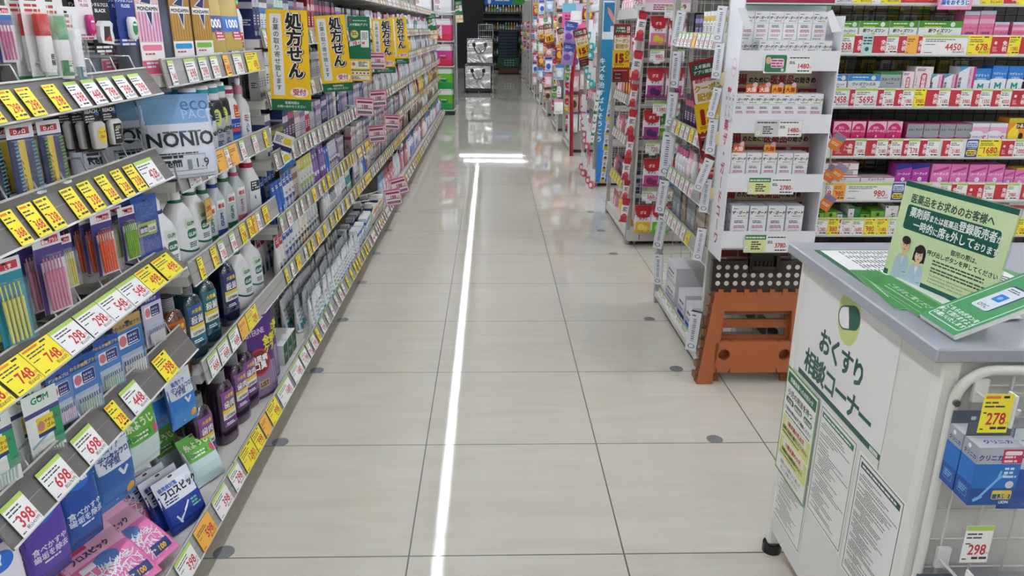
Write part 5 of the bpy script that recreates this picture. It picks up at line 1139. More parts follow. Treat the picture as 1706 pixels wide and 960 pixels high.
def pharm_sign():
    w, h = .285, .205; a = Art(w, h, 1); G = '0f5a4c'; L_ = 'cfe0ae'
    a.fill(L_, 0).rect(0, h - .011, w, .011, G, 1).rect(0, 0, .013, .012, G, 1).rect(.05, 0, .010, .012, G, 1).rect(.105, 0, w - .105, .012, G, 1)
    a.text('医薬品をお求めのお客様へ', w * .47, h - .040, .0205, '174a40', 'c', b=.03, sx=.88)
    a.rr(.022, h - .098, w - .044, .052, .007, G, 2)
    x = .033
    for t, s in (('薬剤師', .022), ('または', .0155), ('医薬品', .0155), ('登録販売者', .022), ('が', .0155)): a.text(t, x, h - .068, s, 'f2f6f0', b=.03, l=6, sx=.83); x += len(t) * s * .83
    x = .050
    for t, s in (('一時的', .021), ('に', .0155), ('席', .0225), ('を', .0155), ('外して', .0225), ('おります', .0165)): a.text(t, x, h - .092, s, 'f2f6f0', b=.03, l=6, sx=.88); x += len(t) * s * .88
    a.text('御用の際は、', w * .70, h - .118, .0122, '23483f', 'c', b=.02).text('呼び出しボタンを押してください', w * .68, h - .133, .0118, '1c4a40', 'c', b=.03)
    a.bars(.125, h - .143, .13, 2, .0062, '4a6a58', seed=3, full=True).bars(.125, h - .158, .145, 2, .0062, '4a6a58', seed=5, full=True)
    for i, t in enumerate(('The pharmacist or registered pharmaceutical salesperson', 'is temporarily away from their station.', 'If you need assistance, please press the call button.')): a.text(t, .125, h - .1725 - i * .0068, .0058, '3a5a4c')
    for hx, cx, sk, hair, lady in ((.044, .044, 'e6bf98', '2a2422', 0), (.088, .088, 'f0cba8', '262020', 1)):
        sh = .054 if not lady else .044
        a.poly([(cx - .022, 0), (cx + .022, 0), (cx + .020, sh - .012), (cx + .012, sh), (cx - .012, sh), (cx - .020, sh - .012)], 'b9cbd9', 3)
        a.poly([(cx - .006, sh), (cx + .006, sh), (cx, sh - .022)], 'd2dde6' if not lady else 'efe6ee', 4).line(cx, 0, cx, sh - .022, .0008, '9ab0c4', 4).line(cx + .008, sh - .036, cx + .018, sh - .034, .001, '3a4a5a', 4)
        a.rect(cx - .0055, sh - .004, .011, .014, sk, 5)
        zc = sh + .020
        if lady: a.ell(cx, zc + .002, .0165, .020, hair, 4).rect(cx - .0165, zc - .014, .033, .016, hair, 4)
        a.ell(cx, zc, .0115, .0155, sk, 6)
        if not lady: a.ell(cx, zc + .011, .0122, .0088, hair, 7).ell(cx - .0115, zc, .002, .004, sk, 6).ell(cx + .0115, zc, .002, .004, sk, 6)
        else: a.ell(cx - .003, zc + .0105, .0125, .0075, hair, 7).poly([(cx - .0135, zc + .012), (cx - .0085, zc + .01), (cx - .011, zc - .006), (cx - .0145, zc - .008)], hair, 7).poly([(cx + .0135, zc + .012), (cx + .0075, zc + .012), (cx + .011, zc - .006), (cx + .0145, zc - .008)], hair, 7)
        for s in (-1, 1): a.ell(cx + s * .0043, zc + .0005, .0013, .0016, '2a2020', 8).rect(cx + s * .0043 - .002, zc + .0037, .004, .0007, '3a2a22', 8)
        a.rect(cx - .0005, zc - .0055, .001, .004, 'c89a78', 8).ell(cx, zc - .0085, .003, .0011, 'b85a50', 8)
    m = MB().box(-w / 2, w / 2, 0, .002, 0, h, L_); a.flat(m, (-w / 2, 0, 0))
    st = MB().box(-w / 2 - .002, w / 2 + .002, .002, .004, -.001, h + .002, 'eef4f4:c').box(-w / 2 - .002, w / 2 + .002, .002, .07, -.001, .001, 'eef4f4:c')
    return Kit('acrylic_sign', 'sign', None, [('printed_card', m), ('acrylic_stand', st, 'clear acrylic stand')])
pA, pB = U(1471, 454, 'z', CZ + .002), U(1584, 503, 'z', CZ + .002)
dirv = (pB - pA).normalized(); rzs = math.atan2(dirv.y, dirv.x); c = pA + dirv * .1425
pharm_sign().put((c.x, c.y, CZ + .002), 'pale green acrylic sign with two drawn pharmacists, standing on the counter', rz=rzs, rx=-.10)
def call_button():
    w, l = .108, .21; G = '4d9d66'
    a = Art(w, l, 1); a.fill(G, 0)
    a.rr(.007, .012, w - .014, l - .02, .006, 'e8f2ea', 1).rr(.009, .014, w - .018, l - .024, .005, G, 2)
    for i, t in enumerate(('こちらのボタンを', '押して頂けますよう', 'お願いいたします')): a.text(t, w * .5, .046 - .0125 * i, .0112, 'eef6ee', 'c', b=.04, l=5, sx=.98)
    a.rr(.030, .078, .048, .082, .007, '2a3f66', 3).rr(.030, .078, .044, .078, .006, 'e4e8ee', 4).text('OTC', .051, .084, .012, '2a2a30', 'c', b=.01, l=6).rr(.041, .108, .022, .022, .003, '2f86d8', 5).ell(.052, .119, .005, .005, '8fc0f0', 6).bars(.036, .148, .034, 2, .005, '5a6a86', l=6, seed=3)
    m = MB().cbox(-w / 2, w / 2, 0, l, -.011, 0, .002, 'f1f1f1:k'); a.flat(m, (-w / 2, 0, 0), (1, 0, 0), (0, 1, 0), (0, 0, 1))
    leg = MB().box(-w / 2 + .006, -w / 2 + .012, l - .03, l - .024, -.085, -.011, 'f1f1f1:k').box(w / 2 - .012, w / 2 - .006, l - .03, l - .024, -.085, -.011, 'f1f1f1:k')
    return Kit('call_button_stand', 'call button', None, [('button_plate', m, 'green and white plate with a call button'), ('stand_leg', leg)])
call_button().put((.788, 1.243, CZ + .013), 'green call button plate with white lettering sloping up from the counter edge', rz=-PI / 2 + .02, rx=.40)
# boxes of floss hanging on the counter's wire front
def clinica_box():
    w, d, h = .075, .040, .108
    a = Art(w, h, 1); a.fill('1f6fc4', 0).rect(0, 0, w, h * .3, '174f9e', 1).rect(0, h * .72, w, h * .28, 'b4b8c0', 2).text('クリニカ', w * .30, h * .785, .0115, '2a3a9a', 'c', b=.05, sx=.9).rect(w * .55, h * .73, w * .45, h * .24, 'c22a56', 3).rr(w * .59, h * .87, w * .38, h * .07, .003, 'f4e4ea', 4).bars(w * .6, h * .82, w * .34, 2, .0075, 'f8dce4', l=5, seed=3)
    a.line(w * .2, h * .12, w * .56, h * .46, .0045, '7fc0ee', 4).line(w * .56, h * .46, w * .60, h * .60, .004, '7fc0ee', 4).line(w * .56, h * .46, w * .74, h * .56, .004, '7fc0ee', 4).line(w * .1, h * .08, w * .28, h * .16, .006, '7fc0ee', 4).bars(w * .66, h * .62, w * .3, 3, .0075, 'd8ecfa', l=5, seed=4)
    a.rr(w * .5, h * .1, w * .44, h * .16, .003, 'e8cc3a', 4).rr(w * .52, h * .11, w * .40, h * .085, .002, '1f4f96', 5).text('1.5倍', w * .74, h * .12, .010, 'f0d848', 'c', b=.04, l=7).ell(w * .84, h * .36, .007, .007, 'd8dce2', 5).text('LION', w * .8, h * .03, .007, 'e8f0f8', 'c', b=.05, l=6)
    s = Art(d, h, 1); s.fill('1f6fc4', 0).rect(0, 0, d, h * .35, '174f9e', 1).rect(0, h * .72, d, h * .28, 'a4a8b0', 2).text('クリニカ', d * .5, h * .78, .0092, '2a3a9a', 'c', b=.05, sx=.9).ell(d * .4, h * .92, .004, .004, 'f0f4f8', 4).frame(d * .2, h * .1, d * .6, h * .16, .0006, '8fc0ee', 4).bars(d * .25, h * .22, d * .5, 3, .004, '8fc0ee', seed=2)
    t = Art(w, d, 1); t.fill('c4c7cc', 0).text('クリニカ', w * .55, d * .35, .0125, '2a4aa8', 'c', b=.05)
    m = MB().cbox(-w / 2, w / 2, 0, d, 0, h, .0008, '1f6fc4'); a.flat(m, (-w / 2, 0, 0)); s.flat(m, (-w / 2, d, 0), (0, -1, 0), (0, 0, 1), (-1, 0, 0)); s.flat(m, (w / 2, 0, 0), (0, 1, 0), (0, 0, 1), (1, 0, 0)); t.flat(m, (-w / 2, 0, h), (1, 0, 0), (0, 1, 0), (0, 0, 1))
    tab = MB().box(-w / 2, w / 2, d - .0012, d, h, h + .024, '5e6672'); Art(.01, .01).rr(0, 0, .009, .007, .002, 'e8ecf0').flat(tab, (-.0045, d - .0012, h + .006))
    return Kit('floss_box', 'box', None, [('carton', m), ('hang_tab', tab)])
CBX = clinica_box()
def bar_hook(y_front, w):
    m = MB().box(-.012, .012, -.004, .004, -.008, .034, 'e6e5e1:k')
    m.tube([(-.005, 0, .01), (-.005, y_front, .016), (-.005, y_front - .004, .03)], .003, 'dcdcd8:k', 8)
    t = MB().box(-.008, w - .008, y_front - .002, y_front + .012, -.004, .052, 'dfe3e8:c').box(-.012, -.008, y_front - .002, y_front + .018, -.004, .052, 'e8e8e8:k')
    return Kit('display_hook', 'hook', None, [('hook_arm', m), ('label_holder', t, 'clear label holder')])
BH = bar_hook(-.10, .16)
ywf = CY0 - .018
for k, (zt, nb) in enumerate(((.753, 2), (.412, 3))):
    BH.put((CX + .055, ywf, zt + .046), 'white display hook on the counter front, %s of two' % ('upper' if k == 0 else 'lower'))
    for i in range(nb):
        CBX.put((CX + .050 + (.018 if i == 0 and k == 1 else 0), ywf - .046 - .043 * (nb - 1 - i) if k == 0 else ywf - .042 - .043 * (nb - 1 - i), zt - .108), 'silver and blue floss box, %s, on the %s counter hook' % (['front one', 'rear one'][nb - 1 - i] if k == 0 else ['front one', 'middle one', 'rear one'][nb - 1 - i], 'upper' if k == 0 else 'lower'), group='silver and blue floss boxes on the counter front')
BB2 = floss_bag(.1, .16, .035, '1f4fae', '', '', '2a5ab8', 'y', name='floss_pick_bag')
BB2.put((CX + .155, ywf - .035, .60), 'blue floss bag right of the silver and blue boxes, upper row')
FBN2 = FB_N; FBN2.put((CX + .165, ywf - .035, .30), 'navy floss pick bag right of the silver and blue boxes, lower row')
for st, pr, p, q in (('y', '278', (1640, 657), (1678, 721)), ('w', '298', (1610, 877), (1645, 937))):
    A0, B0 = U(p[0], p[1], 'y', ywf - .104), U(q[0], q[1], 'y', ywf - .104)
    tag_on(st, pr, ((A0.x + B0.x) / 2, ywf - .104, B0.z), 0, 0, B0.x - A0.x - .004, A0.z - B0.z, 'on the counter front hook', 'price tags on the counter front')

# ------------------------------------------------------------ first right rack: medicine shelves facing the camera, end shelves facing the aisle
MY = 2.95
MED_Z = [U(1500, v, 'y', MY).z for v in (393, 335, 263, 180, 92, 8)]
RH = .074
def med_rack():
    X0, X1 = 1.25, 3.40; parts = []
    parts.append(('kick_plate', MB().box(X0, X1, 3.06, 3.5, 0, .10, '55524e')))
    for z in [.12, .37] + MED_Z + [1.69]:
        sh = MB().box(X0, X1, MY + .009, 3.32, z + .030, z + .048, 'd6d4ce', None, None, '6a6a66')
        rl = MB().box(X0, X1, MY, MY + .008, z, z + RH, 'ecebe8:k').box(X0, X1, MY - .004, MY + .01, z - .004, z, 'b4b4b0:k')
        parts.append(('shelf', sh, None, [('price_rail', rl, 'white price rail')]))
    mesh = MB()
    for i in range(46): mesh.tube([(X0, 3.335, .2 + .045 * i), (X1, 3.335, .2 + .045 * i)], .0018, '1b1b1c:k', 5)
    for i in range(43): mesh.tube([(X0 + .05 * i, 3.338, .1), (X0 + .05 * i, 3.338, 2.2)], .0018, '1b1b1c:k', 5)
    parts.append(('wire_back', mesh, 'black wire mesh back'))
    for x in (X0, X1 - .03): parts.append(('upright', MB().box(x, x + .03, 3.32, 3.36, 0, 2.2, 'bdbab3:k')))
    return Kit('medicine_rack', 'shelving', None, parts)
med_rack().put((0, 0, 0), 'rack of boxed medicines facing the camera behind the counter', group=None)
SHN = ['lowest', 'second', 'third', 'fourth', 'fifth', 'sixth']
def mx(u, row): return U(u, [393, 335, 263, 180, 92, 8][row] - 12, 'y', MY).x
def med_tags(row, items, s=5.161, o=1376):
    z = MED_Z[row]
    for n, (st, pr, a_, b_) in enumerate(items):
        xa, xb = mx(o + a_ / s, row), mx(o + b_ / s, row)
        tag_on(st, pr, ((xa + xb) / 2, MY - .0015, z + .004), 0, 0, xb - xa, RH - .006, 'on medicine rail %s up, %s along' % (['one', 'two', 'three', 'four', 'five', 'six'][row], nth(n)), 'price cards on the medicine rack')
med_tags(4, [('w', '838', 95, 233), ('r', '', 235, 303), ('t', '', 305, 395), ('r', '', 398, 510), ('w', '2750', 512, 613), ('r', '', 615, 682), ('o', '', 685, 782), ('r', '', 784, 816), ('w', '4450', 818, 1210), ('y', '678', 1213, 1412), ('r', '', 1414, 1560), ('y', '1380', 1562, 1662), ('r', '', 1664, 1760)])
med_tags(3, [('w', '2458', 30, 193), ('r', '', 195, 240), ('w', '5695', 242, 433), ('r', '', 435, 485), ('w', '2680', 487, 582), ('r', '', 584, 650), ('w', '1080', 652, 746), ('y', '3980', 748, 850), ('r', '', 852, 958), ('w', '1180', 960, 1056), ('r', '', 1058, 1150), ('w', '3980', 1152, 1247), ('r', '', 1249, 1316), ('w', '1330', 1318, 1417), ('r', '', 1419, 1488), ('w', '4000', 1490, 1585), ('r', '', 1587, 1720)])
med_tags(2, [('r', '', 58, 240), ('w', '1680', 243, 335), ('r', '', 337, 428), ('w', '2180', 430, 523), ('r', '', 525, 550), ('w', '2180', 552, 648), ('r', '', 650, 700), ('w', '578', 702, 797), ('r', '', 799, 860), ('w', '1480', 862, 964), ('r', '', 993, 1056), ('w', '2180', 1058, 1162), ('b', '', 1198, 1300), ('y', '1680', 1302, 1495), ('r', '', 1497, 1608), ('w', '1000', 1610, 1720)])
med_tags(1, [('w', '8', -20, 52), ('o', '980', 58, 160), ('w', '980', 162, 556), ('b', '', 562, 665), ('w', '', 770, 900), ('w', '208', 968, 1066), ('r', '', 1068, 1111), ('w', '1480', 1113, 1203), ('r', '', 1205, 1346), ('w', '2780', 1348, 1440), ('r', '', 1442, 1546), ('w', '2980', 1548, 1645), ('r', '', 1670, 1720)])
med_tags(0, [('w', '980', 340, 372), ('w', '1280', 374, 449), ('y', '880', 451, 522), ('r', '', 523, 532), ('w', '1380', 534, 602), ('w', '1680', 606, 680), ('y', '980', 683, 758), ('y', '1180', 762, 834), ('w', '1480', 838, 900), ('r', '', 1545, 1650), ('y', '1280', 1655, 1720)], 3.825, 1260)
med_tags(5, [('w', '980', 90, 230), ('y', '298', 240, 400), ('w', '', 405, 470), ('y', '1270', 475, 645), ('r', '', 650, 960), ('w', '', 1240, 1330), ('y', '1680', 1335, 1530), ('r', '', 1535, 1640), ('y', '', 1645, 1720)])
# carton fronts on the medicine shelves
def mbox(row, a_, b_, vt, art, body, label, group, depth=.07, n=1, s=5.161, o=1376, vo=0, y=MY + .022, name='medicine_box', z=None):
    z = MED_Z[row] + .0485 if z is None else z
    xa, xb = mx(o + a_ / s, row), mx(o + b_ / s, row); h = U(o + (a_ + b_) / 2 / s, vo + vt / s, 'y', y).z - z; w = xb - xa - .0015
    a = Art(w, h, 1); art(a, w, h)
    k = carton(name, w, depth, h, a, body, side=body)
    for i in range(n): k.put(((xa + xb) / 2, y + i * (depth + .002), z), label if n == 1 else label + (', front one' if i == 0 else ', %s behind' % nth(i - 1)), group=group)
def a_wiz(c, c2, t):
    def f(a, w, h): a.fill('f0f1ef', 0).rect(0, h * .68, w, h * .32, c, 1).rect(w * .12, h * .68, w * .4, h * .07, c2, 2).bars(w * .12, h * .84, w * .5, 1, h * .10, 'f4f6f0', seed=3, full=True).ell(w * .78, h * .83, h * .12, h * .12, 'e4ece0', 3).text(t, w * .5, h * .46, min(h * .2, w * .75 / len(t)), '2a2a2c', 'c', b=.05, shear=.15).ell(w * .5, h * .2, w * .12, h * .22, c2, 2)
    return f
gn = 'medicine boxes on the %s medicine shelf'
for i, (a_, b_) in enumerate(((110, 278), (285, 540), (545, 785), (795, 1168))): mbox(4, a_, b_, 180, a_wiz('4f9a2a', 'b8cc3a', '新ウィズワン'), 'f0f1ef', 'white and green medicine box on the fifth rail, %s' % nth(i), gn % 'fifth')
def a_pinkE(a, w, h): a.fill('e27aa4', 0).rect(0, h * .88, w, h * .12, 'c8d0e6', 1).rect(0, h * .6, w, h * .14, 'eeb0cc', 1).text('コーラック', w * .5, h * .42, w * .18, 'd02a5e', 'c', b=.05, shear=.15).text('E便秘薬', w * .5, h * .26, w * .17, '7a2a5a', 'c', b=.04).ell(w * .3, h * .05, w * .16, h * .08, 'f4d8e4', 2)
for i, (a_, b_, vt) in enumerate(((1170, 1302, 96), (1306, 1440, 92), (1445, 1570, 190), (1600, 1720, 190))): mbox(4, a_, b_, vt, a_pinkE, 'e27aa4', 'tall pink medicine box on the fifth rail, %s' % nth(i), gn % 'fifth')
for i, (a_, b_) in enumerate(((30, 180), (188, 466))): mbox(3, a_, b_, 642, a_wiz('2f86d4', '7ac0d8', 'ウィズワンエル'), 'f0f2f4', 'white and blue medicine box on the fourth rail, %s' % nth(i), gn % 'fourth')
def a_thru(a, w, h): a.fill('6aa84a', 0).rect(0, h * .3, w, h * .6, 'a9b0b0', 1).rect(0, h * .88, w, h * .12, '2a8a4a', 2).ell(w * .5, h * .32, w * .55, h * .1, 'a9b0b0', 2).text('スルーラック', w * .5, h * .62, w * .15, '26282a', 'c', b=.05).bars(w * .3, h * .48, w * .4, 1, h * .05, '3a3a3a', seed=2)
mbox(3, 462, 642, 618, a_thru, '6aa84a', 'silver and green medicine box on the fourth rail', gn % 'fourth')
def a_red(a, w, h): a.fill('f2e2e6', 0).rr(w * .34, h * .05, w * .36, h * .72, w * .16, 'c8384a', 2).text('便秘薬', w * .52, h * .72, w * .26, 'f6e4e6', 'l', b=.04, vert=True).bars(w * .08, h * .9, w * .5, 2, h * .05, '4a3a3e', seed=2).text('こうさん', w * .10, h * .7, w * .15, '4a3a3e', 'l', b=.01, vert=True)
mbox(3, 650, 752, 616, a_red, 'f2e2e6', 'short pale pink box with a red oval on the fourth rail', gn % 'fourth'); mbox(3, 756, 908, 574, a_red, 'f2e2e6', 'tall pale pink box with a red oval on the fourth rail', gn % 'fourth')
def a_bio(a, w, h): a.fill('eef2f4', 0).poly([(0, h), (w * .55, h), (0, h * .8)], '4aa0d0', 1).rect(w * .6, 0, w * .4, h, 'e8c4dc', 1).rect(w * .86, 0, w * .14, h, 'c83a86', 2).text('ビオフェルミン', w * .68, h * .9, w * .15, 'c83a86', 'l', b=.03, vert=True, sp=.9).text('便秘薬', w * .12, h * .62, w * .2, '2a2a2e', 'l', b=.03, vert=True)
for i, (a_, b_, vt) in enumerate(((896, 1008, 642), (1012, 1125, 640), (1128, 1274, 574))): mbox(3, a_, b_, vt, a_bio, 'eef2f4', 'white box with pink edge on the fourth rail, %s' % nth(i), gn % 'fourth')
def a_M(a, w, h): a.fill('2f7fd4', 0).rect(0, 0, w, h * .50, 'eef4f6', 1).ell(w * .5, h * .50, w * .6, h * .08, 'eef4f6', 2).text('マグミット', w * .5, h * .70, w * .17, 'eef4fa', 'c', b=.03).bars(w * .25, h * .6, w * .5, 1, h * .05, 'dcecf8', seed=3, full=True).text('M', w * .5, h * .19, h * .34, '1f9a8a', 'c', b=.05, l=6)
for i, (a_, b_, vt) in enumerate(((1256, 1408, 590), (1412, 1548, 566), (1552, 1690, 570))): mbox(3, a_, b_, vt, a_M, '2f7fd4', 'blue and white box lettered M on the fourth rail, %s' % nth(i), gn % 'fourth')
def a_kai(a, w, h): a.fill('f0c4d4', 0).rect(0, 0, w, h * .5, 'd4246e', 1).ell(w * .5, h * .5, w * .48, h * .42, 'd4246e', 2).text('カイベールC', w * .5, h * .54, w * .155, 'f8e4ec', 'c', b=.04).bars(w * .3, h * .74, w * .4, 2, h * .06, 'f4cfdc', seed=3).ell(w * .5, h * .36, w * .05, h * .05, 'f8e4ec', 5).bars(w * .2, h * .12, w * .6, 2, h * .05, 'f0b4cc', seed=4)
for i, (a_, b_) in enumerate(((58, 212), (216, 336), (352, 514), (518, 650))): mbox(2, a_, b_, 115, a_kai, 'd4246e', 'bright pink medicine box on the third rail, %s' % nth(i), gn % 'third', vo=180)
def a_thr2(a, w, h): a.fill('b83a74', 0).rect(0, h * .4, w, h * .56, '9a9ea4', 1).ell(w * .5, h * .42, w * .55, h * .1, '9a9ea4', 2).text('スルーラック', w * .52, h * .66, w * .15, '202224', 'c', b=.05).bars(w * .2, h * .2, w * .6, 2, h * .06, 'e4a4c4', seed=2)
for i, (a_, b_) in enumerate(((692, 832), (836, 970), (974, 1108), (1110, 1246))): mbox(2, a_, b_, 132, a_thr2, 'b83a74', 'grey and magenta medicine box on the third rail, %s' % nth(i), gn % 'third', vo=180)
def a_S(a, w, h): a.fill('eee8f0', 0).rect(0, h * .55, w, h * .28, 'e4a8d0', 1).ell(w * .3, h * .55, w * .4, h * .12, 'eee8f0', 2).text('S', w * .78, h * .14, h * .42, 'c04a9a', 'c', b=.02, l=6).text('クロキュア', w * .36, h * .34, w * .12, '4a3a5a', 'c', b=.03).rect(0, 0, w, h * .08, 'b85aa0', 2)
for i, (a_, b_) in enumerate(((1250, 1398), (1402, 1554))): mbox(2, a_, b_, 132, a_S, 'eee8f0', 'white and pink box lettered S on the third rail, %s' % nth(i), gn % 'third', vo=180)
def a_or(a, w, h): a.fill('e8962a', 0).rect(0, h * .84, w, h * .16, 'c8c83a', 1).ell(w * .32, h * .38, w * .26, h * .3, 'f4dc3a', 2).poly([(w * .12, h * .5), (w * .52, h * .5), (w * .36, h * .8)], 'f4dc3a', 2).text('つるん', w * .66, h * .66, w * .2, 'f8f0d8', 'c', b=.06, l=6).rect(w * .4, h * .62, w * .6, h * .2, '2a2018', 3).ell(w * .7, h * .34, w * .12, h * .12, '2a2018', 3)
mbox(2, 1556, 1730, 88, a_or, 'e8962a', 'orange box with a yellow drop on the third rail', gn % 'third', vo=180)
def a_byu(a, w, h): a.fill('f2f0f0', 0).rect(0, h * .92, w, h * .08, 'c84a6a', 1).text('ビューラック', w * .46, h * .68, min(h * .26, w * .13), '26262a', 'c', b=.03).rect(0, h * .45, w, h * .05, 'c84a6a', 1).rect(0, h * .1, w, h * .05, 'c84a6a', 1).ell(w * .3, h * .28, w * .05, h * .2, 'c84a6a', 2).rect(w * .62, h * .15, w * .25, h * .28, 'b8b8bc', 2)
for i, (a_, b_) in enumerate(((-60, 296), (303, 596))): mbox(1, a_, b_, 592, a_byu, 'f2f0f0', 'white box with pink lines on the second rail, %s' % nth(i), gn % 'second', vo=180, depth=.06)
z2 = U(1410, 180 + 590 / 5.161, 'y', MY + .03).z
mbox(1, -40, 270, 466, a_byu, 'f2f0f0', 'white box with pink lines stacked on top of another', gn % 'second', vo=180, z=z2 + .0005, depth=.055)
def a_col(c1, c2):
    def f(a, w, h): a.fill(c1, 0).rect(0, 0, w, h * .26, 'f0e6f0', 1).poly([(w * .1, h * .72), (w * .9, h * .9), (w * .9, h * .8), (w * .1, h * .62)] if c2 else [(0, h), (w, h), (w, h * .86), (0, h * .74)], c2 or '2a2f96', 2).text('コーラック', w * .5, h * .54, w * .17, 'f6e8f2', 'c', b=.05, shear=.15).ell(w * .5, h * .36, w * .13, w * .13, 'f6f0f4', 4).poly([(w * .44, h * .4), (w * .5, h * .33), (w * .56, h * .4), (w * .5, h * .36)], c1, 5).bars(w * .1, h * .1, w * .8, 1, h * .08, '3a2a7a', seed=3, full=True)
    return f
for i, (a_, b_, vt) in enumerate(((598, 730, 480), (734, 880, 474))): mbox(1, a_, b_, vt, a_col('b03aa0', ''), 'b03aa0', 'purple medicine box with blue banner on the second rail, %s' % nth(i), gn % 'second', vo=180)
for i, (a_, b_, vt) in enumerate(((900, 1062, 482), (1066, 1212, 484), (1222, 1380, 486), (1384, 1526, 486), (1530, 1618, 532), (1622, 1720, 534))): mbox(1, a_, b_, vt, a_col('e27ab8', 'c03a8a'), 'e27ab8', 'pink medicine box on the second rail, %s' % nth(i), gn % 'second', vo=180)
def a_kan(c, t, w_=0):
    def f(a, w, h): a.fill(c if not w_ else 'eef0ee', 0).rect(0, h * .86, w, h * .14, '2a6a2a', 1).text(t[0], w * .5, h * .52, w * .3, '22401c', 'c', b=.04).text(t[1], w * .5, h * .2, w * .3, '22401c' if not w_ else '3a4a3a', 'c', b=.04)
    return f
for i, (a_, b_, vt, c, w_) in enumerate(((212, 372, 190, '9acb3a', 0), (376, 556, 176, '9acb3a', 0), (560, 640, 212, 'eef0ee', 1), (644, 704, 230, '2a8a4a', 0), (708, 800, 120, 'eef0ee', 1), (804, 884, 130, '2a8a4a', 0), (888, 1030, 210, '7ab82a', 0), (1036, 1226, 160, '7ab82a', 0))):
    mbox(0, a_, b_, vt, a_kan(c, '漢方', w_), c, 'green and white herbal medicine box on the lowest visible rail, %s' % nth(i), gn % 'lowest', s=8.53, o=1330, vo=330, depth=.08)
def a_nana(a, w, h): a.fill('f0efec', 0).ell(w * .12, h * .93, w * .07, w * .07, '1f1f1f').text('七ふく', w * .62, h * .62, w * .36, '1f1f1f', 'c', b=.05, vert=True).ell(w * .5, h * .78, w * .09, h * .05, 'e0b0a8', 2)
mbox(0, 1236, 1420, 112, a_nana, 'f0efec', 'white box with bold black characters beside the herbal boxes', gn % 'lowest', s=8.53, o=1330, vo=330)
# goods seen through the wire back
r8 = random.Random(3)
BKC = [slim_box('', .06, .1, .05, c, b, name='medicine_box')[2] for c, b in (('eceae4', 'b89a3a'), ('e0d8d8', 'a08a70'), ('f0efe9', '8a6a4a'), ('d8c84a', '3a8a4a'))]
for row in (1, 3, 4):
    x = 1.26; n = 0
    while x < 2.1:
        r8.choice(BKC).put((x, 3.40 + r8.uniform(0, .05), MED_Z[row] + (.09 if row != 1 else .05)), 'pale box behind the black wire mesh, medicine shelf %d, %s along' % (row + 1, nth(n)), group='boxes behind the black wire mesh')
        x += r8.choice([.066, .07, .13]); n += 1
bk = MB().box(1.25, 4.4, 3.78, 3.79, .1, 2.2, '55504b')
for row in (1, 3, 4): bk.box(1.25, 2.5, 3.39, 3.6, MED_Z[row] + (.07 if row != 1 else .03), MED_Z[row] + (.088 if row != 1 else .048), '3a3835')
Kit('rear_shelves', 'shelving', None, [('shelf_board', bk)]).put((0, 0, 0), 'dark shelf boards behind the black wire mesh of the medicine rack')
PP = MB(); a = Art(.125, .08, 1); a.fill('f09ac0', 0).rr(.01, .012, .105, .03, .012, 'e6f0f6', 1).text('腸をおそうじ', .0625, .018, .0175, '2a5ab8', 'c', b=.06).rr(.03, .05, .07, .02, .008, 'f8d8e6', 2); PP.box(-.0625, .0625, 0, .002, 0, .08, 'f09ac0'); a.flat(PP, (-.0625, 0, 0))
p = U(1591, 16, 'y', 2.92); Kit('offer_card', 'offer card', PP).put((p.x, 2.925, p.z), 'pink card with blue lettering hanging from the top medicine rail')
# the rest of the medicine rack, right of the picture and on the two lowest shelves
r10 = random.Random(12)
XK = [slim_box(d_, w_, h_, .06, c, b, t_, name='medicine_box') for d_, w_, h_, c, b, t_ in (('white and green medicine box', .07, .085, 'eef2ec', '4f9a3a', '2a4a2a'), ('pink medicine box', .06, .09, 'e690bc', 'c23a7a', '6a2a4a'), ('blue medicine box', .065, .09, '4a8ad4', 'dfeaf6', 'eef4fa'), ('yellow medicine box', .07, .08, 'e8c84a', 'b84a2a', '4a3a1a'), ('white and red medicine box', .06, .085, 'f2efee', 'c23a3a', '5a2a2a'))]
for zi, z in enumerate([.12, .37] + MED_Z):
    x, n = (2.09 if zi > 1 else 1.34), 0
    while x < 3.3:
        d_, w_, K = r10.choice(XK)
        for c in range(r10.randint(1, 3)):
            K.put((x + w_ / 2, MY + .024, z + .0485), '%s, %s along, shelf %s of the medicine rack, beyond the sign' % (d_, nth(n), ['one', 'two', 'three', 'four', 'five', 'six', 'seven', 'eight'][zi]), group='medicine boxes right of the counter sign'); x += w_ + .003; n += 1
        x += r10.choice([0, .01, .03])
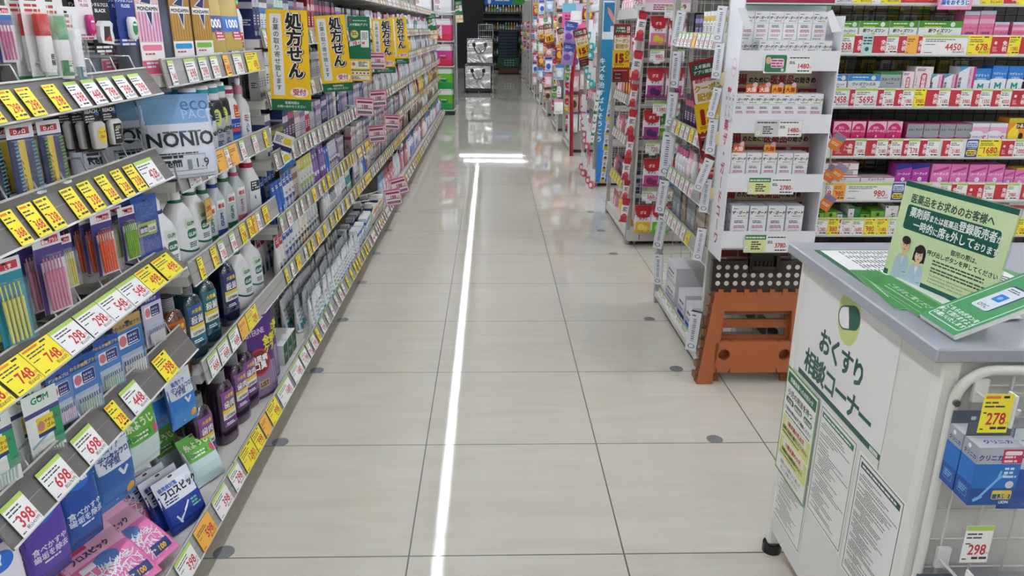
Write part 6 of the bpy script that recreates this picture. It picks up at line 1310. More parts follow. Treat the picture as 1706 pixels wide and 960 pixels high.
# ------------------------------------------------------------ first right rack: aisle end, cardboard stand, step stool
EX, EY0, EY1 = .885, 2.955, 3.86
END_Z = [U(1143, 79, 'x', EX).z, U(1129.5, 227, 'x', EX).z, U(1122, 307, 'x', EX).z, U(1117, 380, 'x', EX).z]
def mesh_panel(x0, x1, z0, z1, y, dx=.05, dz=.05, c='c9c6bf:k', r=.0016):
    m = MB(); n = int((x1 - x0) / dx) + 1
    for i in range(n): m.tube([(x0 + dx * i, y, z0), (x0 + dx * i, y, z1)], r, c, 5)
    for i in range(int((z1 - z0) / dz) + 1): m.tube([(x0, y + .003, z0 + dz * i), (x1, y + .003, z0 + dz * i)], r, c, 5)
    return m
def end_rack(zs, w, top, back=True, bz=.03, railc='a7a6a1:k'):
    """rack end facing the aisle (-x): local x into the rack, local y along the aisle"""
    parts = []
    for y in (0.0, w): parts.append(('upright', MB().cbox(-.012, .018, y - .014, y + .014, 0, top, .003, 'b9b7b0:k')))
    for y in (0.0, w): parts.append(('rear_upright', MB().cbox(.33, .36, y - .012, y + .012, 0, top, .003, 'b0aea8:k')))
    parts.append(('far_wire_side', mesh_panel(.02, .34, .12, top - .1, w + .006), 'wire mesh side')); parts.append(('near_wire_side', mesh_panel(.02, .34, .12, top - .1, -.006), 'wire mesh side'))
    bs = MB().box(-.01, .36, .016, w - .016, bz + .01, bz + .035, 'd2cfc8').box(.04, .34, .03, w - .03, 0, bz + .01, '4a4844')
    rl = rail_mb(.018, w - .018, 0, bz, .016, bz + .07, railc)
    def rail(z):
        m = MB(); m.prism([(.0, z), (.012, z + .066), (.016, z + .066), (.004, z)], (0, .02, 0), (1, 0, 0), (0, 0, 1), (0, 1, 0), w - .04, railc)
        m.prism([(-.001, z), (-.0008, z + .004), (.003, z + .004), (.003, z)], (0, .02, 0), (1, 0, 0), (0, 0, 1), (0, 1, 0), w - .04, RAILE); return m
    parts.append(('bottom_shelf', bs, None, [('price_rail', rail(bz), 'grey price rail')]))
    for z in zs: parts.append(('shelf', MB().box(.018, .34, .018, w - .018, z + .002, z + .02, 'c9c6bf'), None, [('price_rail', rail(z), 'grey price rail')]))
    return parts
ERK = Kit('end_rack', 'shelving', None, end_rack(END_Z + [1.62], EY1 - EY0, 2.1) + [('back_board', MB().box(.345, .35, .02, .88, .5, 2.1, '5a5652'))])
ERK.put((EX, EY0, 0), 'nearest right rack end facing the aisle, hung with white box strips')
def end_tags(z, items, where, x=EX, style_h=.058, group='price tags on the right rack ends'):
    for n, (st, pr, y0, y1) in enumerate(items): tag_on(st, pr, (x - .0015, (y0 + y1) / 2, z + .005), RGT, math.atan2(.012, .066), abs(y1 - y0), style_h, where + ', %s from far end' % nth(n), group)
def auto(y1, y0, pat, w=.05, g=.02):
    out, y = [], y1
    for st, pr in pat: out.append((st, pr, y - w, y)); y -= w + g
    return out
end_tags(END_Z[0], auto(3.80, 2.98, [('w', '498'), ('w', '598'), ('w', '798'), ('w', '698'), ('o', ''), ('w', '798'), ('w', '898'), ('w', '998'), ('w', '598')]), 'on nearest right rack, top shelf')
end_tags(END_Z[1], auto(3.78, 3, [('w', '898'), ('y', '598'), ('w', '698'), ('w', '998'), ('y', '798'), ('w', '498')], .055, .03), 'on nearest right rack, shelf two')
end_tags(END_Z[2], auto(3.80, 3, [('w', '1280'), ('w', '1480'), ('w', '1980'), ('w', '1680'), ('w', '1780'), ('w', '980')], .06, .025), 'on nearest right rack, shelf three')
end_tags(END_Z[3], auto(3.82, 3, [('w', '980'), ('w', '1280'), ('w', '1580'), ('w', '1780'), ('w', '2480'), ('y', '1980')], .07, .02), 'on nearest right rack, shelf four')
end_tags(.03, auto(3.83, 3, [('w', '4780'), ('w', '5980'), ('w', '3480'), ('w', '2980'), ('w', '1980'), ('w', '2480')], .095, .012), 'on nearest right rack, bottom shelf')
def fillr(y_far, y_near, z, kits, seed, where, x=EX + .045, depth=1, gap=.006, cluster=(1, 3), sc=None):
    r = random.Random(seed); y, n = y_far, 0
    while y > y_near + .02:
        desc, w, K = r.choice(kits); w *= sc or 1
        for c in range(r.randint(*cluster)):
            if y - w < y_near: y = y_near; break
            for i in range(depth):
                K.put((x + i * .08, y - w / 2, z), '%s, %s%s, %s' % (desc, nth(n), ' rear' if i else '', where), rz=RGT + r.uniform(-.05, .05), group='goods on the ' + where, sc=sc)
            y -= w + gap; n += 1
        y -= r.choice([0, .01, .03])
D_CODE = slim_box('white and black carton with yellow flash', .05, .13, .05, 'efefed', 'd8b83a', '1c1c1e', txt='CODE')
D_NAVY = slim_box('black and violet carton', .06, .12, .05, '24233a', '8a7ac0', 'a89ad8')
D_BLK = slim_box('matt black carton', .04, .13, .05, '1d1c1e', '3a383c', '8a8a8a')
P_TAN = slim_box('tan clear pack', .07, .15, .03, 'b8a08c', '8a7a6a', '4a4038'); P_GREY = slim_box('blue grey clear pack', .07, .16, .03, '8f979c', '6a7278', 'd0d4d6')
fillr(3.82, 3.0, END_Z[0] + .0205, [D_NAVY, D_CODE, D_BLK, D_CODE], 5, 'top shelf of the nearest rack end')
fillr(3.82, 3.0, END_Z[1] + .0205, [D_BLK, V_GREY, G_YELL, C_DARK], 6, 'second shelf of the nearest rack end')
fillr(3.82, 3.0, END_Z[2] + .0205, [V_PINK, G_PINK, C_LILA, V_TEAL, V_WHITE, C_RED], 7, 'third shelf of the nearest rack end')
fillr(3.82, 3.0, END_Z[3] + .0205, [P_TAN, P_GREY, D_BLK, P_TAN], 8, 'fourth shelf of the nearest rack end')
def dev_box(w, d, h, c2, t):
    a = Art(w, h, 1); a.fill('e9eaec', 0).rect(0, 0, w, h * .2, c2, 1).bars(w * .2, h * .55, w * .6, 1, h * .16, '2a2a30', seed=len(c2) + int(w * 100), full=True).bars(w * .1, h * .36, w * .7, 2, h * .06, '5a5a64', seed=2)
    tp = Art(w, d, 1); tp.fill('dfe0e3', 0).bars(w * .1, d * .8, w * .8, 1, d * .1, '6a6a74', seed=3, full=True).rect(w * .3, d * .3, w * .15, d * .12, '8a8a90').rect(w * .55, d * .4, w * .2, d * .16, '6a6a70').rect(w * .2, d * .55, w * .12, d * .1, 'a0a0a4')
    return carton('device_box', w, d, h, a, 'e9eaec', 'd9dadd', 'dfe0e3', None, tp)
DB1, DB2, DB3 = dev_box(.2, .2, .10, 'c8ccd4', ''), dev_box(.13, .17, .13, '2a4a9a', ''), dev_box(.11, .17, .12, '2f6fc8', '')
DB1.put((EX + .035, 3.70, .0655), 'wide pale grey device box, farthest on the bottom shelf of the rack end', rz=RGT); DB1.put((EX + .035, 3.70, .166), 'wide pale grey device box stacked on another, bottom shelf of the rack end', rz=RGT)
DB2.put((EX + .035, 3.46, .0655), 'white and navy device box in the middle of the bottom rack shelf', rz=RGT); DB3.put((EX + .035, 3.31, .0655), 'white and blue device box nearer the front of the bottom rack shelf', rz=RGT); DB1.put((EX + .04, 3.12, .0655), 'wide pale grey device box by the near post of the rack end', rz=RGT)
# coupon sign and red board on the rack end
def coupon(w=.21, h=.62):
    a = Art(w, h, 1); R, Yl, G = '96201f', 'f0c51e', '14583a'
    a.fill(R, 0).rr(w * .08, h * .845, w * .62, h * .12, .003, G, 1).text('スギ薬局', w * .39, h * .915, w * .125, 'f2f2ee', 'c', b=.03).text('アプリ限定', w * .39, h * .862, w * .118, 'f2f2ee', 'c', b=.03).rr(w * .75, h * .85, w * .17, h * .105, .004, 'ecdcd8', 1).rect(w * .78, h * .87, w * .11, h * .02, 'd05a5a', 3).bars(w * .78, h * .93, w * .1, 2, .012, '9a6a6a', l=3, seed=2)
    a.rr(w * .04, h * .56, w * .92, h * .25, .012, 'efe6d8', 1)
    a.text('期間中1回限り', w * .5, h * .775, w * .125, 'b02a2e', 'c', b=.05, l=5, sx=.95)
    a.text2('クーポン', w * .5, h * .685, w * .225, 'c8a238', 'f6f0e2', .05, al='c', b=.06, l=6).text2('配信中', w * .5, h * .59, w * .25, 'c8a238', 'f6f0e2', .05, al='c', b=.06, l=6)
    zig = [(0, h * .56), (0, h * .27)] + [(w * i / 14, h * (.27 if i % 2 == 0 else .245)) for i in range(15)] + [(w, h * .56)]
    a.poly([(0, h * .27), (w, h * .27), (w, h * .56), (0, h * .56)], Yl, 2)
    for i in range(7): a.poly([(w * i / 7, h * .271), (w * (i + .5) / 7, h * .245), (w * (i + 1) / 7, h * .271)], Yl, 2)
    a.text('15', w * .36, h * .345, w * .60, 'a01c22', 'c', b=.08, l=6, sx=.95).text('%', w * .72, h * .41, w * .16, 'a01c22', 'l', b=.04, l=6).text('OFF', w * .66, h * .345, w * .16, 'a01c22', 'l', b=.05, l=6).ell(w * .83, h * .5, w * .12, w * .12, '2a2622', 4).ell(w * .83, h * .5, w * .09, w * .09, 'd8b020', 5).bars(w * .1, h * .31, w * .8, 2, .011, '8a6a10', l=4, seed=3)
    a.bars(w * .08, h * .2, w * .8, 1, .014, 'e0b8b0', seed=5, full=True).rr(w * .08, h * .12, w * .5, h * .05, .003, '1d1818', 2).bars(w * .16, h * .137, w * .36, 1, .012, 'd8d0d0', seed=6, full=True).rr(w * .08, h * .05, w * .5, h * .05, .003, '1d1818', 2).bars(w * .16, h * .067, w * .36, 1, .012, 'd8d0d0', seed=7, full=True).rect(0, 0, w, h * .02, G, 1)
    m = MB().box(-w / 2, w / 2, 0, .003, 0, h, R); a.flat(m, (-w / 2, 0, 0)); return Kit('coupon_sign', 'sign', None, [('sign_board', m), ('clip_arm', MB().box(.0, w / 2 + .36, .0032, .006, h * .72, h * .735, 'dfe3e6:k'))])
CS = coupon()
def quad_sign(K, w, h, tl, tr, bl, y, label, rz=0.0, lean=0.0):
    A0, B0, C0 = U(*tl, 'y', y), U(*tr, 'y', y), U(*bl, 'y', y)
    ang = -math.atan2(B0.z - A0.z, B0.x - A0.x); s = (C0 - A0).length / h
    mid = C0 + (B0 - A0).normalized() * w * s / 2
    K.put((mid.x, y, mid.z), label, rz=rz, ry=ang, sc=(s * (B0 - A0).length / (w * s), s, s))
quad_sign(CS, .21, .62, (1133, 108), (1188, 96), (1168, 262), 3.2, 'slanting red and yellow coupon sign on the nearest right rack end')
RB = MB(); a = Art(.105, .20, 1); a.fill('b02226', 0).bars(.03, .13, .05, 2, .018, 'e8b0a8', seed=3).bars(.03, .06, .05, 1, .02, 'e8b0a8', seed=3); RB.box(-.0525, .0525, 0, .003, 0, .2, 'b02226'); a.flat(RB, (-.0525, 0, 0))
p = U(1167, 339, 'y', 3.08); Kit('product_card', 'offer card', RB).put((EX - .012 + .053, 3.13, p.z), 'plain red card behind the white box strip on the rack end', rz=-.3)
# strips of slim white boxes
def strip_box():
    w, h, d = .042, .155, .02; a = Art(w, h, 1); a.fill('e8eaee', 0).ell(w * .5, h * .12, w * .3, h * .06, '5a6a8a').ell(w * .5, h * .12, w * .22, h * .045, 'e8eaee', 3).bars(w * .2, h * .9, w * .6, 1, h * .05, '3a3a4a', seed=3)
    for i in range(12): a.rect(w * .35, h * (.25 + .05 * i), w * .3, h * .025, '6a7286' if i % 3 else '9aa2b4', 3)
    return carton('slim_box', w, d, h, a, 'e8eaee', 'd4d8e0', '2a2c34', cat='box')
STB = strip_box()
def strip(px, y, where, kit=STB, hh=.155, rz=-.5, group=None, x=None):
    for n, (u0, v0, u1, v1) in enumerate(px):
        A0, B0 = U(u0, v0, 'y', y), U(u1, v1, 'y', y); s = (A0 - B0).length / hh
        kit.put((B0.x, y, B0.z), 'slim white box, %s down the %s' % (nth(n), where), rz=rz, ry=math.atan2(A0.x - B0.x, A0.z - B0.z), sc=s, group=group or 'slim white boxes on hanging strips')
strip([(1136, 18, 1124, 76), (1128, 86, 1121, 146), (1122, 154, 1115, 210), (1115, 220, 1106, 294), (1107, 300, 1098, 355), (1105, 360, 1094, 414), (1097, 424, 1095, 474)], 3.84, 'strip on the far post of the nearest rack end')
strip([(1204, 10, 1194, 70), (1200, 72, 1192, 131), (1196, 146, 1183, 196), (1189, 198, 1182, 257), (1182, 264, 1161, 318), (1179, 298, 1171, 354), (1170, 380, 1161, 434), (1160, 520, 1150, 584)], 2.925, 'strip on the near post of the nearest rack end')

# ---- white cardboard stand of stomach tablets
DY, DX0, DX1 = 2.752, .868, 1.214
WC = 'eeeef2'
LIPS = [(1.257, 1.325), (1.041, 1.108), (.827, .893), (.612, .678)]
st = []
lp = MB(); a = Art(.145, .86, .1)
a.rect(0, 0, .145, .86, WC, 0); 
a.text('整腸薬ザ・ガードコーワ', .078, .62, .050, 'c02a5c', 'l', b=.04, l=4, vert=True, sp=1.08).ell(.105, .685, .028, .032, 'c8506a', 2, 24).ell(.105, .685, .0265, .0305, WC, 3, 24).text('Kowa', .105, .678, .018, 'c8506a', 'c', b=.02, l=5, shear=.2)
lp.box(DX0 - .004, DX0, DY, DY + .165, .56, 1.50, WC); a.flat(lp, (DX0 - .004, DY + .155, .58), (0, -1, 0), (0, 0, 1), (-1, 0, 0)); st.append(('left_side', lp, 'white side with pink vertical lettering'))
st.append(('right_side', MB().box(DX1, DX1 + .004, DY, DY + .165, .56, 1.44, WC)))
bk = MB().box(DX0, DX1, DY + .16, DY + .165, .56, 1.50, WC)
for z0, z1 in LIPS[1:] + [(.61, .61)]:
    pass
for (z0, z1), zt in zip(LIPS[1:], (1.257, 1.041, .827)):
    a = Art(DX1 - DX0, zt - z1, .1); hh = zt - z1
    a.fill('d9b4b4', 0).rr(-.02, hh - .062, .34, .05, .012, 'e8d8a8', 1).text2('腸', .04, hh - .052, .040, 'b02028', 'f4ece0', .06, b=.05, l=5).text('のために!', .085, hh - .048, .022, '1f1a18', b=.05, l=5, sx=.85).text2('医薬品', .165, hh - .051, .034, 'b02028', 'f4ece0', .06, b=.05, l=5, sx=.9).text('の効きめ', .255, hh - .048, .023, '1f1a18', b=.05, l=5, sx=.9)
    for i in range(4): a.rect(.01 + .088 * i, hh - .115, .07, .045, 'b02626', 2).text('健康', .035 + .088 * i, hh - .095, .018, 'e8c83a', 'c', b=.04, l=5).ell(.065 + .088 * i, hh - .095, .01, .013, 'e0a0a0', 4)
    a.flat(bk, (DX0, DY + .15, z1)); bk.add([(DX0, DY + .151, z1), (DX1, DY + .151, z1), (DX1, DY + .151, zt), (DX0, DY + .151, zt)], [(0, 1, 2, 3)], 'd9b4b4')
st.append(('back', bk, 'back with printed pink panels'))
for z0, z1 in LIPS: st.append(('tray', MB().box(DX0, DX1, DY, DY + .004, z0, z1, WC).box(DX0, DX1, DY + .004, DY + .16, z1 - (.030 if z0 < 1.2 else .067), z1 - (.026 if z0 < 1.2 else .063), WC)))
hd = MB().box(DX0 + .02, DX1 + .01, DY + .12, DY + .124, 1.475, 1.60, '2a7a4a'); a = Art(.33, .11, 1); a.fill('9a1f46', 0).frame(0, 0, .33, .11, .004, 'f0f0ee', 1).text('ザ・ガードコーワ', .02, .03, .030, 'f4f0f0', b=.06, shear=.2).text('整腸錠', .185, .022, .026, 'f4f0f0', b=.05).text('α3+', .262, .022, .034, 'd8a02a', b=.05).rect(.29, .05, .035, .04, 'e8e8e4', 2); a.flat(hd, (DX0 + .03, DY + .1199, 1.48)); st.append(('header', hd, 'crimson header with white lettering'))
for pts in ([(1229, 13), (1243, 13), (1253, 46), (1242, 50)], [(1387, 16), (1402, 52), (1386, 54), (1377, 21)]):
    q = [U(u, v, 'y', DY - .004) for u, v in pts]
    fl = MB(); fl.prism([(p_.x, p_.z) for p_ in q][::-1], (0, DY - .004, 0), (1, 0, 0), (0, 0, 1), (0, 1, 0), .002, 'f4f4f6'); st.append(('flap', fl))
Kit('cardboard_stand', 'display stand', None, st).put((0, 0, 0), 'white cardboard tablet stand with four trays on the front of the medicine rack')
def guard(w=.05, h=.095, d=.035):
    a = Art(w, h, 1); a.fill('eeeef0', 0).text('ザ・ガード', w * .5, h * .74, w * .22, '1a1a1e', 'c', b=.06, shear=.2, sx=.88).bars(w * .1, h * .9, w * .3, 1, h * .04, '3a3a44', seed=2).bars(w * .35, h * .66, w * .4, 1, h * .045, '6a6a5a', seed=3).rect(w * .66, h * .645, w * .2, h * .06, 'd8cf8a', 3)
    a.line(0, h * .6, w, h * .6, .0006, '6a6a74', 3).bars(w * .2, h * .5, w * .7, 2, h * .05, '3a3a40', seed=4).bars(w * .18, h * .34, w * .74, 2, h * .05, 'c0506a', seed=5).bars(w * .2, h * .18, w * .7, 2, h * .045, 'd07a8a', seed=6).bars(w * .1, h * .04, w * .8, 1, h * .05, '5a8a9a', seed=7)
    s = Art(d, h, 1); s.fill('e4e5e8', 0).text('ガード', d * .62, h * .1, d * .42, '4a5260', 'l', b=.04, rot=PI / 2).bars(d * .1, h * .8, d * .8, 2, h * .06, '5a5a60', seed=1)
    return carton('tablet_box', w, d, h, a, 'eeeef0', sart=s)
GD_, GDB = guard(), guard(.064, .118, .04)
def top_badge(c, t, tc):
    m = MB(); a = Art(.045, .04, 1); a.rr(.002, .0, .041, .03, .006, c, 0).ell(.034, .030, .009, .009, 'f0b8b8', 1).text(t, .022, .007, .017, tc, 'c', b=.05); m.box(-.02, .02, 0, .0008, .001, .028, c); a.flat(m, (-.0225, 0, 0)); return Kit('badge_card', 'offer card', m)
TB1, TB2 = top_badge('e8663a', '大腸', 'fbe8d8'), top_badge('f0a82a', '大腸', 'b02a1e')
for tier, (z0, z1) in enumerate(LIPS):
    zt = z1 - (.0255 if tier else .062); K, w, cnt, h = [(GD_, .0515, 6, .095), (GD_, .0465, 7, .095), (GD_, .0575, 5, .095), (GDB, .069, 4, .118)][tier]
    if tier == 2: K, h = guard(.0545, .1, .035), .1
    tn = ['top', 'second', 'third', 'lowest'][tier]; xs = DX0 + ([.04, .014, .035, .062][tier])
    for i in range(cnt):
        if tier == 0:
            for lv in range(2):
                if lv == 0 and i == 0: continue
                if lv == 0: K.put((xs + w * i, DY + .016, zt), 'white tablet box, front row, %s along the top tray' % nth(i), group='white tablet boxes in the cardboard stand')
                else:
                    K.put((xs + w * i - .012, DY + .055, zt), 'white tablet box, lower rear row, %s along the top tray' % nth(i), group='white tablet boxes in the cardboard stand')
                    K.put((xs + w * i - .012, DY + .055, zt + .0955), 'white tablet box, upper rear row, %s along the top tray' % nth(i), group='white tablet boxes in the cardboard stand')
        else:
            for j in range(2):
                K.put((xs + w * i, DY + .018 + j * (.048 if tier == 3 else .04), zt), 'white tablet box, %s row, %s along the %s tray' % ('front' if j == 0 else 'rear', nth(i), tn), group='white tablet boxes in the cardboard stand')
    for i, b in ({1: [(1, TB1), (2, TB1), (3, TB2), (4, TB2)], 2: [(0, TB1), (2, TB2)]}.get(tier, [])): b.put((xs + w * i, DY + .030, zt + h), 'small orange badge above the %s box in the %s tray' % (nth(i), tn), group='orange badges in the cardboard stand')
    K.put((DX0 + .022, DY + .10, zt), 'white tablet box turned sideways at the left of the %s tray' % tn, rz=-1.2) if tier != 1 else None
def pcard(price, left, lc):
    w, h = .215 if left != 'g' else .21, .072; a = Art(w, h, 1); a.fill('eef0e4' if left != 's' else 'd8d8d4', 0).rect(w * .5, .003, w * .49, h - .006, 'f2f2f0', 1).text(price, w * .93, h * .28, .026, 'c42434', 'r', b=.03).text('円', w * .93, h * .28, .010, 'c42434').bars(w * .52, h * .82, w * .4, 1, .008, '2a2a2e', seed=3, full=True).bars(w * .7, h * .1, w * .26, 1, .009, '2a2a2e', seed=4, full=True).bars(w * .52, h * .6, w * .12, 2, .006, '2a2a2e', seed=5)
    if left == 'g': a.rr(.004, .004, w * .44, h - .004, .008, '2f7a4e', 2).ell(w * .09, h * .7, .012, .014, 'e0b090', 3).rr(w * .14, h * .3, w * .27, h * .5, .008, 'f0d8e4', 3).bars(w * .15, h * .65, w * .24, 3, .011, 'b83a7a', l=5, seed=6, full=True).rect(w * .36, h * .1, .012, .012, 'dfe8df', 4)
    else:
        a.rect(.002, h * .72, w * .47, h * .26, lc, 2).rect(.002, .002, w * .47, h * .7, 'e4e8a4' if left != 's' else 'd4d4d0', 1).bars(.006, h * .8, w * .42, 1, .010, 'eef2e8' if left != 's' else '3a3a3a', seed=7, full=True).bars(w * .16, h * .55, w * .26, 4, .009, '3a3a34', seed=8).ell(w * .06, h * .22, .009, .009, 'f2f0e0', 3).text('※', w * .06, h * .17, .010, '4a4a3a', 'c')
    m = MB().box(-w / 2, w / 2, 0, .001, 0, h, 'f2f2f0'); a.flat(m, (-w / 2, 0, 0)); return Kit('price_card', 'price tag', m)
for (pr, lf, lc, u0, v0, u1, v1, lab) in (('1480', 'g', '', 1271, 92, 1356, 122, 'green coupon price card reading 1480 on the top tray'), ('1480', 's', 'd8d8d4', 1257, 200, 1338, 228, 'grey price card reading 1480 on the second tray'), ('2780', 'y', '3f8a52', 1245, 296, 1325, 324, 'green headed price card reading 2780 on the third tray'), ('3780', 'y', '3f8a52', 1238, 391, 1316, 421, 'green headed price card reading 3780 on the lowest tray')):
    A0, B0 = U(u0, v1, 'y', DY - .003), U(u1, v0, 'y', DY - .003); w0 = .21 if lf == 'g' else .215
    pcard(pr, lf, lc).put(((A0.x + B0.x) / 2, DY - .003, A0.z), lab, sc=((B0.x - A0.x) / w0, 1, (B0.z - A0.z) / .072))
# orange packs hung between stand and medicine shelves
OP = carton('supplement_pack', .042, .014, .062, Art(.042, .062, 1).fill('e8822a', 0).rect(0, .04, .042, .022, '8f8aa8', 1).bars(.006, .024, .03, 2, .006, 'f4e0c8', seed=2), 'e8822a')
for i, (u, v) in enumerate(((1384, 248), (1378, 302), (1388, 298), (1372, 350))): p = U(u, v, 'y', 2.84); OP.put((p.x, 2.835 + .02 * (i % 2), p.z), 'orange pack hung beside the cardboard stand, %s from the top' % nth(i), rz=-.5, ry=.5, group='orange packs by the cardboard stand')
hk = MB().tube([(DX1 + .003, 2.862, 1.14)] + [tuple(U(u, v - 10, 'y', 2.862)) for u, v in ((1385, 240), (1383, 298), (1373, 345))], .003, 'c9c6bf:m', 6); Kit('hanging_strip', 'hanging strip', None, [('strip_wire', hk)]).put((0, 0, 0), 'thin wire strip holding the orange packs beside the cardboard stand')

# ---- folded brown step stool
def stool():
    B_, D_ = 'b4653a:l', '3a2a22:l'; parts = []
    X0, X1 = 0, .46
    pan = MB()
    O = [(.066, .05), (.066, .0), (.0, .0), (.05, .395), (.41, .395), (.46, 0), (.394, 0), (.394, .05)]
    Wn = [(.085, .185), (.375, .185), (.368, .315), (.092, .315)]
    # front leg panel made of strips round its window
    def pr(pts, d=.022, mat=B_): pan.prism(pts, (0, 0, 0), (1, 0, 0), (0, 0, 1), (0, 1, 0), d, mat)
    pr([(.0, 0), (.066, 0), (.066, .05), (.085, .185), (.092, .315), (.095, .395), (.05, .395)]); pr([(.394, 0), (.46, 0), (.41, .395), (.365, .395), (.368, .315), (.375, .185), (.394, .05)])
    pr([(.092, .315), (.368, .315), (.365, .395), (.095, .395)])
    hole = lambda cx: None
    # lower rail with two round holes: ring of quads
    def band(x0, x1, z0, z1, holes, r):
        xs = [x0]
        for cx in holes: xs += [cx - r * 1.25, cx + r * 1.25]
        xs.append(x1)
        for i in range(0, len(xs), 2): pr([(xs[i], z0), (xs[i + 1], z0), (xs[i + 1], z1), (xs[i], z1)])
        for cx in holes:
            zc = (z0 + z1) / 2 + .01; n = 24
            for k in range(n):
                def edge(t):
                    c, s_ = math.cos(t), math.sin(t); hx = r * 1.25; up, dn = z1 - zc, zc - z0
                    q = min(hx / abs(c) if abs(c) > 1e-6 else 9, (up if s_ > 0 else dn) / abs(s_) if abs(s_) > 1e-6 else 9); return (cx + c * q, zc + s_ * q)
                t0, t1 = 2 * PI * k / n, 2 * PI * (k + 1) / n
                pr([(cx + r * math.cos(t0), zc + r * math.sin(t0)), edge(t0), edge(t1), (cx + r * math.cos(t1), zc + r * math.sin(t1))])
    band(.066, .394, .05, .185, (.105, .355), .024)
    pan.box(.06, .4, .012, .02, .30, .31, '8a4a26:l')
    parts.append(('front_leg_panel', pan))
    rear = MB()
    rear.box(.055, .10, .03, .05, .0, .39, '9c562e:l').box(.36, .405, .03, .05, .0, .39, '9c562e:l').box(.1, .36, .03, .05, .05, .20, '9c562e:l').box(.1, .36, .03, .05, .235, .27, '9c562e:l').box(.1, .36, .03, .05, .32, .39, '9c562e:l'); parts.append(('rear_leg_panel', rear))
    sd = MB()
    for side in (0, 1):
        sd = MB()
        for i in range(8):
            z = .02 + .047 * i; x = .05 * z / .395 if side == 0 else .46 - .05 * z / .395
            sd.box(x - .012, x + .012, .004, .05, z, z + .026, '7d4322:l')
        sd.prism([(0, 0), (.05, .395), (.056, .395), (.006, 0)] if side == 0 else [(.454, 0), (.404, .395), (.41, .395), (.46, 0)], (0, .022, 0), (1, 0, 0), (0, 0, 1), (0, 1, 0), .026, '7d4322:l'); parts.append(('hinge_edge', sd))
    tp = MB(); tp.box(.03, .43, .0, .03, .40, .50, D_).box(.03, .17, 0, .03, .50, .525, D_).box(.30, .43, 0, .03, .50, .525, D_)
    for i in range(7): tp.box(.06 + .052 * i, .08 + .052 * i, -.004, .01, .385, .408, 'b4653a:l')
    parts.append(('seat_half', tp, 'dark brown folded seat'))
    dots = MB()
    for rrow, z in enumerate((.432, .465, .498)):
        for i in range(11):
            x = .055 + .035 * i
            if rrow == 2 and 3.5 < i < 7.5: continue
            dots.cyl((x, -.0012, z), (x, 0, z), .0098, 'd9d6d2', 14)
    parts.append(('grip_dot_pattern', dots, 'white grip dots'))
    hd = MB().box(.175, .295, -.006, .028, .475, .485, '151413:k').box(.175, .187, -.006, .028, .485, .545, '151413:k').box(.283, .295, -.006, .028, .485, .545, '151413:k').box(.175, .295, -.006, .028, .545, .556, '151413:k').box(.187, .283, .012, .02, .485, .545, '0e0d0c:k')
    for i in range(6): hd.box(.19 + .016 * i, .194 + .016 * i, .006, .012, .487, .52, '262422:k')
    parts.append(('handle', hd, 'black carrying handle'))
    return Kit('folding_stool', 'step stool', None, parts)
stool().put((.848, 2.845, 0.002), 'folded brown plastic step stool with white dots leaning at the rack', rx=-.06)
pk = MB()
for i, c in enumerate(('7a1f1c', '8a2a22', '6a1a18')): pk.box(.90 + .1 * i, .985 + .1 * i, 2.922, 2.947, .53, .60, c)
Kit('red_tray', 'tray', None, [('tray_row', pk)]).put((0, 0, 0), 'dark red trays on the rack behind the top of the step stool')
# ------------------------------------------------------------ farther right racks, one behind another
def gummy(c, fruit, top='b8202c'):
    w, h = .1, .165; a = Art(w, h, .009); a.fill('f0e8ea', 0).rect(0, h * .66, w, h * .34, top, 1).ell(w * .5, h * .66, w * .52, h * .1, top, 1).rect(0, 0, w, h * .42, c, 1).ell(w * .4, h * .22, w * .2, h * .13, fruit, 2).ell(w * .68, h * .16, w * .18, h * .11, fruit, 2).text('グミ', w * .5, h * .70, w * .2, 'f4e8e8', 'c', b=.04).text('サプリ', w * .5, h * .48, w * .17, '2a2a3a', 'c', b=.05)
    return bag('gummy_pouch', w, h, .03, a, 'f0e8ea', head=.1)
GU = dict(straw=gummy('e27a9a', 'e8d04a'), grape=gummy('a83a8e', '5a2a6a'), pink=gummy('c84a92', '8a2a6a'), green=gummy('4aa83a', '9ad04a', '3a8a3a'), blue=gummy('3f7fc0', '7ab0e0'), lemon=gummy('e8b82a', 'f4dc6a'), lime=gummy('6ac02a', 'b0e05a', 'c02a34'))
F2 = 5.0; X2 = .925
E2Z = [.315, .63, .905, 1.19, 1.46]
g2 = end_rack(E2Z, .93, 2.1)
RK2 = Kit('end_rack', 'shelving', None, g2)
RK2.put((X2, F2 + .04, 0), 'second right rack end from the camera, beside the red gummy pouches')
gw = mesh_panel(X2 + .02, 2.2, .12, 2.1, F2 + .035, .055, .055)
gb = MB().cbox(X2 - .005, 2.2, F2 - .015, F2 + .95, .03, .10, .004, 'cfccc4:l')
for i in range(3): gb.cyl((X2 + .075, F2 - .017, .05 + .012 * i), (X2 + .075, F2 - .014, .05 + .012 * i), .004, '2a2a2a', 10)
gt = MB().tube([(X2 + .03, F2 + .015, 2.05), (X2 + .03, F2 + .015, .20), (X2 + .045, F2 + .015, .15), (X2 + .09, F2 + .015, .125), (2.1, F2 + .015, .125)], .009, 'd0cdc6:k', 8)
Kit('wire_wall_rack', 'shelving', None, [('wire_panel', gw), ('base', gb), ('frame_tube', gt), ('backing', MB().box(1.02, 2.2, F2 + .46, F2 + .47, .1, 2.1, '6a6660')), ('foot', MB().cyl((X2 + .05, F2 + .02, 0), (X2 + .05, F2 + .02, .03), .012, '8a8a86:m', 10))]).put((0, 0, 0), 'wire wall of gummy pouches facing the camera beyond the first right rack')
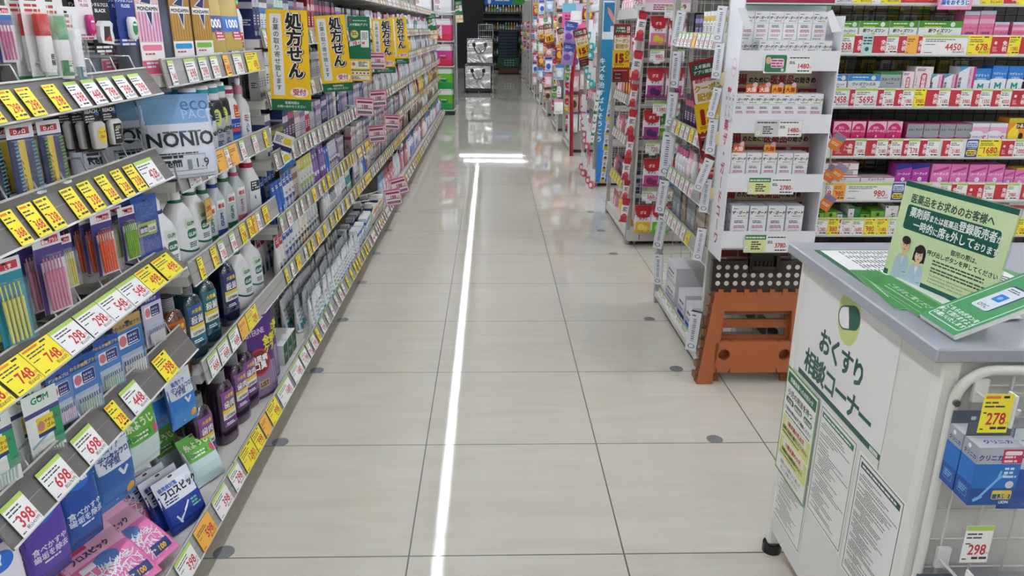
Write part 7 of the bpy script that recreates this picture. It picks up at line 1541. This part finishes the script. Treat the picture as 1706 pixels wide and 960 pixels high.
for i, (k, u0, v0, u1, v1, n) in enumerate([('straw', 1079, 27, 1104, 75, 2), ('straw', 1109, 31, 1136, 78, 2), ('grape', 1071, 113, 1101, 161, 2), ('pink', 1105, 113, 1131, 162, 2), ('grape', 1068, 182, 1093, 229, 2), ('green', 1089, 188, 1103, 229, 1), ('green', 1101, 188, 1120, 231, 1), ('pink', 1069, 262, 1092, 308, 2), ('blue', 1093, 265, 1116, 308, 2), ('lemon', 1054, 339, 1079, 384, 2), ('lime', 1083, 338, 1106, 385, 2)]):
    A0, B0 = U((u0 + u1) / 2, v1, 'y', F2), U((u0 + u1) / 2, v0, 'y', F2)
    for j in range(n): GU[k].put((A0.x + .012 * j, F2 - .02 + .022 * j - (.04 if n > 1 else .02), A0.z), 'red headed gummy pouch, %s from the top left of the wire wall%s' % (nth(i), ', behind' if j else ''), sc=(A0 - B0).length / .165, group='gummy pouches on the wire wall')
HKK = Kit('wire_hook', 'hook', MB().tube([(0, 0, 0), (0, -.137, .002)], .002, 'c4c4c0:m', 6).box(-.02, .02, -.136, -.1345, -.035, .02, 'e8e8e4:k'))
for i, (pr, u0, v0, u1, v1) in enumerate([('750', 1050, -8, 1070, 12), ('980', 1078, 82, 1103, 101), ('980', 1112, 82, 1136, 101), ('1380', 1083, 170, 1108, 187), ('1380', 1109, 170, 1132, 187), ('720', 1071, 235, 1095, 252), ('720', 1101, 235, 1125, 252), ('560', 1065, 313, 1090, 331), ('680', 1091, 313, 1116, 331), ('', 1102, 11, 1135, 30)]):
    A0, B0 = U(u0, v1, 'y', F2 - .02), U(u1, v0, 'y', F2 - .02); HKK.put(((A0.x + B0.x) / 2, F2 + .036, A0.z + .02), 'wire hook behind the price card on the gummy wall, %s' % nth(i), group='wire hooks on the gummy wall'); tag_on('w', pr, ((A0.x + B0.x) / 2, F2 - .101, A0.z), 0, 0, B0.x - A0.x, B0.z - A0.z, 'on the gummy wire wall, %s' % nth(i), 'price cards on the gummy wall')
BD = MB(); a = Art(.28, .10, 1); a.fill('f2e8ec', 0).rect(0, .05, .28, .05, 'eebfd2', 1).bars(.05, .035, .17, 3, .012, 'a83a5a', seed=3).ell(.24, .03, .012, .014, '8a5a4a'); BD.box(-.14, .14, 0, .003, 0, .1, 'f2e8ec'); a.flat(BD, (-.14, 0, 0)); p = U(1109, 20, 'y', F2); Kit('shelf_board_card', 'offer card', BD).put((p.x, F2 - .06, p.z), 'pink and white card at the top of the gummy wire wall')
# chained packs down the rack corners
def chain_pack(c1, c2, c3, nm):
    w, h = .055, .17; a = Art(w, h, .007); a.fill('f0eaec', 0).rect(0, h * .72, w, h * .28, c1, 1).rect(0, 0, w, h * .3, c2, 1).ell(w * .5, h * .3, w * .3, h * .08, c3, 2).bars(w * .2, h * .6, w * .6, 3, h * .06, '4a3a4a', seed=2)
    return bag(nm, w, h, .025, a, 'f0eaec', head=.08)
CHW = chain_pack('f0f0ee', '3a8a5a', 'e8e8e4', 'white_tube_pack'); CHB = bag('lavender_pack', .12, .2, .04, Art(.12, .2, .012).fill('b9a4dc', 0).rect(0, .12, .12, .08, '4a62b4', 1).ell(.05, .07, .035, .03, '8a5ac0', 2).ell(.08, .11, .02, .02, 'e0d4f0', 3).bars(.02, .17, .08, 2, .014, 'e6e6f4', seed=3), 'b9a4dc')
CHR = chain_pack('c02a34', 'c83a4a', 'e85a5a', 'gummy_pouch'); CHY = chain_pack('e6d6e4', 'e0c82a', '5a4a8a', 'plaster_pack')
def chain(kit, px, y, lab, h=.17, rz=0, ry=.12, x=None):
    for n, (u, v0, v1) in enumerate(px):
        A0, B0 = U(u, v1, 'y', y), U(u, v0, 'y', y)
        kit.put((A0.x, y - .004 * (n % 2), A0.z), '%s, %s down its chain' % (lab, nth(n)), rz=rz, ry=ry, sc=(A0 - B0).length / h, group=lab + 's on a chain')
    pts = [U(u, (v0 + v1) / 2, 'y', y + .012) for u, v0, v1 in px] + [U(px[-1][0], px[-1][2] - 2, 'y', y + .004)]
    Kit('clip_strip', 'hanging strip', MB().tube([(pts[0].x + .17, y + .03, pts[0].z + .12), (pts[0].x, y + .014, pts[0].z + .11)] + [(p.x, y + .014, p.z) for p in pts], .004, 'd8dcdc:k', 6)).put((0, 0, 0), 'clear clip strip carrying the chain of ' + lab + 's')
chain(CHR, [(1064, 18, 68), (1056, 84, 134), (1052, 140, 178), (1048, 182, 226), (1046, 226, 262), (1040, 262, 300), (1040, 300, 332), (1037, 330, 370)], 4.96, 'red and white gummy sample pouch')
chain(CHY, [(1018, 142, 178), (1013, 172, 200), (1011, 196, 228), (1008, 222, 250), (1007, 244, 270), (1005, 262, 286), (1003, 280, 304)], 6.02, 'lilac pack with yellow foot')
quad_sign(CS, .21, .62, (1025, 40), (1054, 40), (1018, 137), 5.04, 'upright red and yellow coupon sign on the second right rack end')
quad_sign(CS, .21, .62, (961, 50), (984, 44), (968, 112), 7.2, 'red and yellow coupon sign on the third right rack end')
quad_sign(CS, .21, .62, (933, 47), (951, 43), (937, 96), 9.12, 'red and yellow coupon sign on the fourth right rack end')
quad_sign(CS, .21, .62, (910, 41), (923, 38), (912, 82), 11.15, 'red and yellow coupon sign on the fifth right rack end')
quad_sign(CS, .21, .62, (898, 44), (906, 43), (899, 72), 13.18, 'red and yellow coupon sign on the sixth right rack end')
end_tags(.315, auto(5.9, 5.1, [('y', '298'), ('y', '398'), ('y', '498'), ('y', '298'), ('y', '598')], .08, .03), 'on second right rack, shelf two', X2)
end_tags(.63, auto(5.9, 5.1, [('w', '698'), ('w', '598'), ('w', '898'), ('w', '498'), ('w', '698'), ('w', '798')], .07, .03), 'on second right rack, shelf three', X2)
end_tags(.905, auto(5.9, 5.1, [('w', '698'), ('w', '598'), ('w', '898'), ('w', '498'), ('w', '998'), ('w', '798')], .06, .03), 'on second right rack, shelf four', X2)
end_tags(.03, auto(5.9, 5.1, [('w', '698'), ('w', '598'), ('w', '898'), ('w', '498'), ('w', '998'), ('w', '798')], .075, .03), 'on second right rack, bottom shelf', X2)
MIX2 = [G_RED, C_RED, C_DARK, G_CANDY, G_PINK, C_NAVY]
for zi, z in enumerate([.045] + E2Z):
    fillr(5.92, 5.1, z + .0205, [G_YELL, C_RED, G_CANDY, C_BEIGE] if zi == 0 else MIX2, 60 + zi, '%s shelf of the second rack end' % ['bottom', 'second', 'third', 'fourth', 'fifth', 'sixth'][zi], X2 + .045)
# third rack: blue plaster board, chains of pink and teal goods
F3, X3 = 7.06, .955
EZ = [.36, .68, 1.0, 1.3, 1.55]
RK3 = Kit('end_rack', 'shelving', None, end_rack(EZ, .93, 2.1))
bbm = MB(); w, h = .135, 1.6; a = Art(w, h, .4)
a.fill('2a86b0', 0).rect(0, 0, w, h * .36, '3a8ac8', 1).rect(0, 0, w, h * .2, '2f7fd0', 2)
a.text('キズを治すばんそうこう', w * .12, h * .70, .058, 'e8f2f6', 'l', b=.03, vert=True, sp=1.18).text('キズを治すばんそうこう', w * .60, h * .36, .042, 'd8eaf6', 'l', b=.02, vert=True, sp=1.2)
a.rect(w * .02, h * .79, w * .96, h * .2, 'dfe8ee', 3).rect(w * .08, h * .83, w * .84, h * .15, '2a7aa8', 4).poly([(w * .3, h * .96), (w * .55, h * .94), (w * .92, h * .88), (w * .92, h * .85), (w * .6, h * .89), (w * .34, h * .93)], 'd8907a', 5).rect(w * .55, h * .83, w * .25, h * .03, 'd8d0d8', 5).rect(w * .8, h * .82, w * .14, h * .025, 'd8d84a', 6)
bbm.box(0, w, 0, .004, 0, h, '2a86b0'); a.flat(bbm, (0, 0, 0))
Kit('plaster_board', 'sign', bbm).put((X3 + .015, F3 - .03, .045), 'tall blue plaster advertising board with vertical white lettering')
w3 = mesh_panel(X3 + .02, 1.6, .12, 2.0, F3 + .0, .055, .055); Kit('wire_wall_rack', 'shelving', None, [('wire_panel', w3), ('base', MB().cbox(X3 - .02, 1.6, F3 - .012, F3 + .9, .03, .09, .004, 'c9c6bf:l')), ('backing', MB().box(1.05, 1.6, F3 + .44, F3 + .45, .1, 2.0, '4a4844')), ('foot', MB().cyl((X3 + .03, F3 + .02, 0), (X3 + .03, F3 + .02, .03), .012, '8a8a86:m', 10))]).put((0, 0, 0), 'wire wall behind the tall blue plaster board')
RK3.put((X3, F3 + .03, 0), 'third right rack end from the camera, hung with pink and teal goods')
def disc_pack(c, nm='bath_brush_pack'):
    m = MB().cyl((0, -.02, .03), (0, .0, .03), .036, c + ':k', 18).box(-.03, .03, -.003, 0, .05, .17, 'dfe4e4').cyl((0, -.024, .03), (0, -.02, .03), .018, 'e6eaea:k', 14); return Kit(nm, 'hanging goods', m)
DT, DP = disc_pack('3fb0b0'), disc_pack('d0606e')
r5 = random.Random(8)
for kx, (K, lab, px) in enumerate(((DT, 'teal round pack', [(984, 60), (988, 78), (986, 92), (980, 118), (984, 128), (988, 140)]), (DP, 'coral round pack', [(972, 182), (974, 192), (973, 203), (974, 214), (976, 224), (976, 234), (980, 244), (971, 278), (974, 288), (982, 300), (987, 308)]))):
    ps = [U(u, v, 'x', X3 - .06) for u, v in px]; Kit('clip_strip', 'hanging strip', MB().tube([(X3 + .02, ps[0].y, ps[0].z + .2), (X3 - .04, ps[0].y, ps[0].z + .16)] + [(X3 - .045, p.y, p.z + .06) for p in ps], .004, 'd8dcdc:k', 6)).put((0, 0, 0), 'clear clip strip carrying the %ss' % lab)
    for n, (u, v) in enumerate(px):
        p = U(u, v, 'x', X3 - .06); K.put((X3 - .06, p.y, p.z - .03), '%s on the third right rack end, %s down' % (lab, nth(n)), rz=-1.0, sc=1.0, group=lab + 's on the third rack end')
COLS = [G_CANDY, G_PINK, G_CLEAR, G_BLUE, G_WHITE, G_NAVY, G_BROWN, G_RED, V_PINK, C_ROSE, C_PALE, C_LILA, V_TEAL]
for zi, z in enumerate([.045] + EZ): fillr(F3 + .9, F3 + .08, z + .0205, [G_CANDY, G_CLEAR, V_PINK, C_PALE, G_PINK], 70 + zi, '%s shelf of the third rack end' % UPW[zi], X3 + .045)
chain(CHB, [(947, 36, 74), (944, 72, 108)], 7.75, 'lavender and blue bag', h=.2)
chain(CHW, [(994, 150, 172), (991, 168, 190), (989, 187, 208), (987, 205, 226), (985, 223, 242)], 7.02, 'white tube pack with green foot')
# racks four to eleven
for k in range(4, 12):
    y = F3 + 2.03 * (k - 3); x = .93 + .005 * (k % 3)
    kit = Kit('end_rack', 'shelving', None, end_rack(EZ, .93, 2.1) + [('near_panel', MB().box(.02, .5, -.02, -.012, .05, 2.05, ['8f8a84', '9a9690', '86827c'][k % 3]))]) if k < 7 else Kit('end_rack', 'shelving', None, [p for p in end_rack(EZ, .93, 2.1) if 'wire' not in p[0]] + [('near_panel', MB().box(.02, .5, -.02, -.012, .05, 2.05, '8f8a84'))])
    kit.put((x, y, 0), '%s right rack end from the camera' % nth(k - 1))
    for zi, z in enumerate([.045] + EZ): fillr(y + .88, y + .05, z + .0205, COLS, 200 + k * 9 + zi, '%s shelf of the %s rack end' % (UPW[zi], nth(k - 1)), x + .06, cluster=(1, 4), sc=1.2)
    if k < 9:
        for c in range(3):
            for n in range(7):
                d_, w_, K = COLS[(n * 5 + c * 3 + k * 2) % 9]
                K.put((x + .015 + .13 * c, y - .06, 1.66 - .235 * n + .02 * c), '%s, column %d, %s down, facing us on the %s rack' % (d_, c + 1, nth(n), nth(k - 1)), sc=1.3, group='bags on the near side of the %s rack end' % nth(k - 1))
    for n in range(7 if k < 7 else 4):
        K = [GU['straw'], CHR, GU['pink'], CHY, GU['blue'], GU['lemon'], GU['green']][(n * 3 + k) % 7]
        K.put((x - .035, y + .06 + .02 * (n % 2), 1.42 - .19 * n), 'small bag on the corner strip of the %s rack end, %s down' % (nth(k - 1), nth(n)), rz=-.7, sc=.9, group='small bags on rack corner strips')
PC = MB(); a = Art(.28, .26, 1); a.fill('e86aa4', 0).rect(0, .17, .28, .09, '7ac0d8', 1).rect(.15, .17, .13, .09, 'c8c0e0', 2).bars(.03, .12, .2, 3, .035, '9a2a6a', seed=4); PC.box(-.14, .14, 0, .004, 0, .26, 'e86aa4'); a.flat(PC, (-.14, 0, 0)); p = U(957, 47, 'y', 9.02); Kit('shelf_board_card', 'offer card', None, [('card', PC), ('clip_arm', MB().box(0, .3, .004, .1, .1, .11, 'dfe3e6:k'))]).put((p.x, 9.02, p.z), 'pink and pale blue card standing out above the fourth right rack')
red = MB().tube([(.05, -.0, 1.3), (.01, 0, .8), (.03, -.03, .0)], .022, '9a1c22:f', 10)
Kit('red_umbrella', 'umbrella', red).put((X3 - .055, 8.9, 0), 'long red wrapped stick leaning by the fourth right rack end')

# ------------------------------------------------------------ toilet paper stand at the end of the left shelves
TY = 13.2
ts = []
for z in (.09, .80, 1.20, 1.62): ts.append(('shelf', MB().box(-1.30, -.62, TY + .0, TY + .45, z - .02, z, 'c9c7c2')))
for x in (-1.30, -.645): ts.append(('upright', MB().box(x, x + .025, TY + .42, TY + .45, 0, 2.0, 'b9b7b2:m')))
ts.append(('side_wire', MB().box(-.632, -.628, TY + .02, TY + .44, .1, 1.9, 'd8dadc:c'))); ts.append(('base', MB().box(-1.3, -.62, TY + .03, TY + .45, 0, .07, '3a3a3a')))
Kit('paper_stand', 'shelving', None, ts).put((0, 0, 0), 'open stand of toilet paper packs where the left shelves end')
def tp(c1, c2, lab):
    w, h, d = .30, .34, .2; S = [(0, w * .47, d * .45, 5), (.015, w * .5, d * .5, 5), (h - .015, w * .5, d * .5, 5), (h, w * .46, d * .44, 5)]
    a = Art(w * .96, h, .015); a.fill(c1, 0).rect(0, h * .72, w, h * .28, 'eceae8', 1).rect(0, h * .30, w, h * .42, c1, 1).rect(0, 0, w, h * .30, c2, 1)
    for i in range(2): a.line(w * (.3 + .36 * i), h * .72, w * (.3 + .36 * i), h, .004, 'b8b8b8', 2)
    if lab: a.rr(w * .06, h * .1, w * .36, h * .6, .004, 'f0ecec', 3).bars(w * .1, h * .6, w * .28, 4, h * .05, 'b03a4a', l=5, seed=3).bars(w * .1, h * .32, w * .28, 3, h * .06, '8a5a60', l=5, seed=4)
    else: a.ell(w * .5, h * .42, w * .2, h * .12, c2, 3).bars(w * .3, h * .47, w * .36, 1, h * .07, 'f0f0f0', l=5, seed=8, full=True).bars(w * .36, h * .36, w * .24, 1, h * .08, '2a3a2a', l=5, seed=2)
    m = MB().loft(S, c1 + ':f', 24); f = fmap(S); a.put(m, lambda u, v, dd: f(u - w * .48, v, dd), .0003); return Kit('toilet_paper_pack', 'toilet paper', m)
TPR, TPP, TPG, TPW = tp('d8347a', 'd02a3e', True), tp('c83a92', 'd02a4a', False), tp('6ab82a', '1f9a4a', False), tp('e6e6e8', 'd8d8da', True)
for K, z, nm in ((TPW, 1.6205, 'white labelled toilet paper pack on the top shelf'), (TPR, 1.2205 - .02, 'pink and red toilet paper pack with a white label'), (TPP, .8205 - .02, 'pink to red toilet paper pack'), (TPG, .4335, 'upper green toilet paper pack'), (TPG, .0905, 'lower green toilet paper pack')):
    for j in range(2): K.put((-.79 - .33 * j, TY + .12, z), nm + (' on the paper stand' if j == 0 else ', left column of the paper stand'), group='toilet paper packs on the paper stand')
# tall grey trolley between the paper stand and the silver bags
tr = MB()
for x in (-.92, -.66): tr.cyl((x, 15.2, 0), (x, 15.2, 1.75), .018, 'b4b6ba:m', 10)
for z in (.1, .6, 1.1, 1.7): tr.tube([(-.92, 15.2, z), (-.66, 15.2, z)], .012, 'b4b6ba:m', 8)
for i in range(10): tr.tube([(-.90 + .026 * i, 15.22, .1), (-.90 + .026 * i, 15.22, 1.7)], .005, 'c4c6ca:m', 6)
Kit('roll_cage', 'trolley', tr).put((0, 0, 0), 'tall grey metal roll cage between toilet paper and silver bags')
def silver_bag():
    w, h = .60, .56; b = MB().cbox(-w / 2, w / 2, 0, .55, .03, h, .015, 'd4d6d8:s')
    e = MB()
    for x in (-w / 2, w / 2): e.tube([(x, -.004, .03), (x, -.004, h)], .009, '1b1b1d', 6)
    for z in (.03, h - .01): e.tube([(-w / 2, -.004, z), (w / 2, -.004, z)], .009, '1b1b1d', 6)
    hs = [('handle', MB().tube([(-.13, -.012, h * .82), (-.12, -.03, h * .60), (-.07, -.035, h * .47), (0, -.036, h * .43), (.07, -.035, h * .47), (.12, -.03, h * .60), (.13, -.012, h * .82)], .008, '1a1a1c', 8))]
    for x in (-.13, .13): hs.append(('handle_patch', MB().box(x - .035, x + .035, -.008, 0, h * .70, h * .84, '161618')))
    return Kit('insulated_bag', 'bag', None, [('bag_body', b), ('edging', e)] + hs)
SB = silver_bag()
dl = MB().box(-.32, .32, 0, .6, .05, .075, '2a2a2c')
for x in (-.26, .26):
    for y in (.06, .54): dl.cyl((x - .015, y, .026), (x + .015, y, .026), .026, '1a1a1a:k', 14)
Kit('dolly', 'trolley', dl).put((-.30, 17.98, 0), 'low black dolly under the silver insulated bags')
SB.put((-.30, 18.0, .057), 'lower silver insulated bag with black handle'); SB.put((-.255, 18.02, .057 + .562), 'upper silver insulated bag with black handle')
# dark drinks shelves and crates at the far end
DYF = 28.4
dp = [('back', MB().box(-.3, 2.4, DYF + .5, DYF + .52, 0, 2.2, '121315'))]
for z in (.1, .52, .95, 1.35, 1.72, 1.93): dp.append(('shelf', MB().box(-.3, 2.4, DYF, DYF + .5, z - .03, z, '1d1f22').box(-.3, 2.4, DYF - .01, DYF, z - .04, z + .03, '2a2c30')))
for x in (-.3, 1.0, 2.38): dp.append(('upright', MB().box(x, x + .03, DYF, DYF + .5, 0, 2.0, '17181a')))
hs = MB().box(-.22, 2.2, DYF + .1, DYF + .14, 2.2, 2.52, '1f6fc0'); a = Art(2.42, .32, 1); a.rect(0, 0, .96, .32, '1f74c8', 0).rect(.96, 0, 1.46, .32, '3f9a3a', 0).bars(.36, .12, .5, 1, .14, 'f0f4f8', seed=5, full=True).bars(1.4, .12, .5, 1, .14, 'f0f4f0', seed=6, full=True).ell(.16, .12, .06, .1, 'e8f2f8', 2).rect(.135, .2, .05, .07, 'e8f2f8', 2).rect(.20, .295, .2, .01, 'f4f4f4', 3); a.flat(hs, (-.22, DYF + .1, 2.2)); dp.append(('header_sign', hs, 'blue and green header sign'))
Kit('drinks_shelf', 'shelving', None, dp).put((0, 0, 0), 'dark drinks shelves under a blue and green header at the far end')
DB_ = [s_bottle('', .04, .26, c, k, l)[2] for c, k, l in (('c9d8e0', 'f0f0f0', '3a7ac0'), ('5a7a3a', 'e8e8e8', '8ac04a'), ('b8683a', 'f0f0f0', 'd8a04a'), ('7a8a90', '3a4a6a', 'd0d8e0'), ('3a4a2a', '2a2a2a', '8a9a3a'), ('2a3038', '8a2a2a', 'a8a8a8'))]
for K in DB_: K.name, K.cat = 'drink_bottle', 'bottle'
r9 = random.Random(4)
for zi, z in enumerate((.1, .52, .95, 1.35, 1.93)):
    for i in range(18):
        r9.choice(DB_[:4] if zi == 4 else DB_[3:] if zi < 3 else DB_).put((-.16 + .098 * i, DYF + .08, z + .0005), 'drink bottle, %s along the %s far drinks shelf' % (nth(i), ['lowest', 'second', 'third', 'fourth', 'top'][zi]), group='drink bottles at the far end')
def crate(c, w=.62, h=.09, logo=False):
    m = MB().box(-w / 2, w / 2, 0, .42, 0, .012, c + ':k').box(-w / 2, w / 2, 0, .016, 0, h, c + ':k').box(-w / 2, w / 2, .404, .42, 0, h, c + ':k').box(-w / 2, -w / 2 + .016, 0, .42, 0, h, c + ':k').box(w / 2 - .016, w / 2, 0, .42, 0, h, c + ':k').box(-w / 2 - .012, w / 2 + .012, -.012, .43, h - .018, h, c + ':k')
    if logo:
        for r_ in range(3):
            for i in range(4): m.box(-.14 + .09 * i, -.09 + .09 * i, -.0135, -.012 + .014, h * (.2 + .25 * r_), h * (.2 + .25 * r_) + .018, 'b8c8b8')
    return Kit('crate', 'crate', m)
CB1, CG, CBR = crate('24384c'), crate('0f4a34', .72, .30, True), crate('5a3322', .66, .20)
CBR.put((.56, 25.6, .02), 'brown crate at the bottom of the far crate stack'); Kit('pallet', 'pallet', MB().box(.2, .95, 25.5, 26.1, 0, .02, '3a2a20')).put((0, 0, 0), 'thin dark pallet under the far crates')
CG.put((.56, 25.6, .222), 'green crate with white marks in the far crate stack')
for i in range(9): CB1.put((.54, 25.6, .524 + .0925 * i), 'dark blue crate in the far stack, %s above the green crate' % nth(i), group='dark blue crates in the far stack')
bk_ = MB()
for i in range(8): bk_.tube([(-.32 + .05 * i, 21, .9), (-.32 + .05 * i, 21, 1.5)], .006, 'c4c6c8:m', 5)
for i in range(5): bk_.tube([(-.32, 21, .9 + .15 * i), (.05, 21, .9 + .15 * i)], .006, 'c4c6c8:m', 5)
bk_.box(-.34, .06, 21, 21.4, .02, .06, 'a8aaac:m').tube([(-.33, 21, .05), (-.33, 21, 1.5)], .012, 'c4c6c8:m', 6).tube([(.05, 21, .05), (.05, 21, 1.5)], .012, 'c4c6c8:m', 6)
bk_.cyl((-.30, 21.03, 0), (-.30, 21.03, .03), .02, '222222', 10).cyl((.02, 21.03, 0), (.02, 21.03, .03), .02, '222222', 10)
Kit('wire_trolley', 'trolley', bk_).put((0, 0, 0), 'wire trolley standing behind the silver insulated bags')
# left goods beyond the stand
struct('wall_left', MB().box(-2.6, -1.35, 16.5, 27.2, 0, 2.6, '26272a'))
bpy.data.objects.remove(_fo); bpy.data.curves.remove(_fc)
